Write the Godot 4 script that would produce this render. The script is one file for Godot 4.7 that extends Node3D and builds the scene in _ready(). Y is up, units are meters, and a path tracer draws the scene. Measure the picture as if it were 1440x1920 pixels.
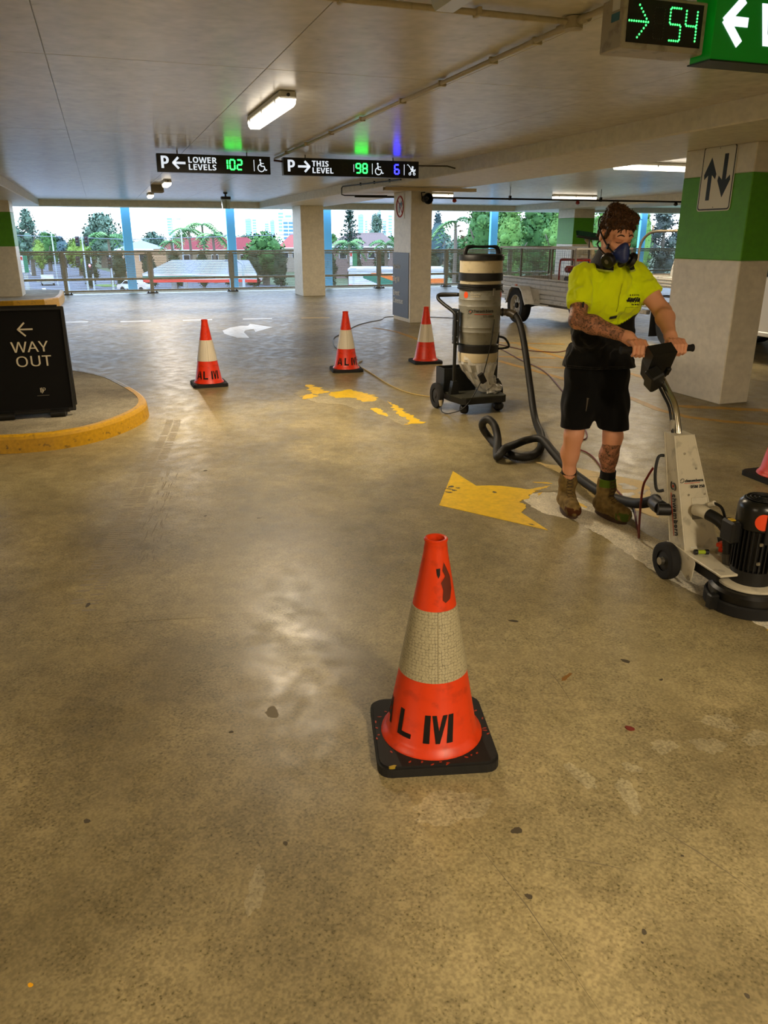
extends Node3D
# A car park deck: y up, metres. The building's grid is turned by YAW: a runs away from the camera along the beams, b to the right across them.

const YAW := 0.33685          # 19.3 degrees
const SLAB := 2.59            # underside of the slab
const BEAM := 2.42            # underside of the band beams
const STREET := -5.2          # street level below the deck

var mats := {}
var taken := {}
var tex := {}
var rng := RandomNumberGenerator.new()
var WARM := Color(1.0, 0.915, 0.785)


func _ready() -> void:
	# ---- camera ----
	var cam := Camera3D.new()
	cam.name = "camera"
	cam.fov = 67.30
	cam.near = 0.05
	cam.far = 2000.0
	cam.position = Vector3(0, 1.60, 0)
	cam.rotation = Vector3(-0.34340, 0, 0)
	add_child(cam)
	cam.current = true
	# ---- sky: bright overcast, no sun ----
	var env := Environment.new()
	env.background_mode = Environment.BG_SKY
	var sm := ProceduralSkyMaterial.new()
	sm.sky_top_color = Color(0.70, 0.83, 1.0)
	sm.sky_horizon_color = Color(0.90, 0.95, 1.0)
	sm.ground_horizon_color = Color(0.60, 0.60, 0.58)
	sm.ground_bottom_color = Color(0.35, 0.34, 0.32)
	sm.sky_energy_multiplier = 2.0
	sm.ground_energy_multiplier = 1.0
	var sky := Sky.new()
	sky.sky_material = sm
	env.sky = sky
	env.tonemap_mode = Environment.TONE_MAPPER_LINEAR
	env.tonemap_exposure = 1.2
	env.sdfgi_enabled = true
	env.ssao_enabled = true
	env.ssil_enabled = true
	var we := WorldEnvironment.new()
	we.name = "environment"
	we.environment = env
	add_child(we)
	rng.seed = 7
	make_textures()
	# ---- the building, then what stands in it, then the street ----
	build_floor()
	build_ceiling()
	build_columns()
	build_walls()
	build_lights()
	build_islands()
	build_railing()
	build_markings()
	build_signs()
	build_pipes()
	build_cones()
	build_vacuum()
	build_grinder()
	build_person()
	build_cords()
	build_trailer()
	build_ute()
	build_street()


# ---------------------------------------------------------------- helpers
const NTH := ["first", "second", "third", "fourth", "fifth", "sixth", "seventh", "eighth", "ninth", "tenth", "eleventh", "twelfth", "thirteenth", "fourteenth", "fifteenth", "sixteenth", "seventeenth", "eighteenth", "nineteenth", "twentieth", "twenty-first", "twenty-second"]


func W(a: float, b: float, y := 0.0) -> Vector3:
	return Vector3(-sin(YAW) * a + cos(YAW) * b, y, -cos(YAW) * a - sin(YAW) * b)


func numbered(called: String) -> String:
	var k: int = taken.get(called, 0)
	taken[called] = k + 1
	return called if k == 0 else "%s_%03d" % [called, k]


func tag(o: Node3D, label: String, category: String, group := "", kind := "") -> void:
	if label:
		o.set_meta("label", label)
	if category:
		o.set_meta("category", category)
	if group:
		o.set_meta("group", group)
	if kind:
		o.set_meta("kind", kind)


func thing(called: String, label: String, category: String, at := Vector3.ZERO, turn := 0.0, group := "", kind := "") -> Node3D:
	var o := Node3D.new()
	o.name = numbered(called)
	add_child(o)
	o.position = at
	o.rotation.y = turn
	tag(o, label, category, group, kind)
	return o


func part(called: String, m: Mesh, material: Material, parent: Node = null, kind := "") -> MeshInstance3D:
	var o := MeshInstance3D.new()
	o.name = called if parent else numbered(called)
	o.mesh = m
	o.material_override = material
	o.cast_shadow = GeometryInstance3D.SHADOW_CASTING_SETTING_ON
	(parent if parent else self).add_child(o, true)
	if kind:
		o.set_meta("kind", kind)
	return o


func copy(o: Node3D, called: String, label: String, at: Vector3, turn: float) -> Node3D:
	var c: Node3D = o.duplicate()
	c.name = numbered(called)
	add_child(c)
	c.position = at
	c.rotation.y = turn
	c.set_meta("label", label)
	return c


func mat(c: Color, rough := 0.7, metal := 0.0, spec := 0.5) -> StandardMaterial3D:
	var key := "%s|%.3f|%.3f|%.3f" % [c.to_html(), rough, metal, spec]
	if not mats.has(key):
		var m := StandardMaterial3D.new()
		m.albedo_color = c
		m.roughness = rough
		m.metallic = metal
		m.metallic_specular = spec
		mats[key] = m
	return mats[key]


func glow(c: Color, energy: float, base := Color(0.9, 0.9, 0.9)) -> StandardMaterial3D:
	var key := "glow%s|%.3f" % [c.to_html(), energy]
	if not mats.has(key):
		var m := StandardMaterial3D.new()
		m.albedo_color = base
		m.roughness = 0.4
		m.emission_enabled = true
		m.emission = c
		m.emission_energy_multiplier = energy
		mats[key] = m
	return mats[key]


func painted(called: String, c: Color, rough: float, albedo: Texture2D, tile: float, coarse: Texture2D = null, coarse_tile := 4.0, rough_map: Texture2D = null, bump: Texture2D = null, bump_cm := 0.2, world := true) -> StandardMaterial3D:
	if mats.has(called):
		return mats[called]
	var m := StandardMaterial3D.new()
	m.albedo_color = c
	m.roughness = rough
	m.albedo_texture = albedo
	m.uv1_triplanar = true
	m.uv1_world_triplanar = world
	m.uv1_scale = Vector3.ONE / tile
	if rough_map:
		m.roughness_texture = rough_map
		m.roughness_texture_channel = BaseMaterial3D.TEXTURE_CHANNEL_RED
	if bump:
		m.heightmap_enabled = true
		m.heightmap_texture = bump
		m.heightmap_scale = bump_cm
	if coarse:
		m.detail_enabled = true
		m.detail_albedo = coarse
		m.detail_blend_mode = BaseMaterial3D.BLEND_MODE_MUL
		m.detail_uv_layer = BaseMaterial3D.DETAIL_UV_2
		m.uv2_triplanar = true
		m.uv2_world_triplanar = world
		m.uv2_scale = Vector3.ONE / coarse_tile
	mats[called] = m
	return m


func vertex_mat(rough := 0.6, spec := 0.5, sheen := 0.0) -> StandardMaterial3D:
	var key := "vertex%.2f|%.2f|%.2f" % [rough, spec, sheen]
	if not mats.has(key):
		var m := StandardMaterial3D.new()
		m.albedo_color = Color.WHITE
		m.vertex_color_use_as_albedo = true
		m.roughness = rough
		m.metallic_specular = spec
		if sheen > 0.0:
			m.rim_enabled = true
			m.rim = sheen
			m.rim_tint = 0.6
		mats[key] = m
	return mats[key]


func noise(seed_: int, freq: float, kind := FastNoiseLite.TYPE_SIMPLEX_SMOOTH, octaves := 4) -> FastNoiseLite:
	var n := FastNoiseLite.new()
	n.seed = seed_
	n.noise_type = kind
	n.frequency = freq
	n.fractal_octaves = octaves
	return n


func grey(n: FastNoiseLite, size: int) -> PackedByteArray:
	var im := n.get_seamless_image(size, size, false, false, 0.12, true)
	im.convert(Image.FORMAT_L8)
	return im.get_data()


func lin(c: Color) -> Color:
	return c.srgb_to_linear()


# ---------------------------------------------------------------- mesh builder
class MB:
	var v := PackedVector3Array()
	var n := PackedVector3Array()
	var uv := PackedVector2Array()
	var col := PackedColorArray()
	var cc := Color.WHITE
	var colored := false
	var xf := Transform3D.IDENTITY

	func tri(a: Vector3, b: Vector3, c: Vector3, na: Vector3, nb: Vector3, nc: Vector3, ua := Vector2.ZERO, ub := Vector2.ZERO, uc := Vector2.ZERO) -> void:
		a = xf * a
		b = xf * b
		c = xf * c
		na = (xf.basis * na).normalized()
		nb = (xf.basis * nb).normalized()
		nc = (xf.basis * nc).normalized()
		if (b - a).cross(c - a).dot(na + nb + nc) > 0.0:
			v.append_array([a, c, b])
			n.append_array([na, nc, nb])
			uv.append_array([ua, uc, ub])
		else:
			v.append_array([a, b, c])
			n.append_array([na, nb, nc])
			uv.append_array([ua, ub, uc])
		col.append_array([cc, cc, cc])

	func quad(a: Vector3, b: Vector3, c: Vector3, d: Vector3, nn := Vector3.ZERO) -> void:
		if nn == Vector3.ZERO:
			nn = -(b - a).cross(c - a)
			if nn.length() < 1e-12:
				nn = -(c - a).cross(d - a)
			nn = nn.normalized()
		tri(a, b, c, nn, nn, nn, Vector2(0, 1), Vector2(1, 1), Vector2(1, 0))
		tri(a, c, d, nn, nn, nn, Vector2(0, 1), Vector2(1, 0), Vector2(0, 0))

	func box(c: Vector3, s: Vector3, bev := 0.0, basis := Basis.IDENTITY) -> MB:
		var h := s * 0.5
		bev = minf(bev, minf(h.x, minf(h.y, h.z)) * 0.95)
		var keep := xf
		xf = xf * Transform3D(basis, c)
		var i := h - Vector3.ONE * bev
		for ax in 3:
			var u := (ax + 1) % 3
			var w := (ax + 2) % 3
			for sg in [-1.0, 1.0]:
				var q := []
				for e in [[-1, -1], [1, -1], [1, 1], [-1, 1]]:
					var p := Vector3.ZERO
					p[ax] = h[ax] * sg
					p[u] = i[u] * e[0]
					p[w] = i[w] * e[1]
					q.append(p)
				var nn := Vector3.ZERO
				nn[ax] = sg
				quad(q[0], q[1], q[2], q[3], nn)
			if bev > 0.0:
				for su in [-1.0, 1.0]:
					for sw in [-1.0, 1.0]:
						var a := Vector3.ZERO
						var b := Vector3.ZERO
						a[u] = h[u] * su
						a[w] = i[w] * sw
						b[u] = i[u] * su
						b[w] = h[w] * sw
						a[ax] = -i[ax]
						b[ax] = -i[ax]
						var a2 := a
						var b2 := b
						a2[ax] = i[ax]
						b2[ax] = i[ax]
						var nn := Vector3.ZERO
						nn[u] = su
						nn[w] = sw
						quad(a, b, b2, a2, nn.normalized())
		if bev > 0.0:
			for sx in [-1.0, 1.0]:
				for sy in [-1.0, 1.0]:
					for sz in [-1.0, 1.0]:
						var nn := Vector3(sx, sy, sz).normalized()
						tri(Vector3(h.x * sx, i.y * sy, i.z * sz), Vector3(i.x * sx, h.y * sy, i.z * sz), Vector3(i.x * sx, i.y * sy, h.z * sz), nn, nn, nn)
		xf = keep
		return self

	func tube(pts: Array, r, sides := 10, caps := true) -> MB:
		var cnt := pts.size()
		var t0: Vector3 = (pts[1] - pts[0]).normalized()
		var up := Vector3.UP if absf(t0.y) < 0.9 else Vector3.RIGHT
		var s := t0.cross(up).normalized()
		var rings := []
		var norms := []
		var along := 0.0
		var lens := []
		for k in cnt:
			var t: Vector3
			if k == 0:
				t = pts[1] - pts[0]
			elif k == cnt - 1:
				t = pts[k] - pts[k - 1]
			else:
				t = (pts[k + 1] - pts[k]).normalized() + (pts[k] - pts[k - 1]).normalized()
			t = t.normalized()
			s = (s - t * s.dot(t)).normalized()
			var w := t.cross(s)
			var rad: float = r[k] if r is Array else r
			var ring := []
			var nr := []
			for j in sides:
				var g := TAU * j / sides
				var d := s * cos(g) + w * sin(g)
				ring.append(pts[k] + d * rad)
				nr.append(d)
			if k > 0:
				along += pts[k].distance_to(pts[k - 1])
			lens.append(along)
			rings.append(ring)
			norms.append(nr)
		for k in cnt - 1:
			for j in sides:
				var j2 := (j + 1) % sides
				var u1 := float(j) / sides
				var u2 := float(j + 1) / sides
				tri(rings[k][j], rings[k][j2], rings[k + 1][j2], norms[k][j], norms[k][j2], norms[k + 1][j2], Vector2(u1, lens[k]), Vector2(u2, lens[k]), Vector2(u2, lens[k + 1]))
				tri(rings[k][j], rings[k + 1][j2], rings[k + 1][j], norms[k][j], norms[k + 1][j2], norms[k + 1][j], Vector2(u1, lens[k]), Vector2(u2, lens[k + 1]), Vector2(u1, lens[k + 1]))
		if caps:
			for e in [0, cnt - 1]:
				var t: Vector3 = (pts[0] - pts[1]).normalized() if e == 0 else (pts[cnt - 1] - pts[cnt - 2]).normalized()
				for j in sides:
					tri(pts[e], rings[e][j], rings[e][(j + 1) % sides], t, t, t)
		return self

	# profile: [radius, height] pairs about the y axis, sharp where it bends over 35 degrees
	func lathe(prof: Array, sides := 24, at := Transform3D.IDENTITY) -> MB:
		var keep := xf
		xf = xf * at
		var segn := []
		for k in prof.size() - 1:
			var dr: float = prof[k + 1][0] - prof[k][0]
			var dy: float = prof[k + 1][1] - prof[k][1]
			segn.append(Vector2(dy, -dr).normalized())
		for k in prof.size() - 1:
			var n0: Vector2 = segn[k]
			var n1: Vector2 = segn[k]
			if k > 0 and segn[k - 1].dot(segn[k]) > 0.82:
				n0 = (segn[k - 1] + segn[k]).normalized()
			if k < segn.size() - 1 and segn[k + 1].dot(segn[k]) > 0.82:
				n1 = (segn[k + 1] + segn[k]).normalized()
			for j in sides:
				var g0 := TAU * j / sides
				var g1 := TAU * (j + 1) / sides
				var d0 := Vector3(cos(g0), 0, sin(g0))
				var d1 := Vector3(cos(g1), 0, sin(g1))
				var y0 := Vector3(0, prof[k][1], 0)
				var y1 := Vector3(0, prof[k + 1][1], 0)
				var r0: float = prof[k][0]
				var r1: float = prof[k + 1][0]
				var N00 := d0 * n0.x + Vector3.UP * n0.y
				var N01 := d1 * n0.x + Vector3.UP * n0.y
				var N10 := d0 * n1.x + Vector3.UP * n1.y
				var N11 := d1 * n1.x + Vector3.UP * n1.y
				var u0 := float(j) / sides
				var u1 := float(j + 1) / sides
				if r0 > 1e-6:
					tri(d0 * r0 + y0, d1 * r0 + y0, d1 * r1 + y1, N00, N01, N11, Vector2(u0, prof[k][1]), Vector2(u1, prof[k][1]), Vector2(u1, prof[k + 1][1]))
				if r1 > 1e-6:
					tri(d0 * r0 + y0, d1 * r1 + y1, d0 * r1 + y1, N00, N11, N10, Vector2(u0, prof[k][1]), Vector2(u1, prof[k + 1][1]), Vector2(u0, prof[k + 1][1]))
		xf = keep
		return self

	# a polygon in x, y pushed from z0 to z1
	func prism(poly: PackedVector2Array, z0: float, z1: float, at := Transform3D.IDENTITY) -> MB:
		var keep := xf
		xf = xf * at
		var ix := Geometry2D.triangulate_polygon(poly)
		for k in range(0, ix.size(), 3):
			var a := poly[ix[k]]
			var b := poly[ix[k + 1]]
			var c := poly[ix[k + 2]]
			for z in [z0, z1]:
				var nn := Vector3(0, 0, 1.0 if (z > (z0 + z1) * 0.5) else -1.0)
				tri(Vector3(a.x, a.y, z), Vector3(b.x, b.y, z), Vector3(c.x, c.y, z), nn, nn, nn, a, b, c)
		var turn := 1.0 if not Geometry2D.is_polygon_clockwise(poly) else -1.0
		for k in poly.size():
			var a := poly[k]
			var b := poly[(k + 1) % poly.size()]
			var nn := Vector3(b.y - a.y, a.x - b.x, 0).normalized() * turn
			quad(Vector3(a.x, a.y, z0), Vector3(b.x, b.y, z0), Vector3(b.x, b.y, z1), Vector3(a.x, a.y, z1), nn)
		xf = keep
		return self

	# a sheet lying on the ground: x, z outline between two heights
	func flat(poly: PackedVector2Array, y0: float, y1: float) -> MB:
		# clipping first: a ragged outline may cross itself. In units of 1/100 because the clipper rounds
		var big := PackedVector2Array()
		for q in poly:
			big.append(q * 1000.0)
		if Geometry2D.is_polygon_clockwise(big):
			big.reverse()
		for piece in Geometry2D.offset_polygon(big, 0.02):
			if Geometry2D.is_polygon_clockwise(piece) or piece.size() < 3:
				continue
			var small := PackedVector2Array()
			for q in piece:
				small.append(q / 1000.0)
			prism(small, -y1, -y0, Transform3D(Basis(Vector3(1, 0, 0), Vector3(0, 0, 1), Vector3(0, -1, 0)), Vector3.ZERO))
		return self

	func ball(c: Vector3, r: Vector3, basis := Basis.IDENTITY, seg := 16, rings := 10) -> MB:
		var keep := xf
		xf = xf * Transform3D(basis, c)
		var P := func(i: int, j: int) -> Vector3:
			var th := PI * i / rings
			var ph := TAU * j / seg
			return Vector3(sin(th) * cos(ph), cos(th), sin(th) * sin(ph))
		for i in rings:
			for j in seg:
				var a: Vector3 = P.call(i, j)
				var b: Vector3 = P.call(i, j + 1)
				var c2: Vector3 = P.call(i + 1, j + 1)
				var d: Vector3 = P.call(i + 1, j)
				if i > 0:
					tri(a * r, b * r, c2 * r, a / r, b / r, c2 / r)
				if i < rings - 1:
					tri(a * r, c2 * r, d * r, a / r, c2 / r, d / r)
		xf = keep
		return self

	func done() -> ArrayMesh:
		var m := ArrayMesh.new()
		var arr := []
		arr.resize(Mesh.ARRAY_MAX)
		arr[Mesh.ARRAY_VERTEX] = v
		arr[Mesh.ARRAY_NORMAL] = n
		arr[Mesh.ARRAY_TEX_UV] = uv
		if colored:
			arr[Mesh.ARRAY_COLOR] = col
		m.add_surface_from_arrays(Mesh.PRIMITIVE_TRIANGLES, arr)
		return m


func bx(c: Vector3, s: Vector3, bev := 0.0, basis := Basis.IDENTITY) -> ArrayMesh:
	return MB.new().box(c, s, bev, basis).done()


func cyl(a: Vector3, b: Vector3, r: float, sides := 12) -> ArrayMesh:
	return MB.new().tube([a, b], r, sides).done()


func smooth_path(pts: Array, steps := 6) -> Array:
	var out := []
	for i in pts.size() - 1:
		var p0: Vector3 = pts[maxi(i - 1, 0)]
		var p1: Vector3 = pts[i]
		var p2: Vector3 = pts[i + 1]
		var p3: Vector3 = pts[mini(i + 2, pts.size() - 1)]
		for k in steps:
			out.append(p1.cubic_interpolate(p2, p0, p3, float(k) / steps))
	out.append(pts[-1])
	return out


# lettering as real, thin meshes: height of the capitals, left edge (align 0), centre (1) at the origin, baseline at y = 0
func text(s: String, cap: float, font_name := "Droid Sans", weight := 400, depth := 0.004, align := 1) -> TextMesh:
	var key := "%s|%f|%s|%d|%f|%d" % [s, cap, font_name, weight, depth, align]
	if not tex.has(key):
		var f := SystemFont.new()
		f.font_names = PackedStringArray([font_name])
		f.font_weight = weight
		var t := TextMesh.new()
		t.text = s
		t.font = f
		t.font_size = 48
		t.pixel_size = cap / (48.0 * 0.714)
		t.depth = depth
		t.curve_step = 1.0
		t.horizontal_alignment = HORIZONTAL_ALIGNMENT_LEFT if align == 0 else HORIZONTAL_ALIGNMENT_CENTER
		t.vertical_alignment = VERTICAL_ALIGNMENT_BOTTOM
		tex[key] = t
	return tex[key]


# a letter part on a plate: pos is where the baseline starts, x scale squeezes the letters
func lettering(called: String, s: String, cap: float, pos: Vector3, material: Material, parent: Node3D, basis := Basis.IDENTITY, squeeze := 1.0, weight := 700, align := 0, depth := 0.004) -> MeshInstance3D:
	var o := part(called, text(s, cap, "Droid Sans", weight, depth, align), material, parent)
	var down := cap * (0.236 / 0.714)    # the descent below the baseline
	o.transform = Transform3D(basis * Basis.from_scale(Vector3(squeeze, 1, 1)), pos - basis.y * down)
	return o


func poly(flat: Array) -> PackedVector2Array:
	var p := PackedVector2Array()
	for k in range(0, flat.size(), 2):
		p.append(Vector2(flat[k], flat[k + 1]))
	return p


# ---------------------------------------------------------------- textures
func make_textures() -> void:
	# concrete: fine mottling with small dark pits
	var size := 1024
	var a := grey(noise(11, 0.012, FastNoiseLite.TYPE_SIMPLEX_SMOOTH, 5), size)
	var b := grey(noise(12, 0.14, FastNoiseLite.TYPE_SIMPLEX_SMOOTH, 2), size)
	var c := grey(noise(13, 0.035, FastNoiseLite.TYPE_PERLIN, 3), size)
	var d := grey(noise(14, 0.3, FastNoiseLite.TYPE_VALUE, 2), size)
	var out := PackedByteArray()
	out.resize(size * size * 3)
	var hgt := PackedByteArray()
	hgt.resize(size * size)
	for k in size * size:
		var f := 0.90 + (a[k] - 128) * 0.00035 + (c[k] - 128) * 0.0004 + (d[k] - 128) * 0.0012 + (b[k] - 128) * 0.0004
		var pit := 0.0
		if b[k] < 72 and a[k] < 140:
			pit = minf(1.0, (72 - b[k]) / 30.0)
		f -= pit * 0.20
		if c[k] > 196:
			f += 0.05
		f = clampf(f, 0.0, 1.0)
		out[k * 3] = int(255.0 * minf(1.0, f * 1.0))
		out[k * 3 + 1] = int(255.0 * f * 0.985)
		out[k * 3 + 2] = int(255.0 * f * (0.945 - pit * 0.08))
		hgt[k] = int(clampf(150.0 + (b[k] - 128) * 0.25 + (d[k] - 128) * 0.12 - pit * 70.0, 0, 255))
	tex.concrete = ImageTexture.create_from_image(Image.create_from_data(size, size, false, Image.FORMAT_RGB8, out))
	tex.concrete_height = ImageTexture.create_from_image(Image.create_from_data(size, size, false, Image.FORMAT_L8, hgt))
	# broad stains: worn lighter and darker patches, stretched along the driving lane
	size = 512
	a = grey(noise(21, 0.006, FastNoiseLite.TYPE_SIMPLEX_SMOOTH, 5), size)
	b = grey(noise(22, 0.02, FastNoiseLite.TYPE_SIMPLEX_SMOOTH, 4), size)
	c = grey(noise(23, 0.05, FastNoiseLite.TYPE_SIMPLEX_SMOOTH, 3), size)
	out = PackedByteArray()
	out.resize(size * size * 3)
	var rg := PackedByteArray()
	rg.resize(size * size)
	for k in size * size:
		var f := 0.90 + (a[k] - 128) * 0.0012 + (b[k] - 128) * 0.0009
		if b[k] > 170 and a[k] > 120:
			f += minf(0.10, (b[k] - 170) * 0.004)
		if c[k] < 60:
			f -= (60 - c[k]) * 0.0016
		f = clampf(f, 0.45, 1.0)
		out[k * 3] = int(255.0 * f)
		out[k * 3 + 1] = int(255.0 * f * (0.99 - (128 - a[k]) * 0.0001))
		out[k * 3 + 2] = int(255.0 * f * (0.97 - (128 - a[k]) * 0.0002))
		rg[k] = int(clampf(160.0 + (b[k] - 128) * 0.30 + (c[k] - 128) * 0.12, 60, 255))
	tex.stains = ImageTexture.create_from_image(Image.create_from_data(size, size, false, Image.FORMAT_RGB8, out))
	tex.rough = ImageTexture.create_from_image(Image.create_from_data(size, size, false, Image.FORMAT_L8, rg))
	# paint on concrete: even, with faint roller and form marks
	out = PackedByteArray()
	out.resize(size * size * 3)
	for k in size * size:
		var f := clampf(0.945 + (b[k] - 128) * 0.00035 + (c[k] - 128) * 0.00035, 0, 1)
		if c[k] < 26:
			f -= 0.05
		out[k * 3] = int(255.0 * f)
		out[k * 3 + 1] = int(255.0 * f * 0.99)
		out[k * 3 + 2] = int(255.0 * f * 0.97)
	tex.paint = ImageTexture.create_from_image(Image.create_from_data(size, size, false, Image.FORMAT_RGB8, out))
	# worn kerb paint: scuffs down to grey concrete
	a = grey(noise(31, 0.018, FastNoiseLite.TYPE_SIMPLEX_SMOOTH, 5), size)
	out = PackedByteArray()
	out.resize(size * size * 3)
	for k in size * size:
		var f := clampf((a[k] - 30) / 26.0, 0.0, 1.0)
		var g := 0.92 + (c[k] - 128) * 0.0008
		out[k * 3] = int(255.0 * minf(1.0, lerpf(0.36, 0.85, f) * g))
		out[k * 3 + 1] = int(255.0 * minf(1.0, lerpf(0.28, 0.645, f) * g))
		out[k * 3 + 2] = int(255.0 * minf(1.0, lerpf(0.16, 0.05, f) * g))
	tex.kerb = ImageTexture.create_from_image(Image.create_from_data(size, size, false, Image.FORMAT_RGB8, out))
	# plastic and rubber that has been about: smears and grime
	a = grey(noise(41, 0.014, FastNoiseLite.TYPE_SIMPLEX_SMOOTH, 5), size)
	b = grey(noise(42, 0.06, FastNoiseLite.TYPE_SIMPLEX_SMOOTH, 3), size)
	out = PackedByteArray()
	out.resize(size * size * 3)
	for k in size * size:
		var f := 0.975 - maxf(0.0, (95 - a[k]) * 0.0022) - maxf(0.0, (60 - b[k]) * 0.0022)
		f = clampf(f, 0.3, 1.0)
		out[k * 3] = int(255.0 * f)
		out[k * 3 + 1] = int(255.0 * f)
		out[k * 3 + 2] = int(255.0 * f)
	tex.grime = ImageTexture.create_from_image(Image.create_from_data(size, size, false, Image.FORMAT_RGB8, out))


func scales() -> Texture2D:
	# grime in the embossed scales of an old reflective collar
	if not tex.has("scales"):
		var n := noise(61, 0.05, FastNoiseLite.TYPE_CELLULAR, 1)
		n.cellular_return_type = FastNoiseLite.RETURN_DISTANCE2_SUB
		n.cellular_jitter = 0.55
		var size := 256
		var a := grey(n, size)
		var b := grey(noise(62, 0.03, FastNoiseLite.TYPE_SIMPLEX_SMOOTH, 4), size)
		var out := PackedByteArray()
		out.resize(size * size * 3)
		for k in size * size:
			var f := 0.95 - 0.42 * clampf((52 - a[k]) / 40.0, 0, 1) * clampf((b[k] - 70) / 70.0, 0, 1) - maxf(0, (80 - b[k])) * 0.002
			out[k * 3] = int(255 * f)
			out[k * 3 + 1] = int(255 * f * 0.99)
			out[k * 3 + 2] = int(255 * f * 0.95)
		tex.scales = ImageTexture.create_from_image(Image.create_from_data(size, size, false, Image.FORMAT_RGB8, out))
	return tex.scales


func m_floor() -> StandardMaterial3D:
	var m := painted("floor_concrete", Color(0.70, 0.655, 0.51), 0.68, tex.concrete, 1.9, tex.stains, 7.3, tex.rough)
	m.metallic_specular = 0.46
	return m


func m_paint() -> StandardMaterial3D:
	var m := painted("white_paint", Color(0.93, 0.91, 0.86), 0.45, tex.paint, 2.1)
	return m


func m_ceiling() -> StandardMaterial3D:
	var m := painted("ceiling_paint", Color(0.86, 0.85, 0.82), 0.27, tex.paint, 2.9)
	m.metallic_specular = 0.5
	return m


func m_green() -> StandardMaterial3D:
	return painted("green_paint", Color(0.36, 0.66, 0.12), 0.5, tex.paint, 1.7)


func m_yellow() -> StandardMaterial3D:
	return painted("yellow_kerb_paint", Color(1, 1, 1), 0.5, tex.kerb, 0.9)


func m_dirty(c: Color, rough := 0.6, tile := 0.5) -> StandardMaterial3D:
	return painted("grimy" + c.to_html() + "%.2f|%.2f" % [rough, tile], c, rough, tex.grime, tile, null, 1.0, null, null, 0.1, false)


# ---------------------------------------------------------------- floor, ceiling, columns, walls
const A_NEAR := -9.0
const A_EDGE := 25.55
const B_LEFT := -12.0
const B_RIGHT := 24.0


func grid_box(a0: float, a1: float, b0: float, b1: float, y0: float, y1: float, bev := 0.0) -> ArrayMesh:
	# a box laid out on the building's grid, in the axes of a node turned by YAW at the origin
	return bx(Vector3((b0 + b1) * 0.5, (y0 + y1) * 0.5, -(a0 + a1) * 0.5), Vector3(b1 - b0, y1 - y0, a1 - a0), bev)


func on_grid(called: String, m: Mesh, material: Material, parent: Node3D = null, kind := "structure") -> MeshInstance3D:
	var o := part(called, m, material, parent, kind if parent == null else "")
	if parent == null:
		o.rotation.y = YAW
	return o


func blob(cx: float, cz: float, rx: float, rz: float, turn: float, ragged: float, seed_: int, count := 22) -> PackedVector2Array:
	var r := RandomNumberGenerator.new()
	r.seed = seed_
	var ph := [r.randf() * TAU, r.randf() * TAU, r.randf() * TAU]
	var p := PackedVector2Array()
	for k in count:
		var g := TAU * k / count
		var f := 1.0 + ragged * (0.5 * sin(2 * g + ph[0]) + 0.35 * sin(3 * g + ph[1]) + 0.3 * sin(7 * g + ph[2]) + 0.35 * (r.randf() - 0.5))
		var q := Vector2(cos(g) * rx * f, sin(g) * rz * f).rotated(turn)
		p.append(Vector2(cx + q.x, cz + q.y))
	return p


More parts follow.
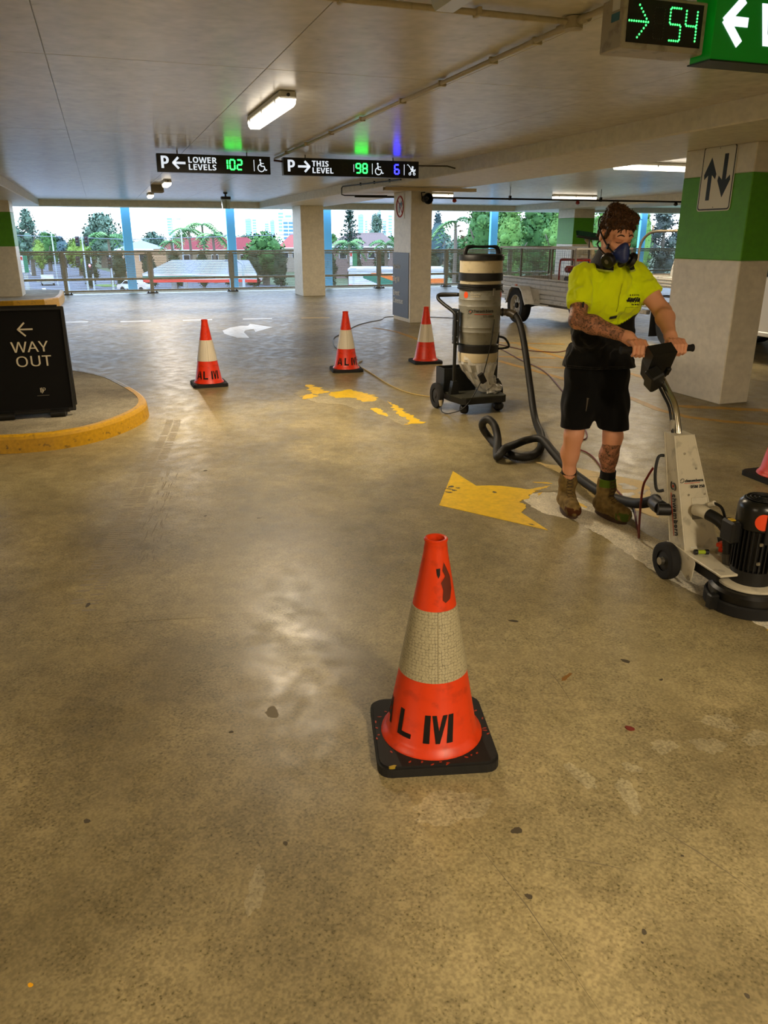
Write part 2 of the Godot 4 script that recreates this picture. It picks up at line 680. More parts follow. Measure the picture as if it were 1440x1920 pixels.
func build_floor() -> void:
	var f := thing("floor", "", "", Vector3.ZERO, YAW, "", "structure")
	part("concrete_slab", grid_box(A_NEAR, A_EDGE, B_LEFT, B_RIGHT, -0.30, 0.0), m_floor(), f)
	# a saw-cut joint seen as a thin dirt-filled line beside the worn arrow
	var d := thing("floor_dirt", "", "", Vector3.ZERO, 0.0, "", "structure")
	var dark := mat(Color(0.30, 0.27, 0.21), 0.8)
	var mid := mat(Color(0.47, 0.43, 0.34), 0.7)
	var pale := painted("worn_concrete", Color(0.77, 0.735, 0.61), 0.66, tex.concrete, 1.9, tex.stains, 7.3, tex.rough)
	var spots := [[0.38, -1.766, 0.017, 0.012], [0.373, -1.533, 0.010, 0.008], [0.636, -1.425, 0.006, 0.008], [0.622, -1.395, 0.003, 0.003], [0.813, -1.257, 0.007, 0.005],
		[-0.399, -2.348, 0.034, 0.024], [-0.525, -2.232, 0.007, 0.007], [-0.276, -1.717, 0.008, 0.006], [-1.367, -3.199, 0.022, 0.010], [0.819, -1.671, 0.004, 0.004], [0.573, -3.042, 0.010, 0.022], [0.968, -2.701, 0.010, 0.022],
		[1.064, -2.563, 0.008, 0.006], [-1.088, -4.403, 0.010, 0.008], [-1.299, -5.368, 0.016, 0.010], [-0.758, -4.365, 0.010, 0.006], [-0.864, -1.804, 0.010, 0.008]]
	for k in spots.size():
		var s: Array = spots[k]
		part("stain", MB.new().flat(blob(s[0], s[1], s[2], s[3], 0.2 * k, 0.3, 100 + k, 16), 0.0, 0.0006).done(), mid if k == 5 else dark, d)
	var patches := [[0.934, -2.153, 0.045, 0.035], [1.087, -2.158, 0.05, 0.045], [0.794, -2.043, 0.028, 0.024], [0.622, -2.004, 0.06, 0.03], [0.745, -1.918, 0.07, 0.03], [1.176, -2.287, 0.05, 0.05], [1.265, -2.196, 0.05, 0.04], [0.20, -1.86, 0.13, 0.06], [-0.333, -1.552, 0.025, 0.07]]
	for k in patches.size():
		var s: Array = patches[k]
		part("worn_patch", MB.new().flat(blob(s[0], s[1], s[2], s[3], 0.4 * k, 0.32, 300 + k, 64), 0.0, 0.0004).done(), pale, d)
	var scratches := [[0.752, -1.826, 0.983, -1.518, 0.004], [0.63, -2.701, 0.691, -2.368, 0.003], [-1.033, -2.471, -0.954, -2.259, 0.003], [0.217, -1.804, 0.484, -1.192, 0.0025], [0.447, -1.671, 0.704, -1.606, 0.003], [-1.262, -3.007, -0.763, -3.077, 0.004]]
	for k in scratches.size():
		var s: Array = scratches[k]
		var p := Vector2(s[0], s[1])
		var q := Vector2(s[2], s[3])
		var w: Vector2 = (q - p).orthogonal().normalized() * s[4] * 0.5
		var m := (p + q) * 0.5 + (q - p).orthogonal() * 0.02
		part("scratch", MB.new().flat(PackedVector2Array([p, m + w, q, m - w]), 0.0, 0.0005).done(), mid, d)
	# tyre print in dust: two rows of tread blocks
	var tr := MB.new()
	var r := RandomNumberGenerator.new()
	r.seed = 5
	for k in 118:
		var t := k / 117.0
		var c := Vector2(lerpf(-1.95, -1.38, pow(t, 0.9)), lerpf(-7.0, -3.15, t))
		var dir := Vector2(0.146, 0.989)
		var sd := dir.orthogonal()
		for row in [-1, 1]:
			if r.randf() < 0.10 + 0.35 * t * t:
				continue
			var e: Vector2 = c + sd * (0.036 * row) + dir * (0.008 * row)
			var hw := sd * (0.028 + 0.004 * r.randf())
			var hl: Vector2 = dir * 0.0085 + sd * 0.004 * row
			tr.flat(PackedVector2Array([e - hw - hl, e + hw - hl, e + hw + hl, e - hw + hl]), 0.0, 0.0004)
	part("tyre_print", tr.done(), mat(Color(0.55, 0.51, 0.43), 0.75), d, "stuff")
	var skid := MB.new()
	for k in 46:
		var t := k / 45.0
		var c := Vector2(-1.55 + 0.28 * t + (r.randf() - 0.5) * 0.10, -5.35 + 1.5 * t + (r.randf() - 0.5) * 0.2)
		var l := 0.06 + 0.15 * r.randf()
		skid.flat(PackedVector2Array([c, c + Vector2(0.006, l * 0.5), c + Vector2(0.02, l), c + Vector2(0.01, l * 0.4)]), 0.0, 0.0005)
	part("skid_streak", skid.done(), mid, d, "stuff")
	part("dropped_leaf", MB.new().flat(blob(0.849, -2.25, 0.017, 0.010, 0.4, 0.2, 900), 0.0, 0.004).done(), mat(Color(0.45, 0.16, 0.12), 0.6), d)
	part("yellow_fleck", MB.new().flat(blob(-0.803, -1.283, 0.006, 0.006, 0.0, 0.3, 901, 9), 0.0, 0.001).done(), mat(Color(0.93, 0.67, 0.06), 0.5), d)
	part("rust_fleck", MB.new().flat(blob(0.704, -2.582, 0.010, 0.028, 0.7, 0.5, 902), 0.0, 0.0006).done(), mat(Color(0.55, 0.38, 0.14), 0.7), d)


func build_ceiling() -> void:
	var c := thing("ceiling", "", "", Vector3.ZERO, YAW, "", "structure")
	part("slab", grid_box(A_NEAR - 0.2, A_EDGE + 0.25, B_LEFT, B_RIGHT, SLAB + 0.012, SLAB + 0.30), m_ceiling(), c)
	# formwork panels: each sheet its own piece, joints open by a few millimetres
	var bays := [[-11.9, -2.95, 7], [-1.45, 4.74, 5], [6.22, 13.45, 6], [15.2, 23.9, 6]]
	for bay in bays:
		var n: int = bay[2]
		var w: float = (bay[1] - bay[0]) / n
		if bay[2] == 5 and bay[0] < 0:
			w = 1.28
		for i in n:
			var b0: float = bay[0] + w * i
			var b1: float = bay[1] if i == n - 1 else b0 + w
			var a := -8.7 if i % 2 == 0 else -8.7
			while a < A_EDGE - 0.6:
				var a1 := minf(a + 3.525, A_EDGE - 0.55)
				part("panel", grid_box(a + 0.003, a1 - 0.003, b0 + 0.002, b1 - 0.002, SLAB, SLAB + 0.016, 0.002), m_ceiling(), c)
				a = a1
	for q in [[-2.95, -1.45, "left"], [4.74, 6.22, "centre"], [13.45, 15.2, "right"]]:
		on_grid("trim_beam", grid_box(A_NEAR, A_EDGE - 0.55, q[0], q[1], BEAM, SLAB + 0.02, 0.012), m_paint())
	on_grid("trim_edge_beam", grid_box(A_EDGE - 0.55, A_EDGE + 0.1, B_LEFT, B_RIGHT, BEAM - 0.004, SLAB + 0.02, 0.012), m_paint())


func build_columns() -> void:
	# [a0, a1, b0, b1, green band]
	var cols := [[6.15, 7.10, 5.75, 6.11, true], [14.50, 15.45, 5.62, 6.05, false], [22.33, 23.35, 5.37, 6.03, false],
		[21.6, 22.5, -2.60, -1.92, true], [22.35, 23.30, 14.14, 14.88, true], [14.5, 15.45, 14.2, 14.6, true], [-2.2, -1.25, 5.75, 6.11, true], [6.15, 7.1, -2.6, -2.22, true], [-2.2, -1.25, -2.6, -2.22, true]]
	var what := ["white concrete column with green band and arrow sign beside the worker", "white concrete column carrying a blue grey direction panel", "plain white concrete column near the railing between the hanging signs and the fence",
		"white column with green band rising from the far kerb island at left", "white column with green band behind the worker's head", "white column hidden behind the utility truck", "column behind the viewpoint", "column left of the way out island", "column behind the viewpoint at left"]
	for k in cols.size():
		var q: Array = cols[k]
		var t := thing("column", what[k], "column", W(q[0], q[2], 0.0), YAW, "", "structure")
		var s := Vector3(q[3] - q[2], 1, q[1] - q[0])
		var mid := func(y0: float, y1: float) -> ArrayMesh:
			return bx(Vector3(s.x * 0.5, (y0 + y1) * 0.5, -s.z * 0.5), Vector3(s.x, y1 - y0, s.z), 0.008)
		if q[4]:
			part("lower_shaft", mid.call(0.0, 1.385), m_paint(), t)
			part("green_band", mid.call(1.385, 2.165), m_green(), t)
			part("upper_shaft", mid.call(2.165, BEAM + 0.002), m_paint(), t)
		else:
			part("shaft", mid.call(0.0, BEAM + 0.002), m_paint(), t)


func build_walls() -> void:
	on_grid("wall_back", grid_box(A_NEAR - 0.25, A_NEAR, B_LEFT, B_RIGHT, 0, SLAB), m_paint())
	on_grid("wall_left", grid_box(A_NEAR - 0.25, A_EDGE, B_LEFT - 0.25, B_LEFT, 0, SLAB + 0.3), m_paint())
	on_grid("wall_right", grid_box(A_NEAR - 0.25, A_EDGE, B_RIGHT, B_RIGHT + 0.25, 0, SLAB + 0.3), m_paint())


# ---------------------------------------------------------------- ceiling lights
func batten(at: Vector3, turn: float, length: float, lit: float, label: String) -> Node3D:
	# a weatherproof fluorescent batten: grey tray, end caps, clips and a bowed clear cover; the tray's back is at the origin, length along x
	var t := thing("ceiling_light", label, "ceiling light", at, turn, "weatherproof ceiling lights")
	part("tray", MB.new().box(Vector3(0, -0.025, 0), Vector3(length, 0.05, 0.13), 0.012).done(), mat(Color(0.80, 0.79, 0.74), 0.5), t)
	var pr := PackedVector2Array([Vector2(-0.062, -0.05), Vector2(0.062, -0.05), Vector2(0.056, -0.085), Vector2(0.040, -0.105), Vector2(-0.040, -0.105), Vector2(-0.056, -0.085)])
	var turnx := Transform3D(Basis(Vector3(0, 0, 1), Vector3(0, 1, 0), Vector3(-1, 0, 0)), Vector3.ZERO)
	var cover := glow(WARM.lerp(Color.WHITE, 0.45), 4.5 * sqrt(lit)) if lit > 0 else mat(Color(0.75, 0.77, 0.78), 0.2)
	part("cover", MB.new().prism(pr, -length * 0.505, length * 0.505, turnx).done(), cover, t)
	for e in [-1, 1]:
		part("end_cap", MB.new().box(Vector3(e * (length * 0.5 + 0.004), -0.026, 0), Vector3(0.03, 0.05, 0.126), 0.010).done(), mat(Color(0.80, 0.79, 0.74), 0.5), t)
		part("cable_gland", cyl(Vector3(e * (length * 0.5 + 0.015), -0.03, 0), Vector3(e * (length * 0.5 + 0.035), -0.03, 0), 0.012), mat(Color(0.12, 0.12, 0.12), 0.5), t)
	for k in 3:
		for e in [-1, 1]:
			part("clip", bx(Vector3((k - 1) * length * 0.4, -0.052, e * 0.066), Vector3(0.02, 0.03, 0.006), 0.001), mat(Color(0.6, 0.6, 0.58), 0.3, 0.8), t)
	if lit > 0:
		var l := AreaLight3D.new()
		l.name = "lamp_light"
		l.area_size = Vector2(length * 0.95, 0.10)
		l.light_color = WARM
		l.light_energy = lit * LAMP
		l.area_range = 40.0
		l.shadow_enabled = true
		l.position = Vector3(0, -0.112, 0)
		l.rotation = Vector3(-PI / 2, 0, 0)
		t.add_child(l)
	return t


const LAMP := 13.5


func build_lights() -> void:
	var along := YAW + PI / 2
	batten(W(6.75, 1.40, SLAB), along, 1.30, 0.62, "lit warm batten light, the largest one, above the left hanging sign")
	batten(W(2.78, 1.47, SLAB), along, 1.30, 0.0, "unlit batten light cut off by the top edge of the picture")
	batten(W(16.05, 1.32, SLAB), along, 0.65, 0.5, "small lit light just below the left hanging sign")
	batten(W(20.7, 1.30, SLAB), along, 0.65, 0.5, "farthest small lit light near the edge beam")
	batten(W(9.95, 7.55, SLAB), YAW, 1.30, 0.6, "lit batten light beside the column with the arrow sign")
	batten(W(18.0, 11.35, SLAB), YAW, 1.20, 0.6, "lit batten light above the worker's left, over the black pipe")
	batten(W(18.1, 7.45, SLAB), YAW, 1.20, 0.6, "lit batten light half hidden by the black loudspeaker")
	# lamps the photograph does not show but whose warm light falls on the near floor
	batten(W(-1.3, 1.45, SLAB), along, 1.30, 1.15, "lit batten light behind the viewpoint, over the near lane")
	batten(W(0.6, -5.2, SLAB), along, 1.30, 1.35, "lit batten light over the bay to the left of the viewpoint")
	batten(W(-1.6, 7.4, SLAB), along, 1.30, 0.6, "lit batten light over the bay right of and behind the viewpoint")
	batten(W(-5.6, 1.45, SLAB), along, 1.30, 1.0, "lit batten light far behind the viewpoint")
	# round emergency light hanging below the slab
	var t := thing("emergency_light", "unlit clear emergency light with dark top hanging below the ceiling", "light", W(19.75, 2.95, SLAB), YAW)
	part("mount", MB.new().lathe([[0, 0], [0.05, 0], [0.05, -0.03], [0.02, -0.04], [0.02, -0.10], [0.0, -0.10]], 12).done(), mat(Color(0.1, 0.1, 0.1), 0.5), t)
	part("cap", MB.new().box(Vector3(0, -0.12, 0), Vector3(0.22, 0.06, 0.16), 0.01).done(), mat(Color(0.10, 0.11, 0.10), 0.5), t)
	var shell := StandardMaterial3D.new()
	shell.albedo_color = Color(0.75, 0.85, 0.80, 0.45)
	shell.transparency = BaseMaterial3D.TRANSPARENCY_ALPHA
	shell.roughness = 0.15
	part("diffuser", MB.new().prism(PackedVector2Array([Vector2(-0.105, -0.15), Vector2(0.105, -0.15), Vector2(0.085, -0.36), Vector2(-0.085, -0.36)]), -0.07, 0.07).done(), shell, t)
	part("centre_bar", bx(Vector3(0, -0.25, 0), Vector3(0.03, 0.2, 0.05), 0.003), mat(Color(0.08, 0.08, 0.08), 0.5), t)
	var j := thing("junction_box", "small grey box on the ceiling between the two far lights", "box", W(17.4, 1.24, SLAB), YAW)
	part("box_body", bx(Vector3(0, -0.07, 0), Vector3(0.24, 0.14, 0.2), 0.006), mat(Color(0.5, 0.48, 0.43), 0.6), j)
	part("lid", bx(Vector3(0, -0.145, 0), Vector3(0.2, 0.01, 0.16), 0.003), mat(Color(0.45, 0.43, 0.38), 0.6), j)


# ---------------------------------------------------------------- kerb islands
func kerb_piece(line: Array, top: float, inset: float, tier: Array) -> ArrayMesh:
	# line: outer bottom edge, x z; the kerb leans in a little, has a rounded nose and a flat top
	var m := MB.new()
	var prof := [[0.0, 0.0], [0.012, top - 0.03], [0.022, top - 0.008], [0.04, top], [inset, top], [inset, 0.0]]
	var rows := []
	for k in line.size():
		var p: Vector2 = line[k]
		var row := []
		for q in prof:
			var e: Vector2 = p + tier[k] * q[0]
			row.append(Vector3(e.x, q[1], e.y))
		rows.append(row)
	for k in line.size() - 1:
		for j in prof.size() - 1:
			var c: Vector3 = (rows[k][0] + rows[k + 1][0]) * 0.5
			var inw := Vector3(tier[k].x, 0, tier[k].y)
			var nn: Vector3 = (rows[k + 1][j] - rows[k][j]).cross(rows[k][j + 1] - rows[k][j]).normalized()
			var want: Vector3 = [-inw, -inw + Vector3.UP * 0.4, -inw + Vector3.UP, Vector3.UP, inw][j]
			if nn.dot(want) < 0:
				nn = -nn
			m.quad(rows[k][j], rows[k + 1][j], rows[k + 1][j + 1], rows[k][j + 1], nn)
	for e in [0, line.size() - 1]:
		var d: Vector3 = rows[0][0] - rows[1][0] if e == 0 else rows[-1][0] - rows[-2][0]
		m.quad(rows[e][0], rows[e][1], rows[e][4], rows[e][5], d.normalized())
		m.quad(rows[e][1], rows[e][2], rows[e][3], rows[e][4], d.normalized())
	return m.done()


func inward(line: Array, centre: Vector2) -> Array:
	var out := []
	for k in line.size():
		var t: Vector2 = line[mini(k + 1, line.size() - 1)] - line[maxi(k - 1, 0)]
		var nn := t.orthogonal().normalized()
		if nn.dot(centre - line[k]) < 0:
			nn = -nn
		out.append(nn)
	return out


func build_islands() -> void:
	var t := thing("kerb_island", "rounded concrete island with worn yellow kerb under the way out board", "kerb island", Vector3.ZERO, 0.0, "", "structure")
	var raw := [Vector3(-6.4, 0, -5.62), Vector3(-4.6, 0, -5.66), Vector3(-3.6, 0, -5.74), Vector3(-3.01, 0, -5.82), Vector3(-2.78, 0, -5.87), Vector3(-2.57, 0, -5.98), Vector3(-2.385, 0, -6.19), Vector3(-2.25, 0, -6.54), Vector3(-2.20, 0, -6.95), Vector3(-2.27, 0, -7.32), Vector3(-2.46, 0, -7.72), Vector3(-2.8, 0, -8.25), Vector3(-3.12, 0, -8.68), Vector3(-3.68, 0, -9.12), Vector3(-4.5, 0, -9.42), Vector3(-6.4, 0, -9.5)]
	var fine := smooth_path(raw, 4)
	var line := []
	for p in fine:
		line.append(Vector2(p.x, p.z))
	var inn := inward(line, Vector2(-4.3, -7.4))
	for r in [[0, 11, true], [11, 24, true], [24, 36, true], [36, 42, true], [42, 60, false]]:
		part("kerb_stone", kerb_piece(line.slice(r[0], r[1] + 1), 0.135, 0.085, inn.slice(r[0], r[1] + 1)), m_yellow() if r[2] else m_floor(), t)
	var top := PackedVector2Array()
	for k in line.size():
		top.append(line[k] + inn[k] * 0.083)
	part("concrete_top", MB.new().flat(top, 0.0, 0.131).done(), painted("island_concrete", Color(0.70, 0.67, 0.59), 0.8, tex.concrete, 2.3, tex.stains, 5.1), t)
	# the far island round the left column
	var u := thing("kerb_island", "far kerb island with yellow edge at the left column", "kerb island", Vector3.ZERO, 0.0, "", "structure")
	line = []
	for q in [[20.0, -8.0], [20.0, -3.2], [20.05, -2.0], [20.3, -1.35], [20.9, -1.06], [22.2, -1.02], [23.7, -1.05], [24.2, -1.5], [24.3, -8.0]]:
		var p := W(q[0], q[1])
		line.append(Vector2(p.x, p.z))
	var c := W(22, -3.5)
	inn = inward(line, Vector2(c.x, c.z))
	part("kerb_stone", kerb_piece(line.slice(0, 5), 0.22, 0.10, inn.slice(0, 5)), m_yellow(), u)
	part("kerb_stone", kerb_piece(line.slice(4, 9), 0.22, 0.10, inn.slice(4, 9)), m_yellow(), u)
	top = PackedVector2Array()
	for k in line.size():
		top.append(line[k] + inn[k] * 0.098)
	part("concrete_top", MB.new().flat(top, 0.0, 0.217).done(), mats["island_concrete"], u)


# ---------------------------------------------------------------- railing along the open edge
func build_railing() -> void:
	var galv := m_dirty(Color(0.74, 0.73, 0.69), 0.45, 0.8)
	var posts := []
	var b := -8.3
	while b < 23.0:
		posts.append(b)
		b += 2.42
	var bay := posts.size() - 1
	var t := thing("railing", "grey steel guard railing with fine mesh screens along the open edge", "railing", W(25.2, 0, 0), YAW)
	var post := MB.new()
	post.box(Vector3(0, 0.61, -0.045), Vector3(0.10, 1.20, 0.012), 0.002)
	post.box(Vector3(0, 0.61, 0.045), Vector3(0.10, 1.20, 0.012), 0.002)
	post.box(Vector3(0, 0.61, 0), Vector3(0.012, 1.20, 0.08), 0.0)
	var post_m := post.done()
	var plate := bx(Vector3(0, 0.012, 0.02), Vector3(0.32, 0.024, 0.26), 0.004)
	var bolts := MB.new()
	for sx in [-0.12, 0.12]:
		for sz in [-0.06, 0.10]:
			bolts.tube([Vector3(sx, 0.02, sz), Vector3(sx, 0.055, sz)], 0.016, 8)
	var bolt_m := bolts.done()
	var wide := 2.42 - 0.10
	var rail := bx(Vector3(0, 1.185, 0), Vector3(2.42, 0.06, 0.07), 0.006)
	var mid := bx(Vector3(0, 0.42, 0), Vector3(wide, 0.075, 0.05), 0.006)
	var low := bx(Vector3(0, 0.085, 0), Vector3(wide, 0.06, 0.05), 0.006)
	var lip := bx(Vector3(0, 1.125, 0), Vector3(wide, 0.03, 0.03), 0.003)
	var side := bx(Vector3(0, 0.79, 0), Vector3(0.03, 0.66, 0.03), 0.003)
	var scr := MB.new()
	var y := 0.475
	while y < 1.105:
		scr.quad(Vector3(-wide / 2, y, 0), Vector3(wide / 2, y, 0), Vector3(wide / 2, y + 0.0155, 0.004), Vector3(-wide / 2, y + 0.0155, 0.004), Vector3(0, 0, 1))
		y += 0.031
	y = 0.135
	while y < 0.37:
		scr.quad(Vector3(-wide / 2, y, 0), Vector3(wide / 2, y, 0), Vector3(wide / 2, y + 0.0135, 0.004), Vector3(-wide / 2, y + 0.0135, 0.004), Vector3(0, 0, 1))
		y += 0.031
	var scr_m := scr.done()
	for k in posts.size():
		var x: float = posts[k]
		var p := part("post", post_m, galv, t)
		p.position.x = x
		var pl := part("base_plate", plate, mat(Color(0.30, 0.29, 0.27), 0.6), p)
		part("bolt", bolt_m, mat(Color(0.25, 0.24, 0.22), 0.5, 0.5), p)
		if k < bay:
			var cx := x + 1.21
			for q in [["top_rail", rail], ["middle_rail", mid], ["bottom_rail", low], ["panel_lip", lip]]:
				part(q[0], q[1], galv, t).position.x = cx
			part("mesh_screen", scr_m, galv, t, "stuff").position.x = cx
			for e in [-1, 1]:
				part("panel_edge", side, galv, t).position.x = cx + e * (wide / 2 - 0.02)
	# tall blue fins standing outside the edge
	var blue := mat(Color(0.48, 0.83, 1.0), 0.5)
	var what := ["first blue fin post from the left outside the railing", "second blue fin post from the left outside the railing", "blue fin post just right of the plain white column", "blue fin post hidden behind the direction panel column", "blue fin post above the vacuum, left of the green trees", "blue fin post just left of the column behind the worker", "blue fin post right of the worker's head"]
	for k in 7:
		var bb: float = [0.86, 4.03, 7.21, 10.4, 13.35, 16.33, 19.68][k]
		var f := thing("facade_post", what[k], "post", W(26.3, bb, STREET), YAW, "blue fin posts outside the railing")
		part("fin", bx(Vector3(0, 5.5, 0), Vector3(0.27, 11.0, 0.14), 0.01), blue, f)
		part("bracket", bx(Vector3(0, -STREET - 0.17, 0.36), Vector3(0.12, 0.12, 0.62), 0.005), galv, f)
		part("foot_plate", bx(Vector3(0, 0.02, 0), Vector3(0.5, 0.04, 0.4), 0.005), galv, f)
	# deck edge below the railing
	on_grid("trim_deck_edge", grid_box(A_EDGE, A_EDGE + 0.12, B_LEFT, B_RIGHT, -0.6, 0.03), m_paint())


# ---------------------------------------------------------------- paint on the floor
func ragged(p: PackedVector2Array, amount: float, seed_: int, step := 0.03) -> PackedVector2Array:
	# breaks an outline into short steps that wander, like paint that has been ground or worn away
	var n := noise(seed_, 9.0, FastNoiseLite.TYPE_SIMPLEX_SMOOTH, 3)
	var out := PackedVector2Array()
	for k in p.size():
		var a := p[k]
		var b := p[(k + 1) % p.size()]
		var c := maxi(1, int(a.distance_to(b) / step))
		var w := (b - a).orthogonal().normalized()
		for j in c:
			var q := a.lerp(b, float(j) / c)
			out.append(q + w * amount * n.get_noise_2d(q.x, q.y) * (0.0 if j == 0 else 1.0))
	return out


func stripe(pts: PackedVector2Array, w: float) -> PackedVector2Array:
	var l := PackedVector2Array()
	var r := PackedVector2Array()
	for k in pts.size():
		var t := (pts[mini(k + 1, pts.size() - 1)] - pts[maxi(k - 1, 0)]).normalized().orthogonal() * w * 0.5
		l.append(pts[k] + t)
		r.append(pts[k] - t)
	r.reverse()
	l.append_array(r)
	return l


func mark(called: String, label: String, shape: PackedVector2Array, material: Material, y := 0.0015, group := "") -> Node3D:
	var o := part(called, MB.new().flat(shape, 0.0, y).done(), material)
	tag(o, label, "floor marking", group)
	return o


func build_markings() -> void:
	var yel := painted("road_yellow", Color(1.0, 0.83, 0.06), 0.5, tex.paint, 1.1)
	var dull := painted("dull_yellow", Color(0.72, 0.55, 0.17), 0.55, tex.grime, 0.7, tex.kerb, 0.8)
	dull.detail_enabled = false
	var white := painted("road_white", Color(0.95, 0.95, 0.95), 0.34, tex.grime, 1.3)
	var cream := painted("worn_cream", Color(0.86, 0.76, 0.52), 0.55, tex.grime, 0.9)
	var bare := painted("ground_concrete", Color(0.96, 0.94, 0.88), 0.75, tex.concrete, 1.9)
	var sanded := painted("sanded_concrete", Color(0.79, 0.755, 0.64), 0.6, tex.concrete, 1.9, tex.stains, 7.3)
	# bare strip ground along the old marking, under the worker and the grinder
	var strip := poly([0.90, -4.70, 0.98, -4.84, 1.13, -4.87, 1.27, -4.74, 1.36, -4.52, 1.44, -4.25, 1.56, -3.99, 1.72, -3.68, 1.88, -3.36, 2.05, -3.02, 2.18, -2.65, 1.90, -2.55, 1.75, -2.80, 1.66, -2.97, 1.54, -3.23, 1.46, -3.38, 1.38, -3.56, 1.31, -3.80, 1.22, -4.12, 1.14, -4.34, 1.0, -4.43, 0.94, -4.55])
	mark("ground_strip", "pale strip of freshly ground concrete under the worker's boots and grinder", ragged(strip, 0.02, 3, 0.02), bare, 0.0008)
	# the big arrow, its shaft already eaten by the grinder
	var arrow := thing("floor_arrow", "bright yellow painted arrow, half ground away at the worker's boots", "floor marking")
	var eaten := ragged(poly([1.03, -4.875, 0.95, -4.80, 0.90, -4.71, 0.885, -4.62, 0.93, -4.53, 1.00, -4.47, 1.06, -4.415]), 0.05, 9, 0.012)
	var head := poly([0.845, -4.463, 0.95, -4.16, 0.68, -4.36, 0.35, -4.60, 0.50, -5.35, 0.63, -5.00, 0.72, -5.01, 0.80, -5.00, 0.92, -4.95])
	var keep := PackedVector2Array()
	for q in head:
		keep.append(q)
	for q in eaten:
		if q.x > 0.86 and q.y < -4.40:
			keep.append(q)
	part("paint", MB.new().flat(keep, 0.0, 0.0022).done(), yel, arrow)
	for q in [[0.455, -4.98, 0.012, 0.03, 1], [0.47, -4.90, 0.02, 0.012, 2], [0.44, -4.93, 0.025, 0.008, 3], [0.735, -4.86, 0.018, 0.012, 4], [0.50, -4.95, 0.014, 0.01, 5], [0.87, -4.25, 0.02, 0.006, 6], [0.43, -4.86, 0.022, 0.012, 7]]:
		part("worn_spot", MB.new().flat(blob(q[0], q[1], q[2], q[3], 0.6, 0.5, q[4], 14), 0.0, 0.003).done(), mat(Color(0.36, 0.33, 0.26), 0.7), arrow)
	for q in [[1.02, -4.93, 0.10, 0.025, 2.6, 31], [1.24, -4.62, 0.08, 0.02, 1.1, 32], [1.70, -2.93, 0.05, 0.02, 0.5, 33], [1.78, -2.85, 0.06, 0.025, 0.9, 34], [1.10, -5.07, 0.06, 0.015, 0.3, 35]]:
		part("paint_remnant", MB.new().flat(ragged(blob(q[0], q[1], q[2], q[3], q[4], 0.4, q[5], 24), 0.012, q[5], 0.01), 0.0, 0.0018).done(), yel, arrow)
	# older marking beneath: cream block behind the left boot
	var old := thing("floor_patch", "worn cream painted block on the floor behind the worker's left boot", "floor marking")
	part("paint", MB.new().flat(ragged(poly([1.13, -5.62, 1.24, -5.52, 1.45, -5.41, 1.62, -5.27, 1.79, -5.12, 1.80, -4.95, 1.70, -4.62, 1.66, -4.36, 1.55, -4.52, 1.40, -4.58, 1.36, -4.80, 1.34, -5.05, 1.25, -5.35]), 0.02, 14, 0.02), 0.0, 0.0016).done(), cream, old)
	for q in [[1.66, -4.98, 0.07, 0.05, 21], [1.60, -4.80, 0.04, 0.06, 22], [1.72, -4.86, 0.025, 0.05, 23], [1.48, -4.72, 0.04, 0.02, 24]]:
		part("worn_spot", MB.new().flat(ragged(blob(q[0], q[1], q[2], q[3], 0.8, 0.5, q[4], 20), 0.02, q[4], 0.01), 0.0, 0.0022).done(), m_floor(), old)
	var ring := mark("ground_disc", "round patch where the grinder has thinned the yellow paint behind the right boot", blob(1.10, -5.02, 0.13, 0.15, 0.0, 0.05, 44, 30), sanded, 0.0012)
	# the turning arrow further off, mostly sanded away
	var far := thing("floor_arrow", "faded curved turning arrow with patchy yellow paint beside the vacuum", "floor marking")
	part("sanded_band", MB.new().flat(ragged(poly([-0.98, -8.25, -0.86, -8.80, -0.62, -8.52, -0.40, -8.58, -0.10, -8.18, 0.15, -7.50, 0.37, -6.92, 0.17, -6.80, -0.05, -7.30, -0.24, -7.74, -0.10, -7.40, -0.26, -7.48, -0.44, -7.72, -0.70, -7.80]), 0.03, 51, 0.04), 0.0, 0.0008).done(), sanded, far)
	part("yellow_paint", MB.new().flat(ragged(poly([-0.60, -8.28, -0.41, -8.52, -0.18, -8.30, -0.09, -8.10, -0.12, -7.86, -0.24, -7.88, -0.30, -8.05, -0.44, -8.06, -0.56, -8.10]), 0.08, 52, 0.03), 0.0, 0.0018).done(), yel, far)
	part("yellow_paint", MB.new().flat(ragged(poly([-0.90, -8.72, -0.83, -8.82, -0.68, -8.52, -0.62, -8.34, -0.72, -8.22, -0.80, -8.40]), 0.08, 53, 0.03), 0.0, 0.0018).done(), yel, far)
	part("yellow_paint", MB.new().flat(ragged(poly([-0.90, -8.14, -0.78, -8.28, -0.70, -8.14, -0.82, -7.98]), 0.06, 54, 0.03), 0.0, 0.0018).done(), yel, far)
	part("yellow_paint", MB.new().flat(ragged(poly([-0.16, -7.58, -0.03, -7.50, 0.03, -7.16, -0.06, -7.28]), 0.05, 55, 0.03), 0.0, 0.0018).done(), yel, far)
	part("yellow_paint", MB.new().flat(ragged(poly([0.02, -7.92, 0.10, -7.72, 0.25, -7.22, 0.37, -6.90, 0.18, -6.82, 0.24, -6.96, 0.12, -7.30]), 0.05, 56, 0.02), 0.0, 0.0018).done(), yel, far)
	# white turn arrow and lane dashes near the railing
	mark("floor_arrow", "white painted turn arrow on the floor beyond the left cone", poly([-2.47, -13.19, -2.27, -13.19, -2.50, -14.0, -2.52, -14.25, -2.46, -14.42, -2.40, -14.47, -2.30, -14.05, -2.10, -14.82, -2.62, -15.40, -2.60, -15.05, -2.74, -15.05, -2.88, -14.75, -2.93, -14.25, -2.80, -13.75]), white)
	var n := 0
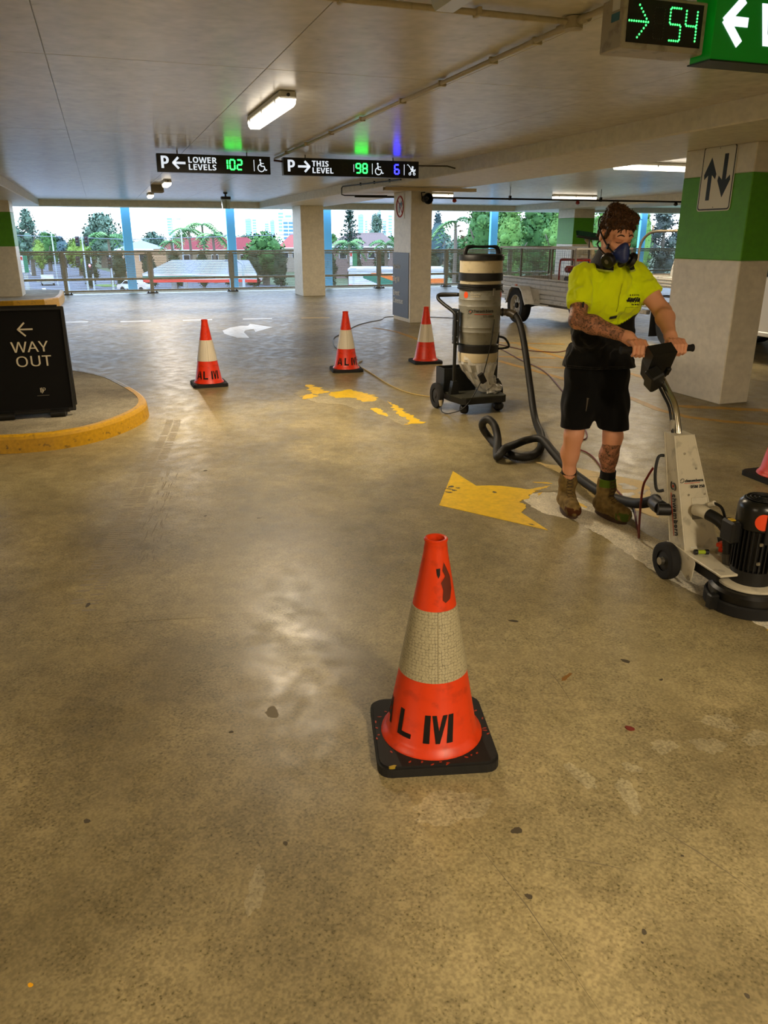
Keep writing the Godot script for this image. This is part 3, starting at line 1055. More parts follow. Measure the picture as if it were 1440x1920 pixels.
	for q in [[-6.6, -15.66, -5.93, -15.79], [-5.28, -15.79, -4.72, -15.96], [-4.09, -16.05, -3.53, -16.21], [-2.92, -16.32, -2.33, -16.43]]:
		n += 1
		mark("lane_dash", ["first white lane dash from the left, beside the way out board", "second white lane dash from the left", "third white lane dash, above the left cone", "fourth white lane dash, above the white turn arrow"][n - 1], stripe(poly(q), 0.17), white, 0.0015, "white lane dashes")
	mark("lane_dash", "single yellowish lane dash in front of the plain white column", stripe(poly([-1.73, -16.54, -1.15, -16.66]), 0.15), cream)
	# yellow bay and hatch lines on the right
	var names := ["yellow hatch line farthest away behind the vacuum hose", "long diagonal yellow hatch line behind the vacuum hose", "yellow hatch line second from the back", "diagonal yellow hatch line nearest the worker", "short yellow hatch line left of the worker's shirt", "curved yellow line sweeping in front of the column", "short yellow line between the worker's hip and the handle", "yellow bay line beside the direction panel column"]
	var lines := [[1.84, -12.57, 2.87, -12.37], [2.14, -12.36, 2.53, -10.84], [1.63, -11.04, 2.40, -10.88], [1.57, -10.64, 2.30, -8.85], [1.91, -10.18, 2.45, -9.98], [2.30, -8.85, 2.61, -8.01, 2.70, -7.46, 2.87, -7.13, 3.14, -6.95, 3.49, -6.84, 3.9, -6.78], [3.06, -9.63, 3.17, -9.14], [-0.20, -14.73, 0.24, -14.04, 0.69, -12.57]]
	for k in lines.size():
		mark("bay_line", names[k], ragged(stripe(poly(lines[k]), 0.09), 0.012, 60 + k, 0.06), dull, 0.0015, "yellow bay lines")
	mark("bay_line", "smeared yellow band at the foot of the column with the arrow sign", ragged(stripe(poly([2.90, -7.66, 3.09, -7.60, 3.62, -7.46, 4.2, -7.3]), 0.13), 0.05, 71, 0.04), dull, 0.0015, "yellow bay lines")


# ---------------------------------------------------------------- signs
func seven(ch: String, w: float, h: float, th: float) -> ArrayMesh:
	var on: String = {"0": "abcdef", "1": "bc", "2": "abged", "5": "afgcd", "4": "fgbc", "6": "afgedc", "8": "abcdefg", "9": "abcdfg"}[ch]
	var m := MB.new()
	var g := th * 0.6
	for s in on:
		match s:
			"a": m.box(Vector3(w / 2, h, 0), Vector3(w - g, th, 0.004))
			"g": m.box(Vector3(w / 2, h / 2, 0), Vector3(w - g, th, 0.004))
			"d": m.box(Vector3(w / 2, 0, 0), Vector3(w - g, th, 0.004))
			"f": m.box(Vector3(0, h * 0.75, 0), Vector3(th, h / 2 - g, 0.004))
			"b": m.box(Vector3(w, h * 0.75, 0), Vector3(th, h / 2 - g, 0.004))
			"e": m.box(Vector3(0, h * 0.25, 0), Vector3(th, h / 2 - g, 0.004))
			"c": m.box(Vector3(w, h * 0.25, 0), Vector3(th, h / 2 - g, 0.004))
	return m.done()


func arrow_shape(l: float, h: float, th: float, left: bool) -> ArrayMesh:
	# a shaft with an open, two-barbed head, pointing along -x or +x from the origin at its middle
	var m := MB.new()
	var s := -1.0 if left else 1.0
	m.box(Vector3(-s * th * 0.3, 0, 0), Vector3(l - th * 0.6, th, 0.004))
	for e in [-1, 1]:
		var tip := Vector2(s * l / 2, 0)
		var end := Vector2(s * (l / 2 - h * 0.5), e * h * 0.5)
		var d := (end - tip).normalized()
		var w := d.orthogonal() * th * 0.5
		m.prism(PackedVector2Array([tip - d * th * 0.2 + w, end + w, end - w, tip - d * th * 0.2 - w]), -0.002, 0.002)
	return m.done()


func dots(pts: Array, r: float) -> ArrayMesh:
	var m := MB.new()
	for p in pts:
		m.ball(Vector3(p.x, p.y, 0), Vector3(r, r, r * 0.6), Basis.IDENTITY, 8, 4)
	return m.done()


func wheelchair(h: float) -> ArrayMesh:
	var m := MB.new()
	var s := h
	m.ball(Vector3(-0.10, 0.92, 0) * s, Vector3(0.085, 0.085, 0.01) * s, Basis.IDENTITY, 12, 6)
	var flat_tube := func(p: Array, r: float) -> void:
		var q := []
		for e in p:
			q.append(Vector3(e[0], e[1], 0) * s)
		m.tube(q, r * s, 6)
	flat_tube.call([[-0.09, 0.80], [-0.06, 0.45]], 0.055)
	flat_tube.call([[-0.08, 0.66], [0.20, 0.66]], 0.035)
	flat_tube.call([[-0.06, 0.45], [0.22, 0.43], [0.34, 0.12], [0.46, 0.16]], 0.05)
	var arc := []
	for k in 15:
		var g := deg_to_rad(110 + 240.0 * k / 14)
		arc.append([-0.04 + 0.29 * cos(g), 0.30 + 0.29 * sin(g)])
	flat_tube.call(arc, 0.042)
	return m.done()


func stroller(h: float) -> ArrayMesh:
	var m := MB.new()
	var flat_tube := func(p: Array, r: float) -> void:
		var q := []
		for e in p:
			q.append(Vector3(e[0], e[1], 0) * h)
		m.tube(q, r * h, 6)
	flat_tube.call([[-0.50, 0.95], [-0.40, 1.0], [-0.30, 0.90], [0.30, 0.18]], 0.035)
	flat_tube.call([[-0.18, 0.18], [0.10, 0.55], [0.42, 0.42]], 0.05)
	flat_tube.call([[0.42, 0.58], [0.30, 0.36], [-0.05, 0.40]], 0.04)
	flat_tube.call([[-0.12, 0.55], [0.12, 0.62], [0.20, 0.44]], 0.07)
	m.ball(Vector3(0.12, 0.76, 0) * h, Vector3(0.11, 0.11, 0.02) * h, Basis.IDENTITY, 10, 6)
	for x in [-0.18, 0.30]:
		var ring := []
		for k in 13:
			ring.append([x + 0.11 * cos(TAU * k / 12), 0.13 + 0.11 * sin(TAU * k / 12)])
		flat_tube.call(ring, 0.035)
	return m.done()


func small_light(parent: Node3D, at: Vector3, c: Color, e: float, size: Vector2) -> void:
	var l := AreaLight3D.new()
	l.name = "display_light"
	l.area_size = size
	l.light_color = c
	l.light_energy = e
	l.area_range = 30.0
	l.shadow_enabled = true
	l.position = at
	l.rotation.y = PI
	parent.add_child(l)


func build_signs() -> void:
	var black := mat(Color(0.035, 0.037, 0.042), 0.35)
	var lit := glow(Color(0.90, 0.95, 1.0), 0.72)
	var green := glow(Color(0.05, 1.0, 0.28), 6.0)
	var blue := glow(Color(0.06, 0.08, 1.0), 11.0)
	var F := func(x: float, y: float) -> Vector3: return Vector3(x, y, 0.055)
	# --- lower levels
	var t := thing("hanging_sign", "black hanging parking sign reading LOWER LEVELS with green 102", "sign", W(10.56, 0.775, 2.345), YAW, "black hanging parking signs")
	part("case", bx(Vector3(0.69, 0.103, 0), Vector3(1.385, 0.207, 0.11), 0.004), black, t)
	lettering("letter", "P", 0.135, F.call(0.030, 0.040), lit, t, Basis.IDENTITY, 1.05)
	part("arrow", arrow_shape(0.145, 0.125, 0.026, true), lit, t).position = F.call(0.262, 0.105)
	lettering("line_of_text", "LOWER", 0.064, F.call(0.362, 0.110), lit, t, Basis.IDENTITY, 1.16)
	lettering("line_of_text", "LEVELS", 0.064, F.call(0.362, 0.030), lit, t, Basis.IDENTITY, 1.16)
	for q in [["1", 0.785], ["0", 0.875], ["2", 0.965]]:
		part("digit", seven(q[0], 0.058, 0.110, 0.016), green, t).position = F.call(q[1], 0.048)
	small_light(t, F.call(0.92, 0.105), Color(0.10, 1.0, 0.35), 0.035, Vector2(0.22, 0.12))
	part("divider", bx(F.call(1.175, 0.10), Vector3(0.008, 0.13, 0.004)), lit, t)
	part("wheelchair_symbol", wheelchair(0.145), lit, t).position = F.call(1.27, 0.030)
	for x in [0.25, 1.1]:
		part("hanger", cyl(Vector3(x, 0.2, 0), Vector3(x, 0.25, 0), 0.008), mat(Color(0.5, 0.5, 0.48), 0.4, 0.7), t)
	# --- this level
	t = thing("hanging_sign", "black hanging parking sign reading THIS LEVEL with green 98 and blue 6", "sign", W(10.56, 2.325, 2.345), YAW, "black hanging parking signs")
	part("case", bx(Vector3(0.925, 0.103, 0), Vector3(1.85, 0.207, 0.11), 0.004), black, t)
	lettering("letter", "P", 0.135, F.call(0.040, 0.040), lit, t, Basis.IDENTITY, 1.05)
	part("arrow", arrow_shape(0.150, 0.125, 0.026, false), lit, t).position = F.call(0.265, 0.105)
	lettering("line_of_text", "THIS", 0.064, F.call(0.370, 0.110), lit, t, Basis.IDENTITY, 1.16)
	lettering("line_of_text", "LEVEL", 0.064, F.call(0.370, 0.030), lit, t, Basis.IDENTITY, 1.16)
	part("dark_digit", seven("8", 0.058, 0.110, 0.014), mat(Color(0.10, 0.09, 0.04), 0.4), t).position = F.call(0.79, 0.048)
	part("digit", bx(Vector3(0, 0.055, 0), Vector3(0.006, 0.09, 0.004)), lit, t).position = F.call(0.935, 0.048)
	for q in [["9", 0.968], ["8", 1.060]]:
		part("digit", seven(q[0], 0.058, 0.110, 0.016), green, t).position = F.call(q[1], 0.048)
	small_light(t, F.call(1.04, 0.105), Color(0.10, 1.0, 0.35), 0.035, Vector2(0.18, 0.12))
	part("divider", bx(F.call(1.190, 0.10), Vector3(0.008, 0.13, 0.004)), lit, t)
	part("wheelchair_symbol", wheelchair(0.145), lit, t).position = F.call(1.28, 0.030)
	part("digit", seven("6", 0.060, 0.110, 0.018), blue, t).position = F.call(1.505, 0.048)
	small_light(t, F.call(1.535, 0.105), Color(0.08, 0.12, 1.0), 0.10, Vector2(0.08, 0.12))
	part("divider", bx(F.call(1.640, 0.10), Vector3(0.008, 0.13, 0.004)), lit, t)
	part("stroller_symbol", stroller(0.13), lit, t).position = F.call(1.745, 0.035)
	for x in [0.3, 1.5]:
		part("hanger", cyl(Vector3(x, 0.2, 0), Vector3(x, 0.25, 0), 0.008), mat(Color(0.5, 0.5, 0.48), 0.4, 0.7), t)
	part("side_bracket", MB.new().tube([Vector3(1.85, 0.16, 0), Vector3(2.28, 0.165, 0.02), Vector3(2.40, 0.14, 0.02)], 0.010, 8).done(), mat(Color(0.35, 0.33, 0.3), 0.5, 0.5), t)
	part("link_bracket", MB.new().tube([Vector3(-0.11, 0.17, 0), Vector3(0.0, 0.16, 0)], 0.012, 8).done(), mat(Color(0.3, 0.16, 0.1), 0.6), t)
	# --- the near counter: metal case with points of light
	t = thing("hanging_sign", "grey metal counter display showing a green arrow and 54", "sign", W(3.10, 2.115, 2.335), YAW)
	var steel := m_dirty(Color(0.66, 0.63, 0.57), 0.4, 0.6)
	part("case", MB.new().box(Vector3(0.208, 0.095, -0.075), Vector3(0.416, 0.192, 0.15), 0.004).done(), steel, t)
	part("window", bx(Vector3(0.208, 0.10, 0.0012), Vector3(0.372, 0.158, 0.004), 0.001), mat(Color(0.055, 0.045, 0.03), 0.25), t)
	var led := glow(Color(0.10, 1.0, 0.40), 2.6)
	var pts := []
	for k in 9:
		pts.append(Vector2(0.030 + 0.0115 * k, 0.098))
	for k in range(1, 6):
		pts.append(Vector2(0.122 - 0.0095 * k, 0.098 + 0.0115 * k))
		pts.append(Vector2(0.122 - 0.0095 * k, 0.098 - 0.0115 * k))
	part("arrow", dots(pts, 0.0042), led, t).position.z = 0.004
	var digit_dots := func(ch: String, x0: float, w: float, h: float) -> Array:
		var out := []
		var on: String = {"5": "afgcd", "4": "fgbc", "8": "abcdefg"}[ch]
		for s in on:
			for k in 5:
				var f := (k + 0.5) / 5.0
				match s:
					"a": out.append(Vector2(x0 + w * f, h))
					"g": out.append(Vector2(x0 + w * f, h / 2))
					"d": out.append(Vector2(x0 + w * f, 0))
					"f": out.append(Vector2(x0, h / 2 + h / 2 * f))
					"b": out.append(Vector2(x0 + w, h / 2 + h / 2 * f))
					"e": out.append(Vector2(x0, h / 2 * f))
					"c": out.append(Vector2(x0 + w, h / 2 * f))
		return out
	for q in [["5", 0.228], ["4", 0.308]]:
		part("digit", dots(digit_dots.call(q[0], q[1], 0.056, 0.118), 0.0042), led, t).position = Vector3(0, 0.040, 0.004)
	part("dark_digit", dots(digit_dots.call("8", 0.150, 0.050, 0.112), 0.0036), mat(Color(0.10, 0.08, 0.05), 0.4), t).position = Vector3(0, 0.042, 0.002)
	part("sticker", bx(Vector3(-0.001, 0.165, -0.05), Vector3(0.002, 0.045, 0.05)), mat(Color(0.85, 0.85, 0.85), 0.5), t)
	part("sticker", bx(Vector3(-0.001, 0.118, -0.05), Vector3(0.002, 0.03, 0.055)), mat(Color(0.20, 0.42, 0.52), 0.5), t)
	for x in [0.26, 0.34]:
		part("hanger", cyl(Vector3(x, 0.19, -0.07), Vector3(x, 0.262, -0.07), 0.012), mat(Color(0.7, 0.69, 0.66), 0.4, 0.6), t)
	small_light(t, Vector3(0.21, 0.10, 0.012), Color(0.10, 1.0, 0.40), 0.015, Vector2(0.3, 0.12))
	# --- green way-out box beside it
	t = thing("hanging_sign", "bright green exit direction sign with white arrow at the top right corner", "sign", W(3.10, 2.535, 2.312), YAW)
	part("case", MB.new().box(Vector3(0.40, 0.13, -0.02), Vector3(0.80, 0.262, 0.13), 0.003).done(), glow(Color(0.0, 0.42, 0.06), 0.26, Color(0.0, 0.42, 0.10)), t)
	part("base_strip", bx(Vector3(0.40, -0.004, -0.02), Vector3(0.81, 0.006, 0.14)), mat(Color(0.02, 0.10, 0.03), 0.5), t)
	var white := glow(Color(0.90, 0.95, 1.0), 0.95)
	part("arrow", arrow_shape(0.115, 0.165, 0.036, true), white, t).position = Vector3(0.115, 0.145, 0.0465)
	lettering("letter", "W", 0.155, Vector3(0.235, 0.062, 0.0465), white, t, Basis.IDENTITY, 0.9)
	for x in [0.1, 0.7]:
		part("hanger", cyl(Vector3(x, 0.26, -0.02), Vector3(x, 0.285, -0.02), 0.01), mat(Color(0.7, 0.69, 0.66), 0.4, 0.6), t)
	# --- two-way traffic plate on the near column
	var face := YAW - PI / 2
	t = thing("traffic_sign", "white two-way traffic plate with up and down black arrows on the column", "sign", W(6.61, 5.746, 2.14), face)
	var plate := func(w: float, h: float, r: float) -> PackedVector2Array:
		var p := PackedVector2Array()
		for c in [[1, 1, 0], [-1, 1, 90], [-1, -1, 180], [1, -1, 270]]:
			for k in 5:
				var g := deg_to_rad(c[2] + 22.5 * k)
				p.append(Vector2(c[0] * (w / 2 - r) + cos(g) * r, c[1] * (h / 2 - r) + sin(g) * r))
		return p
	var ink := mat(Color(0.03, 0.03, 0.03), 0.5)
	var sheet := mat(Color(0.86, 0.84, 0.78), 0.5)
	part("plate", MB.new().prism(plate.call(0.46, 0.60, 0.035), 0.0, 0.003).done(), sheet, t)
	part("border", MB.new().prism(plate.call(0.44, 0.58, 0.03), 0.003, 0.0036).done(), ink, t)
	part("field", MB.new().prism(plate.call(0.415, 0.555, 0.022), 0.0036, 0.0042).done(), sheet, t)
	var up := PackedVector2Array([Vector2(-0.026, -0.20), Vector2(0.026, -0.20), Vector2(0.026, 0.03), Vector2(0.075, -0.01), Vector2(0.085, 0.035), Vector2(0.0, 0.19), Vector2(-0.085, 0.035), Vector2(-0.075, -0.01), Vector2(-0.026, 0.03)])
	part("up_arrow", MB.new().prism(up, 0.0042, 0.005, Transform3D(Basis.IDENTITY, Vector3(-0.095, 0, 0))).done(), ink, t)
	part("down_arrow", MB.new().prism(up, 0.0042, 0.005, Transform3D(Basis(Vector3(0, 0, 1), PI), Vector3(0.10, 0.01, 0))).done(), ink, t)
	for y in [-0.265, 0.265]:
		part("screw", MB.new().ball(Vector3(0, y, 0.005), Vector3(0.006, 0.006, 0.003), Basis.IDENTITY, 8, 4).done(), mat(Color(0.5, 0.5, 0.48), 0.4, 0.7), t)
	# --- direction panel and the turn ban on the second column
	t = thing("direction_panel", "blue grey panel lettered for shops and cinemas on the column", "sign", W(15.03, 5.616, 0.08), face)
	part("panel", bx(Vector3(0, 0.615, 0.003), Vector3(0.90, 1.235, 0.006), 0.001), mat(Color(0.30, 0.33, 0.40), 0.5), t)
	var wt := mat(Color(0.82, 0.83, 0.84), 0.5)
	for q in [["Best for", 0.085, 0.92, 400], ["Big W", 0.10, 0.67, 700], ["Event", 0.10, 0.40, 700], ["Cinemas", 0.10, 0.25, 700]]:
		lettering("line_of_text", q[0], q[1], Vector3(-0.42, q[2], 0.008), wt, t, Basis.IDENTITY, 1.0, q[3])
	t = thing("traffic_sign", "white no-turn plate with red ring on the panelled column", "sign", W(15.08, 5.616, 2.155), face)
	part("plate", MB.new().prism(plate.call(0.45, 0.45, 0.03), 0.0, 0.003).done(), mat(Color(0.88, 0.87, 0.86), 0.45), t)
	var ring := []
	for k in 33:
		ring.append(Vector3(0.185 * cos(TAU * k / 32), 0.185 * sin(TAU * k / 32), 0.004))
	part("red_ring", MB.new().tube(ring, 0.016, 6, false).done(), mat(Color(0.66, 0.10, 0.09), 0.5), t)
	part("arrow", MB.new().prism(PackedVector2Array([Vector2(-0.07, -0.11), Vector2(-0.02, -0.11), Vector2(-0.02, 0.02), Vector2(0.05, 0.02), Vector2(0.05, -0.03), Vector2(0.13, 0.045), Vector2(0.05, 0.12), Vector2(0.05, 0.07), Vector2(-0.07, 0.07)]), 0.003, 0.006).done(), mat(Color(0.16, 0.09, 0.08), 0.5), t)
	part("red_bar", MB.new().box(Vector3(0, 0, 0.007), Vector3(0.36, 0.03, 0.003), 0.0, Basis(Vector3(0, 0, 1), -PI / 4)).done(), mat(Color(0.66, 0.10, 0.09), 0.5), t)
	# --- way out board on the island
	t = thing("sandwich_board", "black freestanding board lettered WAY OUT with white arrow on the island", "sign board", Vector3(-3.07, 0.131, -6.66), YAW)
	var lean := Basis(Vector3(1, 0, 0), -0.14)
	var rim := mat(Color(0.015, 0.015, 0.016), 0.35)
	var body := mat(Color(0.022, 0.017, 0.014), 0.7, 0.0, 0.3)
	var leaf := func(s: float) -> Node3D:
		var o := Node3D.new()
		o.name = "leaf"
		t.add_child(o, true)
		o.transform = Transform3D(Basis(Vector3(1, 0, 0), -0.14 * s), Vector3(0, 0.045, 0.13 * s))
		part("face", bx(Vector3(0, 0.435, 0), Vector3(0.66, 0.85, 0.018), 0.002), body, o)
		for e in [-1, 1]:
			part("edge_strip", bx(Vector3(e * 0.335, 0.435, 0.002), Vector3(0.03, 0.88, 0.034), 0.006), rim, o)
			part("edge_strip", bx(Vector3(0, 0.435 + e * 0.425, 0.002), Vector3(0.66, 0.03, 0.034), 0.006), rim, o)
		return o
	var front: Node3D = leaf.call(1.0)
	leaf.call(-1.0)
	var ivory := mat(Color(0.80, 0.76, 0.66), 0.5)
	part("arrow", arrow_shape(0.115, 0.11, 0.013, true), ivory, front).position = Vector3(0.03, 0.695, 0.012)
	lettering("line_of_text", "WAY", 0.088, Vector3(0.045, 0.505, 0.011), ivory, front, Basis.IDENTITY, 1.18, 400, 1)
	lettering("line_of_text", "OUT", 0.088, Vector3(0.060, 0.385, 0.011), ivory, front, Basis.IDENTITY, 1.18, 400, 1)
	var logo := MB.new()
	for q in [[0.0, 0.0, 0.038], [0.010, -0.008, 0.048], [0.020, 0.0, 0.030]]:
		logo.box(Vector3(q[0], q[1] + q[2] / 2, 0), Vector3(0.0055, q[2], 0.002))
	logo.tube([Vector3(0.020, 0.036, 0), Vector3(0.034, 0.036, 0), Vector3(0.038, 0.028, 0), Vector3(0.034, 0.018, 0), Vector3(0.022, 0.018, 0)], 0.0025, 5)
	part("emblem", logo.done(), ivory, front).position = Vector3(0.085, 0.165, 0.011)
	part("fine_print", bx(Vector3(0.10, 0.138, 0.0105), Vector3(0.095, 0.0055, 0.002)), mat(Color(0.30, 0.28, 0.24), 0.5), front)
	part("hinge", cyl(Vector3(-0.3, 0.915, 0), Vector3(0.3, 0.915, 0), 0.012), rim, t)
	for e in [-1, 1]:
		part("roller", MB.new().tube([Vector3(e * 0.20 - 0.06, 0.033, 0.17), Vector3(e * 0.20 + 0.06, 0.033, 0.17)], 0.033, 14).done(), rim, t)
		part("roller", MB.new().tube([Vector3(e * 0.20 - 0.06, 0.033, -0.17), Vector3(e * 0.20 + 0.06, 0.033, -0.17)], 0.033, 14).done(), rim, t)
	part("foot_bar", bx(Vector3(0.0, 0.05, 0), Vector3(0.60, 0.03, 0.34), 0.006), rim, t)


# ---------------------------------------------------------------- pipes, conduits, small ceiling things
func build_pipes() -> void:
	var conduit := m_dirty(Color(0.72, 0.68, 0.58), 0.5, 0.7)
	var t := thing("conduit", "long thin painted conduit clipped across the ceiling towards the signs", "pipe", W(0, 0, 0), 0.0)
	var y := SLAB - 0.024
	part("pipe", MB.new().tube([W(10.9, 2.30, y), W(3.73, 2.27, y)], 0.014, 8).done(), conduit, t)
	part("coupling", MB.new().tube([W(3.86, 2.27, y), W(3.60, 2.27, y)], 0.021, 8).done(), conduit, t)
	part("elbow_box", MB.new().lathe([[0, 0.02], [0.045, 0.02], [0.045, -0.03], [0, -0.03]], 14, Transform3D(Basis.IDENTITY, W(3.71, 2.26, y))).done(), conduit, t)
	part("branch_pipe", MB.new().tube([W(3.70, -0.6, y), W(3.71, 2.26, y)], 0.014, 8).done(), conduit, t)
	part("branch_pipe", MB.new().tube([W(3.71, 2.26, y), W(0.5, 2.26, y)], 0.014, 8).done(), conduit, t)
	for a in [10.1, 9.1, 8.1, 7.1, 6.1, 5.35, 4.6, 4.1]:
		part("clip", bx(W(a, 2.285, y), Vector3(0.055, 0.036, 0.02), 0.003, Basis(Vector3.UP, YAW)), conduit, t)
	for b in [0.3, 1.1, 1.75]:
		part("clip", bx(W(3.705, b, y), Vector3(0.02, 0.036, 0.06), 0.003, Basis(Vector3.UP, YAW)), conduit, t)
	# the black sprinkler pipe
	t = thing("sprinkler_pipe", "thin black pipe hung across the ceiling behind the worker's head", "pipe")
	var dark := mat(Color(0.07, 0.07, 0.065), 0.5)
	part("pipe", MB.new().tube([W(15.75, 4.9, 2.36), W(15.75, 22.5, 2.36)], 0.020, 10).done(), dark, t)
	for b in [8.35, 10.6, 12.85]:
		part("hanger", MB.new().tube([W(15.75, b, 2.36), W(15.75, b, SLAB)], 0.007, 6).done(), dark, t)
		part("pipe_clamp", bx(W(15.75, b, 2.38), Vector3(0.05, 0.09, 0.05), 0.004, Basis(Vector3.UP, YAW)), dark, t)
	for q in [[7.05, true], [10.0, true], [12.6, false]]:
		var b: float = q[0]
		part("sprinkler_head", MB.new().lathe([[0, 0.0], [0.03, 0.0], [0.045, -0.03], [0.045, -0.055], [0.02, -0.075], [0, -0.075]], 12, Transform3D(Basis.IDENTITY, W(15.72, b, 2.345))).done(), mat(Color(0.55, 0.10, 0.06), 0.4) if q[1] else dark, t)
	# pipe dropping round the band beam
	t = thing("drop_pipe", "small dark pipe turning down the beam beside the panelled column", "pipe")
	part("pipe", MB.new().tube([W(12.6, 4.70, 2.47), W(15.9, 4.70, 2.545), W(15.98, 4.70, 2.52), W(15.98, 4.70, 2.40), W(15.98, 4.76, 2.385), W(15.85, 5.62, 2.385)], 0.012, 8).done(), dark, t)
	for a in [13.2, 14.0, 14.8]:
		part("clip", bx(W(a, 4.72, 2.485 + (a - 13.0) * 0.023), Vector3(0.03, 0.05, 0.02), 0.002, Basis(Vector3.UP, YAW)), dark, t)
	# cable tray across the column head
	t = thing("cable_tray", "cream metal cable tray across the top of the panelled column", "tray", W(13.5, 4.73, 2.355), YAW)
	var creamy := mat(Color(0.78, 0.72, 0.58), 0.5)
	part("tray_floor", bx(Vector3(0.86, 0.004, 0), Vector3(1.72, 0.006, 0.12), 0.0), creamy, t)
	for e in [-1, 1]:
		part("tray_side", bx(Vector3(0.86, 0.028, e * 0.06), Vector3(1.72, 0.055, 0.006), 0.001), creamy, t)
	for x in [0.3, 1.4]:
		part("tray_bracket", bx(Vector3(x, 0.055, 0), Vector3(0.04, 0.012, 0.12), 0.001), creamy, t)
	# loudspeaker on the column
	t = thing("horn_speaker", "black horn loudspeaker on the column under the cable tray", "loudspeaker", W(14.30, 5.86, 2.27), YAW)
	part("horn", MB.new().lathe([[0.0, 0.0], [0.03, 0.0], [0.05, 0.02], [0.095, 0.10], [0.10, 0.115], [0.088, 0.115], [0.045, 0.03], [0.0, 0.025]], 20, Transform3D(Basis(Vector3(1, 0, 0), PI / 2), Vector3(0, 0, -0.06))).done(), mat(Color(0.04, 0.04, 0.035), 0.45), t)
	part("centre_plug", MB.new().ball(Vector3(0, 0, 0.03), Vector3(0.02, 0.02, 0.02), Basis.IDENTITY, 10, 6).done(), mat(Color(0.35, 0.34, 0.28), 0.4), t)
	part("driver", MB.new().lathe([[0.0, 0.0], [0.06, 0.0], [0.06, -0.09], [0.0, -0.09]], 16, Transform3D(Basis(Vector3(1, 0, 0), PI / 2), Vector3(0, 0, -0.06))).done(), mat(Color(0.05, 0.05, 0.045), 0.45), t)
	part("bracket", MB.new().tube([Vector3(-0.07, 0.0, -0.08), Vector3(-0.07, 0.11, -0.12), Vector3(0.03, 0.12, -0.19)], 0.009, 6).done(), mat(Color(0.05, 0.05, 0.045), 0.45), t)


# ---------------------------------------------------------------- traffic cones
func fine_triangles(p: PackedVector2Array, limit: float) -> PackedVector2Array:
	# triangles of a polygon, split until no edge is longer than the limit, so that they can be bent
	var ix := Geometry2D.triangulate_polygon(p)
	var todo := []
	for k in range(0, ix.size(), 3):
		todo.append([p[ix[k]], p[ix[k + 1]], p[ix[k + 2]]])
	var out := PackedVector2Array()
	while todo:
		var t: Array = todo.pop_back()
		var worst := 0
		for e in 3:
			if t[e].distance_to(t[(e + 1) % 3]) > t[worst].distance_to(t[(worst + 1) % 3]):
				worst = e
		var a: Vector2 = t[worst]
		var b: Vector2 = t[(worst + 1) % 3]
		var c: Vector2 = t[(worst + 2) % 3]
		if a.distance_to(b) <= limit:
			out.append_array([a, b, c])
		else:
			var m := (a + b) * 0.5
			todo.append([a, m, c])
			todo.append([m, b, c])
	return out


func on_cone(shapes: Array, angle: float, y0: float, size: float, base_r: float, slope: float) -> ArrayMesh:
	# letter shapes in a unit box, wrapped round the cone at an angle from +z towards +x
	var m := MB.new()
	for s in shapes:
		var cut := fine_triangles(poly(s), 0.016 / size)
		var put := func(q: Vector2) -> Vector3:
			var y := y0 + q.y * size
			var r := base_r - slope * y + 0.0016
			var g := angle + q.x * size / r
			return Vector3(sin(g) * r, y, cos(g) * r)
		for k in range(0, cut.size(), 3):
			var a: Vector3 = put.call(cut[k])
			var b: Vector3 = put.call(cut[k + 1])
			var c: Vector3 = put.call(cut[k + 2])
			m.tri(a, b, c, a * Vector3(1, 0, 1), b * Vector3(1, 0, 1), c * Vector3(1, 0, 1))
	return m.done()


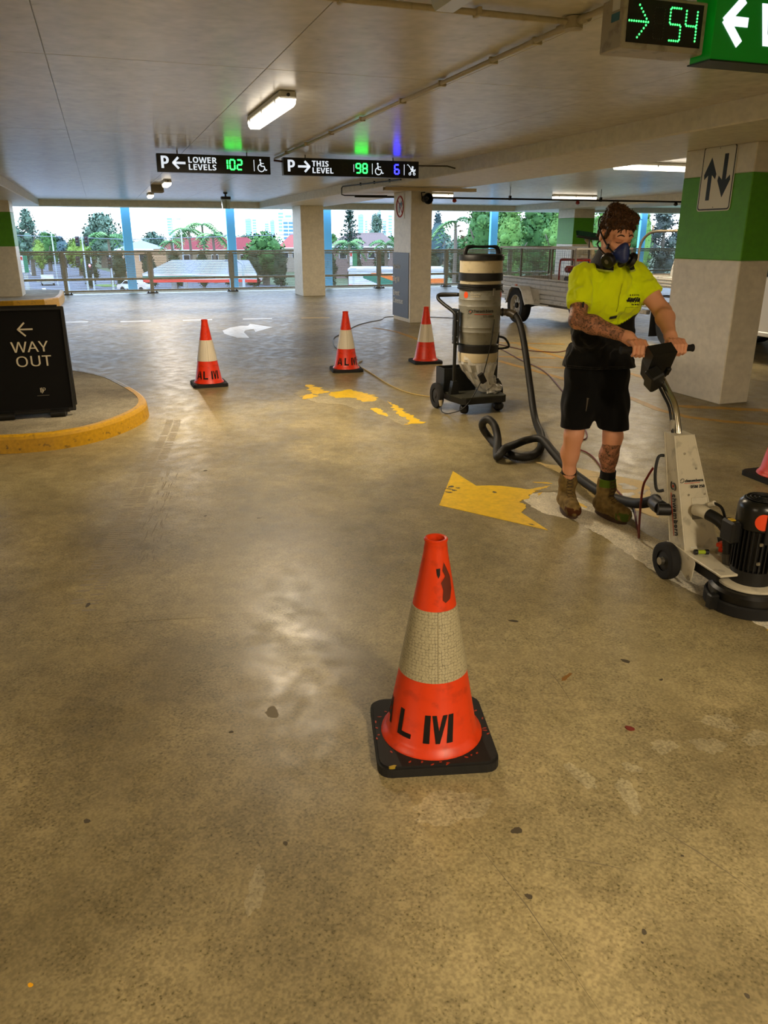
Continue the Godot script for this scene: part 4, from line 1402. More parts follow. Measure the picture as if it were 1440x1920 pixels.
func make_cone(label: String, at: Vector3, turn: float, letters: Array, old: bool) -> Node3D:
	var t := thing("traffic_cone", label, "traffic cone", at, turn, "orange traffic cones")
	var red := m_dirty(Color(0.90, 0.20, 0.05) if not old else Color(0.87, 0.23, 0.01), 0.42, 0.45)
	var rub := m_dirty(Color(0.075, 0.068, 0.055), 0.75, 0.4)
	var bp := PackedVector2Array()
	for c in [[1, 1, 0], [-1, 1, 90], [-1, -1, 180], [1, -1, 270]]:
		for k in 5:
			var g := deg_to_rad(c[2] + 22.5 * k)
			bp.append(Vector2(c[0] * 0.150 + cos(g) * 0.045, c[1] * 0.150 + sin(g) * 0.045))
	var base := MB.new().flat(bp, 0.0, 0.030)
	var bp2 := PackedVector2Array()
	for q in bp:
		bp2.append(q * 0.965)
	base.flat(bp2, 0.030, 0.037)
	part("base", base.done(), rub, t)
	# body: r = 0.158 - slope * y
	var slope := 0.178
	var R := func(y: float) -> float: return 0.160 - slope * y
	part("cone_body", MB.new().lathe([[0.170, 0.036], [0.168, 0.044], [0.156, 0.056], [R.call(0.066), 0.066], [R.call(0.285), 0.285]], 40).done(), red, t)
	var tip: float = R.call(0.70)
	part("cone_tip", MB.new().lathe([[R.call(0.505), 0.505], [R.call(0.69), 0.69], [tip + 0.002, 0.695], [tip - 0.001, 0.715], [tip + 0.002, 0.727], [tip - 0.002, 0.731], [tip - 0.008, 0.729], [tip - 0.010, 0.69], [tip - 0.006, 0.60]], 32).done(), red, t)
	var sl := painted("collar_old", Color(0.72, 0.69, 0.58), 0.5, scales(), 0.13, null, 1.0, null, null, 0.1, false) if old else mat(Color(0.86, 0.82, 0.74), 0.35)
	var collar := part("reflective_collar", MB.new().lathe([[R.call(0.28) + 0.0005, 0.28], [R.call(0.28) + 0.0022, 0.281], [R.call(0.508) + 0.0022, 0.508], [R.call(0.508), 0.509]], 40).done(), sl, t)
	part("collar_seam", MB.new().tube([Vector3(0.0, 0.283, R.call(0.283) + 0.003), Vector3(0.0, 0.506, R.call(0.506) + 0.003)], 0.0016, 5).done(), mat(Color(0.62, 0.58, 0.46), 0.5), collar)
	var ink := mat(Color(0.03, 0.022, 0.018), 0.6)
	var glyph := {"A": [[0.0, 0.0, 0.17, 0.0, 0.34, 0.55, 0.36, 1.0, 0.27, 1.0], [0.44, 1.0, 0.53, 1.0, 0.80, 0.0, 0.62, 0.0, 0.42, 0.60], [0.25, 0.22, 0.55, 0.22, 0.51, 0.36, 0.29, 0.36]],
		"L": [[0.0, 0.0, 0.62, 0.0, 0.62, 0.18, 0.20, 0.18, 0.20, 1.0, 0.0, 1.0]],
		"M": [[0.0, 0.0, 0.22, 0.0, 0.22, 1.0, 0.03, 1.0], [0.27, 1.0, 0.42, 1.0, 0.53, 0.45, 0.64, 1.0, 0.80, 1.0, 0.58, 0.0, 0.44, 0.0], [0.84, 1.0, 1.02, 1.0, 1.04, 0.0, 0.82, 0.0]]}
	for q in letters:
		part("stencil_letter", on_cone(glyph[q[0]], q[1], q[2], q[3], 0.160, slope), ink, t)
	if old:
		part("scuff", on_cone([[0.0, 0.0, 0.15, -0.15, 0.45, 0.0, 0.6, 0.5, 0.55, 1.1, 0.3, 1.6, 0.15, 1.9, 0.05, 1.5, 0.2, 1.2, -0.05, 0.9, 0.05, 0.5]], 0.25, 0.545, 0.062, 0.160, slope), mat(Color(0.36, 0.12, 0.05), 0.6), t)
		part("scuff", on_cone([[0.0, 0.6, 0.25, 0.62, 0.25, 0.2, 0.15, 0.0, 0.05, 0.2]], -0.10, 0.615, 0.05, 0.160, slope), mat(Color(0.09, 0.04, 0.03), 0.6), t)
		var paint := MB.new()
		var r := RandomNumberGenerator.new()
		r.seed = 77
		for k in 34:
			var g := r.randf() * TAU
			var d := 0.176 + r.randf() * 0.016
			paint.flat(blob(sin(g) * d, cos(g) * d, 0.004 + 0.003 * r.randf(), 0.003, r.randf() * 3, 0.4, 500 + k, 8), 0.0365, 0.0378)
		part("overspray", paint.done(), mat(Color(0.62, 0.19, 0.07), 0.6), t, "stuff")
		part("yellow_scrape", MB.new().flat(blob(-0.150, 0.186, 0.012, 0.005, 0.0, 0.4, 710, 10), 0.031, 0.0385).done(), mat(Color(0.62, 0.52, 0.12), 0.6), t)
	else:
		var grooves := MB.new()
		for k in 26:
			var g := TAU * k / 26
			grooves.tube([Vector3(sin(g) * (R.call(0.284) + 0.0022), 0.284, cos(g) * (R.call(0.284) + 0.0022)), Vector3(sin(g) * (R.call(0.504) + 0.0022), 0.504, cos(g) * (R.call(0.504) + 0.0022))], 0.0008, 3, false)
		part("collar_ribs", grooves.done(), mat(Color(0.74, 0.70, 0.62), 0.5), collar, "stuff")
	return t


func build_cones() -> void:
	var turn := func(p: Vector3) -> float: return atan2(-p.x, -p.z)     # letters turned towards the near lane
	var p := Vector3(0.16, 0, -2.20)
	make_cone("large scuffed orange cone lettered LM in the foreground", p, 0.09, [["A", -1.80, 0.092, 0.085], ["L", -1.02, 0.085, 0.090], ["M", -0.34, 0.082, 0.094]], true)
	p = Vector3(-2.01, 0, -8.82)
	make_cone("orange cone lettered ALM farthest to the left", p, 0.35, [["A", -1.15, 0.085, 0.09], ["L", -0.55, 0.085, 0.09], ["M", 0.10, 0.085, 0.09]], false)
	p = Vector3(-0.48, 0, -9.83)
	make_cone("orange cone lettered ALM in the middle, above the faded arrow", p, 0.20, [["A", -1.00, 0.085, 0.09], ["L", -0.30, 0.085, 0.09], ["M", 0.32, 0.085, 0.09]], false)
	p = Vector3(0.56, 0, -10.50)
	make_cone("unlettered orange cone standing left of the vacuum", p, 0.25, [], false)
	p = Vector3(2.79, 0, -5.16)
	make_cone("orange cone cut off by the right edge behind the grinder", p, 0.3, [], false)


# ---------------------------------------------------------------- the dust extractor
func bent_text(s: String, cap: float, radius: float, angle: float, y: float, weight := 700, squeeze := 1.0, depth := 0.002) -> ArrayMesh:
	# lettering wrapped round an upright drum; angle from +z towards +x
	var t := text(s, cap, "Droid Sans", weight, depth, 1)
	var arr := t.get_mesh_arrays()
	var vs: PackedVector3Array = arr[Mesh.ARRAY_VERTEX]
	var ns: PackedVector3Array = arr[Mesh.ARRAY_NORMAL]
	for k in vs.size():
		var p := vs[k]
		var g := angle + p.x * squeeze / radius
		var r := radius + 0.0008 + p.z
		vs[k] = Vector3(sin(g) * r, y + p.y, cos(g) * r)
		var q := ns[k]
		ns[k] = Vector3(cos(g) * q.x + sin(g) * q.z, q.y, -sin(g) * q.x + cos(g) * q.z)
	arr[Mesh.ARRAY_VERTEX] = vs
	arr[Mesh.ARRAY_NORMAL] = ns
	var m := ArrayMesh.new()
	m.add_surface_from_arrays(Mesh.PRIMITIVE_TRIANGLES, arr)
	return m


func wrapped(shapes: Array, radius: float, angle: float, y: float, size: float, lift := 0.0012) -> ArrayMesh:
	var m := MB.new()
	for s in shapes:
		var cut := fine_triangles(poly(s), 0.016 / size)
		for k in range(0, cut.size(), 3):
			var q := []
			for e in 3:
				var v := cut[k + e]
				var g := angle + v.x * size / radius
				q.append(Vector3(sin(g) * (radius + lift), y + v.y * size, cos(g) * (radius + lift)))
			m.tri(q[0], q[1], q[2], q[0] * Vector3(1, 0, 1), q[1] * Vector3(1, 0, 1), q[2] * Vector3(1, 0, 1))
	return m.done()


func s_mark(m: MB, at: Vector3, size: float, right: Vector3, up: Vector3) -> void:
	# the maker's swirl: two hooked strokes round a dot
	for e in [1.0, -1.0]:
		var p := []
		for k in 9:
			var g := deg_to_rad(30.0 + 22.0 * k)
			p.append(at + (right * (cos(g) * 0.55 + 0.12) * e + up * (sin(g) * 0.42 + 0.10) * e) * size)
		m.tube(p, size * 0.085, 5)


func wheel(parent: Node3D, at: Vector3, r: float, w: float, tyre: Material, hub: Material, axis := Vector3.RIGHT) -> void:
	var b := Basis(Quaternion(Vector3.UP, axis))
	var k := part("wheel", MB.new().lathe([[r * 0.55, -w * 0.42], [r * 0.86, -w * 0.5], [r * 0.97, -w * 0.42], [r, -w * 0.2], [r, w * 0.2], [r * 0.97, w * 0.42], [r * 0.86, w * 0.5], [r * 0.55, w * 0.42]], 28, Transform3D(b, Vector3.ZERO)).done(), tyre, parent)
	k.position = at
	part("hub", MB.new().lathe([[0, -w * 0.46], [r * 0.2, -w * 0.46], [r * 0.22, -w * 0.36], [r * 0.56, -w * 0.30], [r * 0.56, w * 0.30], [r * 0.22, w * 0.36], [r * 0.2, w * 0.5], [0, w * 0.5]], 20, Transform3D(b, Vector3.ZERO)).done(), hub, k)


func build_vacuum() -> void:
	var t := thing("dust_extractor", "grey industrial dust extractor on a wheeled cart with plastic waste bag", "vacuum cleaner", Vector3(0.87, 0, -7.56), 0.357)
	var grey_paint := m_dirty(Color(0.56, 0.555, 0.51), 0.42, 0.5)
	var black := m_dirty(Color(0.055, 0.055, 0.053), 0.5, 0.4)
	var cream := m_dirty(Color(0.80, 0.75, 0.62), 0.45, 0.5)
	var frame := m_dirty(Color(0.075, 0.085, 0.075), 0.5, 0.4)
	var olive := m_dirty(Color(0.21, 0.21, 0.16), 0.6, 0.5)
	var steel := mat(Color(0.7, 0.69, 0.66), 0.35, 0.9)
	var c := Vector3(0.02, 0, 0.05)       # drum axis
	var here := Transform3D(Basis.IDENTITY, c)
	# deck
	var deck := PackedVector2Array([Vector2(-0.27, -0.28), Vector2(0.27, -0.28), Vector2(0.27, 0.06), Vector2(0.235, 0.26), Vector2(0.20, 0.28), Vector2(-0.20, 0.28), Vector2(-0.235, 0.26), Vector2(-0.27, 0.06)])
	part("deck", MB.new().flat(deck, 0.150, 0.162).done(), olive, t)
	var skirt := MB.new()
	for k in deck.size():
		var p := deck[k]
		var q := deck[(k + 1) % deck.size()]
		skirt.quad(Vector3(p.x, 0.152, p.y), Vector3(q.x, 0.152, q.y), Vector3(q.x, 0.095, q.y), Vector3(p.x, 0.095, p.y), Vector3((p + q).x, 0, (p + q).y).normalized())
	part("deck_edge", skirt.done(), frame, t)
	for s in [-1, 1]:
		wheel(t, Vector3(s * 0.325, 0.125, -0.12), 0.125, 0.055, m_dirty(Color(0.06, 0.057, 0.052), 0.75, 0.3), m_dirty(Color(0.12, 0.115, 0.105), 0.6, 0.3))
		var ca := part("caster", MB.new().lathe([[0, 0.045], [0.022, 0.045], [0.042, 0.030], [0.046, 0.012], [0.046, -0.012], [0.042, -0.030], [0.022, -0.04], [0, -0.04]], 18, Transform3D(Basis(Vector3(0, 0, 1), PI / 2).rotated(Vector3.UP, 0.6 * s), Vector3(s * 0.185, 0.047, 0.215))).done(), black, t)
		part("caster_fork", MB.new().box(Vector3(s * 0.185, 0.075, 0.205), Vector3(0.075, 0.075, 0.02), 0.004).box(Vector3(s * 0.185, 0.105, 0.20), Vector3(0.075, 0.02, 0.06), 0.004).done(), frame, ca)
		part("foot_gusset", MB.new().prism(PackedVector2Array([Vector2(-0.045, 0.0), Vector2(0.045, 0.0), Vector2(0.022, 0.13), Vector2(-0.022, 0.13)]), -0.03, 0.03, Transform3D(Basis.IDENTITY, Vector3(s * 0.225, 0.16, 0.05))).done(), frame, t)
		# bent tube frame
		part("frame_tube", MB.new().tube(smooth_path([Vector3(s * 0.225, 0.16, 0.05), Vector3(s * 0.225, 0.55, 0.05), Vector3(s * 0.225, 0.86, 0.05), Vector3(s * 0.235, 0.93, 0.03), Vector3(s * 0.29, 1.00, -0.09), Vector3(s * 0.315, 1.045, -0.16), Vector3(s * 0.29, 1.08, -0.19), Vector3(s * 0.20, 1.085, -0.13), Vector3(s * 0.15, 1.085, -0.07)], 5), 0.0175, 10).done(), frame, t)
		var br := part("mount_plate", bx(Vector3(s * 0.215, 0.80, 0.035), Vector3(0.012, 0.33, 0.13), 0.003), frame, t)
		var bo := MB.new()
		for y in [0.66, 0.71, 0.86, 0.94]:
			for z in [-0.01, 0.085]:
				bo.tube([Vector3(s * 0.221, y, z), Vector3(s * 0.228, y, z)], 0.006, 6)
		part("bolt", bo.done(), steel, br)
	part("push_bar", cyl(Vector3(-0.30, 1.075, -0.195), Vector3(0.30, 1.075, -0.195), 0.0175), frame, t)
	# drum from bottom to top
	part("bag_ring", MB.new().lathe([[0.165, 0.555], [0.188, 0.56], [0.192, 0.60], [0.192, 0.63], [0.175, 0.64], [0.15, 0.64]], 36, here).done(), black, t)
	var drum := part("drum", MB.new().lathe([[0.172, 0.635], [0.180, 0.66], [0.190, 0.735], [0.1985, 0.75], [0.202, 0.757], [0.1985, 0.765], [0.1985, 0.792], [0.203, 0.80], [0.1985, 0.808], [0.1985, 0.985], [0.203, 0.993], [0.1985, 1.001], [0.1985, 1.045], [0.203, 1.052], [0.1985, 1.059], [0.1985, 1.14]], 44, here).done(), grey_paint, t)
	part("clamp_band", MB.new().lathe([[0.198, 1.135], [0.208, 1.14], [0.208, 1.185], [0.198, 1.19]], 40, here).done(), black, t)
	var coil := MB.new()
	for k in 4:
		var p := []
		for j in 41:
			var g := TAU * j / 40
			var r := 0.211 + 0.004 * sin(3 * g + k)
			p.append(c + Vector3(sin(g) * r, 1.145 + 0.011 * k + 0.004 * sin(2 * g + 2 * k), cos(g) * r))
		coil.tube(p, 0.0045, 6, false)
	coil.tube(smooth_path([c + Vector3(0.12, 1.15, 0.18), c + Vector3(0.17, 1.12, 0.14), c + Vector3(0.215, 1.115, 0.02), c + Vector3(0.21, 1.17, -0.03)], 5), 0.0045, 6)
	part("wound_cable", coil.done(), mat(Color(0.03, 0.03, 0.03), 0.5), t)
	part("head_ring", MB.new().lathe([[0.193, 1.188], [0.193, 1.222], [0.2, 1.222]], 40, here).done(), cream, t)
	part("gasket", MB.new().lathe([[0.196, 1.218], [0.207, 1.222], [0.207, 1.285], [0.198, 1.29]], 40, here).done(), black, t)
	part("motor_housing", MB.new().lathe([[0.2, 1.287], [0.2, 1.392], [0.205, 1.398]], 40, here).done(), cream, t)
	part("lid", MB.new().lathe([[0.2, 1.395], [0.210, 1.398], [0.211, 1.43], [0.203, 1.446], [0.17, 1.452], [0, 1.452]], 40, here).done(), black, t)
	part("carry_handle", MB.new().tube(smooth_path([c + Vector3(-0.175, 1.44, 0.0), c + Vector3(-0.165, 1.49, 0.0), c + Vector3(-0.13, 1.515, 0), c + Vector3(0, 1.515, 0), c + Vector3(0.13, 1.515, 0), c + Vector3(0.165, 1.49, 0), c + Vector3(0.175, 1.44, 0)], 5), [0.022, 0.022, 0.022, 0.022, 0.022, 0.022, 0.022, 0.021, 0.020, 0.019, 0.018, 0.016, 0.013, 0.012, 0.012, 0.012, 0.012, 0.012, 0.012, 0.013, 0.016, 0.018, 0.019, 0.020, 0.021, 0.022, 0.022, 0.022, 0.022, 0.022, 0.022], 10).done(), black, t)
	# controls on the cream housing
	for q in [[-0.32, 0.025, Color(0.30, 0.13, 0.07)], [0.20, 0.026, Color(0.12, 0.08, 0.06)]]:
		part("switch", wrapped([[-0.5, -0.6, 0.5, -0.6, 0.5, 0.6, -0.5, 0.6]], 0.2, q[0], 1.352, 0.032, 0.004).duplicate(), mat(q[2], 0.4), t)
	part("name_plate", wrapped([[-0.5, -0.8, 0.5, -0.8, 0.5, 0.8, -0.5, 0.8]], 0.2, -0.70, 1.343, 0.042, 0.001), m_dirty(Color(0.62, 0.58, 0.48), 0.5, 0.3), t)
	# stickers on the drum
	var dark := mat(Color(0.10, 0.09, 0.085), 0.5)
	var red := mat(Color(0.72, 0.20, 0.10), 0.5)
	var orange := mat(Color(0.93, 0.32, 0.10), 0.5)
	var egg := []
	for k in 20:
		var g := TAU * k / 20
		egg.append_array([0.40 * cos(g), (0.52 if sin(g) > 0 else 0.44) * sin(g)])
	part("sticker", wrapped([egg], 0.1985, -1.19, 1.092, 0.062), orange, drum)
	for q in [["ALL", 1.112], ["PREPARATION", 1.092], ["EQUIPMENT", 1.072]]:
		part("sticker_text", bent_text(q[0], 0.0125, 0.1985, -0.70 if q[0] != "ALL" else -0.86, q[1], 700, 0.85), mat(Color(0.82, 0.79, 0.70), 0.5), drum)
	part("sticker", wrapped([egg], 0.1985, 0.86, 1.092, 0.058), orange, drum)
	part("maker_name", bent_text("chwamborn", 0.026, 0.1985, -0.30, 0.930, 700, 1.0), dark, drum)
	part("underline", wrapped([[-0.5, 0.0, 0.5, 0.0, 0.5, 0.03, -0.5, 0.03]], 0.1985, -0.28, 0.922, 0.17), red, drum)
	part("model_name", bent_text("STS-8800", 0.020, 0.1985, -0.02, 0.888, 400, 1.0), dark, drum)
	var sw := MB.new()
	var g0 := -0.92
	var ctr := Vector3(sin(g0) * 0.1995, 0.945, cos(g0) * 0.1995)
	s_mark(sw, ctr, 0.034, Vector3(cos(g0), 0, -sin(g0)), Vector3.UP)
	part("maker_emblem", sw.done(), dark, drum)
	part("emblem_dot", MB.new().ball(ctr, Vector3(0.007, 0.007, 0.002), Basis(Vector3.UP, g0), 10, 6).done(), red, drum)
	for o in drum.get_children():
		o.position = c
	part("latch", bx(c + Vector3(0.035, 1.125, 0.207), Vector3(0.028, 0.075, 0.012), 0.003, Basis(Vector3.UP, 0.17)), steel, t)
	# inlet on the right
	part("inlet", MB.new().tube([c + Vector3(0.165, 0.93, 0.085), c + Vector3(0.235, 0.93, 0.12)], 0.033, 16).done(), m_dirty(Color(0.42, 0.39, 0.32), 0.4, 0.3), t)
	part("inlet_clamp", MB.new().tube([c + Vector3(0.185, 0.93, 0.095), c + Vector3(0.20, 0.93, 0.1025)], 0.039, 16).done(), black, t)
	part("shaker_lever", MB.new().tube(smooth_path([c + Vector3(0.19, 0.70, 0.06), c + Vector3(0.25, 0.68, 0.07), c + Vector3(0.29, 0.62, 0.08), c + Vector3(0.27, 0.595, 0.09), c + Vector3(0.17, 0.59, 0.10)], 5), 0.011, 8).done(), frame, t)
	# waste bag: gathered at the ring, slumped on the deck
	var bag := StandardMaterial3D.new()
	bag.albedo_color = Color(0.92, 0.91, 0.88, 0.72)
	bag.transparency = BaseMaterial3D.TRANSPARENCY_ALPHA
	bag.roughness = 0.32
	bag.backlight_enabled = true
	bag.backlight = Color(0.4, 0.4, 0.38)
	var bm := MB.new()
	var nz := noise(81, 7.0, FastNoiseLite.TYPE_SIMPLEX_SMOOTH, 3)
	var R := 44
	var prof := [[0.188, 0.560, 0, 0], [0.186, 0.50, 0, 0], [0.178, 0.45, 0.0, 0], [0.150, 0.38, 0.01, 0.01], [0.120, 0.31, 0.03, 0.02], [0.105, 0.255, 0.055, 0.03], [0.085, 0.21, 0.075, 0.03], [0.07, 0.178, 0.085, 0.03], [0.03, 0.166, 0.085, 0.03]]
	var rows := []
	for k in prof.size():
		var row := []
		for j in R:
			var g := TAU * j / R
			var fold := 0.0 if k == 0 else 0.16 * nz.get_noise_3d(cos(g) * 0.5, prof[k][1] * 1.3, sin(g) * 0.5) + 0.05 * sin(11 * g + 2 * k)
			var rr: float = prof[k][0] * (1.0 + fold * minf(1.0, k * 0.4))
			row.append(c + Vector3(sin(g) * rr + prof[k][2], prof[k][1], cos(g) * rr + prof[k][3]))
		rows.append(row)
	for k in prof.size() - 1:
		for j in R:
			var j2 := (j + 1) % R
			bm.quad(rows[k][j], rows[k][j2], rows[k + 1][j2], rows[k + 1][j])
	part("waste_bag", bm.done(), bag, t)
	var tuft := MB.new()
	for q in [[0.16, 0.205, 0.13, 0.075, 0.05, 0.06, 1], [0.225, 0.20, 0.09, 0.05, 0.045, 0.05, 2], [0.19, 0.26, 0.08, 0.03, 0.055, 0.03, 3], [0.12, 0.20, 0.16, 0.05, 0.04, 0.04, 4]]:
		var cc := Vector3(q[0], q[1], q[2])
		var P := func(i: int, j: int) -> Vector3:
			var th := PI * i / 9
			var ph := TAU * j / 14
			var d := Vector3(sin(th) * cos(ph), cos(th), sin(th) * sin(ph))
			return cc + d * Vector3(q[3], q[4], q[5]) * (1.0 + 0.55 * nz.get_noise_3d(d.x * 0.35 + q[6], d.y * 0.35, d.z * 0.35))
		for i in 9:
			for j in 14:
				tuft.quad(P.call(i, j), P.call(i, j + 1), P.call(i + 1, j + 1), P.call(i + 1, j))
	part("bag_knot", tuft.done(), bag, t)
	part("bag_collar", MB.new().lathe([[0.1905, 0.56], [0.192, 0.53], [0.186, 0.475], [0.180, 0.47]], 36, here).done(), mat(Color(0.80, 0.75, 0.62), 0.55), t)
	# tool box and the bits in it
	var box := MB.new()
	var bc := Vector3(-0.10, 0.275, -0.17)
	box.box(bc + Vector3(0, 0, -0.095), Vector3(0.34, 0.23, 0.006))
	box.box(bc + Vector3(0, 0, 0.095), Vector3(0.34, 0.23, 0.006))
	box.box(bc + Vector3(-0.17, 0, 0), Vector3(0.006, 0.23, 0.19))
	box.box(bc + Vector3(0.17, 0, 0), Vector3(0.006, 0.23, 0.19))
	box.box(bc + Vector3(0, -0.11, 0), Vector3(0.34, 0.006, 0.19))
	part("tool_bin", box.done(), frame, t)
	part("nozzle", MB.new().tube([Vector3(-0.12, 0.32, -0.14), Vector3(-0.02, 0.40, -0.10), Vector3(0.0, 0.44, -0.09)], [0.018, 0.022, 0.028], 10).done(), m_dirty(Color(0.30, 0.22, 0.16), 0.6, 0.3), t)
	part("lead_box", MB.new().box(c + Vector3(-0.057, 0.340, 0.223), Vector3(0.055, 0.10, 0.04), 0.006, Basis(Vector3(0, 0, 1), 0.5)).done(), mat(Color(0.05, 0.04, 0.035), 0.5), t)
	part("power_lead", MB.new().tube(smooth_path([c + Vector3(0.045, 0.880, 0.219), c + Vector3(0.010, 0.650, 0.235), c + Vector3(-0.035, 0.420, 0.223), c + Vector3(-0.071, 0.280, 0.205), c + Vector3(-0.230, 0.080, 0.231), c + Vector3(-0.350, 0.012, 0.159), c + Vector3(-0.394, 0.012, 0.069), c + Vector3(-0.380, 0.060, 0.009)], 6), 0.0045, 6).done(), mat(Color(0.03, 0.03, 0.03), 0.5), t)
	part("plug", MB.new().tube([c + Vector3(-0.380, 0.055, 0.009), c + Vector3(-0.380, 0.110, -0.003)], [0.014, 0.02], 10).done(), mat(Color(0.62, 0.57, 0.45), 0.4), t)


# ---------------------------------------------------------------- the floor grinder
func build_grinder() -> void:
	var t := thing("floor_grinder", "cream and black walk-behind floor grinder held by the worker", "floor grinder", Vector3(1.56, 0, -3.52), 0.222)
	var body := m_dirty(Color(0.80, 0.77, 0.68), 0.42, 0.6)
	var black := m_dirty(Color(0.045, 0.045, 0.04), 0.5, 0.35)
	var rubber := m_dirty(Color(0.05, 0.047, 0.042), 0.8, 0.3)
	var chrome := mat(Color(0.80, 0.78, 0.72), 0.16, 1.0)
	var steel := mat(Color(0.68, 0.66, 0.6), 0.3, 0.9)
	# tower: tapering folded sheet
	var lo := [Vector3(-0.118, 0.165, 0.055), Vector3(0.065, 0.165, 0.055), Vector3(0.065, 0.165, -0.075), Vector3(-0.118, 0.165, -0.075)]
	var mi := [Vector3(-0.130, 0.46, -0.0415), Vector3(0.010, 0.46, -0.0415), Vector3(0.010, 0.46, -0.145), Vector3(-0.130, 0.46, -0.145)]
	var hi := [Vector3(-0.140, 0.70, -0.120), Vector3(-0.036, 0.70, -0.120), Vector3(-0.036, 0.70, -0.205), Vector3(-0.140, 0.70, -0.205)]
	var tw := MB.new()
	for k in 4:
		var k2 := (k + 1) % 4
		var out: Vector3 = [Vector3(0, 0, 1), Vector3(1, 0, 0), Vector3(0, 0, -1), Vector3(-1, 0, 0)][k]
		tw.quad(lo[k], lo[k2], mi[k2], mi[k], out)
		tw.quad(mi[k], mi[k2], hi[k2], hi[k], out)
	tw.quad(hi[0], hi[1], hi[2], hi[3], Vector3.UP)
	var tower := part("tower", tw.done(), body, t)
	var edge := MB.new()
	for k in [0, 1, 3]:
		edge.tube([lo[k], mi[k], hi[k]], 0.004, 6)
	part("folded_edge", edge.done(), body, tower)
	# chassis: plate and side cheeks down to the axle
	part("chassis_plate", MB.new().box(Vector3(-0.02, 0.163, 0.14), Vector3(0.22, 0.012, 0.42), 0.003).done(), body, t)
	for s in [-1, 1]:
		var cheek := PackedVector2Array([Vector2(-0.085, 0.17), Vector2(-0.03, 0.175), Vector2(0.15, 0.165), Vector2(0.155, 0.14), Vector2(0.145, 0.05), Vector2(0.12, 0.045), Vector2(0.03, 0.085), Vector2(-0.06, 0.09)])
		part("side_cheek", MB.new().prism(cheek, -0.003, 0.003, Transform3D(Basis(Vector3(0, 0, 1), Vector3(0, 1, 0), Vector3(-1, 0, 0)), Vector3(-0.02 + s * 0.108, 0, 0))).done(), body, t)
		wheel(t, Vector3(-0.02 + s * 0.142, 0.093, -0.02), 0.093, 0.052, rubber, black)
		part("axle_nut", MB.new().tube([Vector3(-0.02 + s * 0.16, 0.093, -0.02), Vector3(-0.02 + s * 0.182, 0.093, -0.02)], 0.020, 14).done(), steel, t)
		part("pivot_bolt", MB.new().tube([Vector3(-0.02 + s * 0.109, 0.062, 0.13), Vector3(-0.02 + s * 0.118, 0.062, 0.13)], 0.012, 8).done(), steel, t)
	part("axle", cyl(Vector3(-0.17, 0.093, -0.02), Vector3(0.13, 0.093, -0.02), 0.010), steel, t)
	part("support_arm", bx(Vector3(-0.02, 0.115, 0.19), Vector3(0.16, 0.05, 0.20), 0.006), black, t)
	# front cover with its hatch and screws
	var fr := Basis(Vector3(1, 0, 0), -0.316)
	var on_front := func(x: float, y: float, out := 0.002) -> Vector3:
		return Vector3(x - (y - 0.165) * 0.12, y, 0.055 - 0.3271 * (y - 0.165) + out)
	part("hatch", MB.new().box(on_front.call(0.000, 0.385), Vector3(0.085, 0.055, 0.006), 0.002, fr).done(), body, t)
	part("recess", MB.new().box(on_front.call(0.0, 0.335), Vector3(0.10, 0.05, 0.003), 0.0, fr).done(), m_dirty(Color(0.45, 0.42, 0.35), 0.5, 0.4), t)
	part("rating_plate", MB.new().box(on_front.call(0.005, 0.37, 0.006), Vector3(0.05, 0.018, 0.002), 0.0, fr).done(), steel, t)
	for q in [[-0.052, 0.425], [0.035, 0.425], [0.012, 0.545], [-0.038, 0.615]]:
		part("screw", MB.new().ball(on_front.call(q[0], q[1]), Vector3(0.006, 0.006, 0.004), Basis.IDENTITY, 8, 5).done(), steel, t)
	var dark := mat(Color(0.10, 0.095, 0.085), 0.5)
	var red := mat(Color(0.72, 0.20, 0.10), 0.5)
	lettering("maker_name", "chwamborn", 0.0125, on_front.call(-0.062, 0.484), dark, tower, fr, 1.0)
	var sw := MB.new()
	s_mark(sw, on_front.call(-0.074, 0.492), 0.018, Vector3.RIGHT, fr.y)
	part("maker_emblem", sw.done(), dark, tower)
	part("underline", MB.new().box(on_front.call(-0.022, 0.479, 0.001), Vector3(0.085, 0.0025, 0.001), 0.0, fr).done(), red, tower)
	lettering("model_name", "DSM 250", 0.0140, on_front.call(-0.035, 0.455), dark, tower, fr, 0.95)
	lettering("web_address", "www.", 0.010, on_front.call(-0.085, 0.178), mat(Color(0.88, 0.87, 0.82), 0.5), tower, fr, 1.0)
	# big name up the left side, reading downwards
	var down := Vector3(0.04, -0.962, 0.27).normalized()
	var outw := Vector3(-1, -0.04, 0).normalized()
	var sideb := Basis(down, outw.cross(down), outw)
	lettering("maker_name", "chwamborn", 0.026, Vector3(-0.1325, 0.415, -0.088), dark, tower, sideb, 1.0)
	var sw2 := MB.new()
	s_mark(sw2, Vector3(-0.1325, 0.455, -0.088), 0.036, down, outw.cross(down))
	part("maker_emblem", sw2.done(), dark, tower)
	part("emblem_dot", MB.new().ball(Vector3(-0.1335, 0.455, -0.088), Vector3(0.002, 0.007, 0.007), Basis.IDENTITY, 10, 6).done(), red, tower)
	part("underline", MB.new().box(Vector3(-0.1275, 0.315, -0.072), Vector3(0.215, 0.004, 0.0015), 0.0, sideb).done(), red, tower)
	# pole, bent back towards the worker
	var pole := smooth_path([Vector3(-0.090, 0.68, -0.160), Vector3(-0.090, 0.75, -0.188), Vector3(-0.091, 0.825, -0.225), Vector3(-0.092, 0.875, -0.285), Vector3(-0.092, 0.92, -0.345), Vector3(-0.095, 0.97, -0.40)], 5)
	part("pole", MB.new().tube(pole, 0.0165, 16).done(), chrome, t)
	var cable := []
	for p in pole:
		cable.append(p + Vector3(-0.024, -0.012, -0.006))
	part("pole_cable", MB.new().tube(cable, 0.0065, 8).done(), black, t)
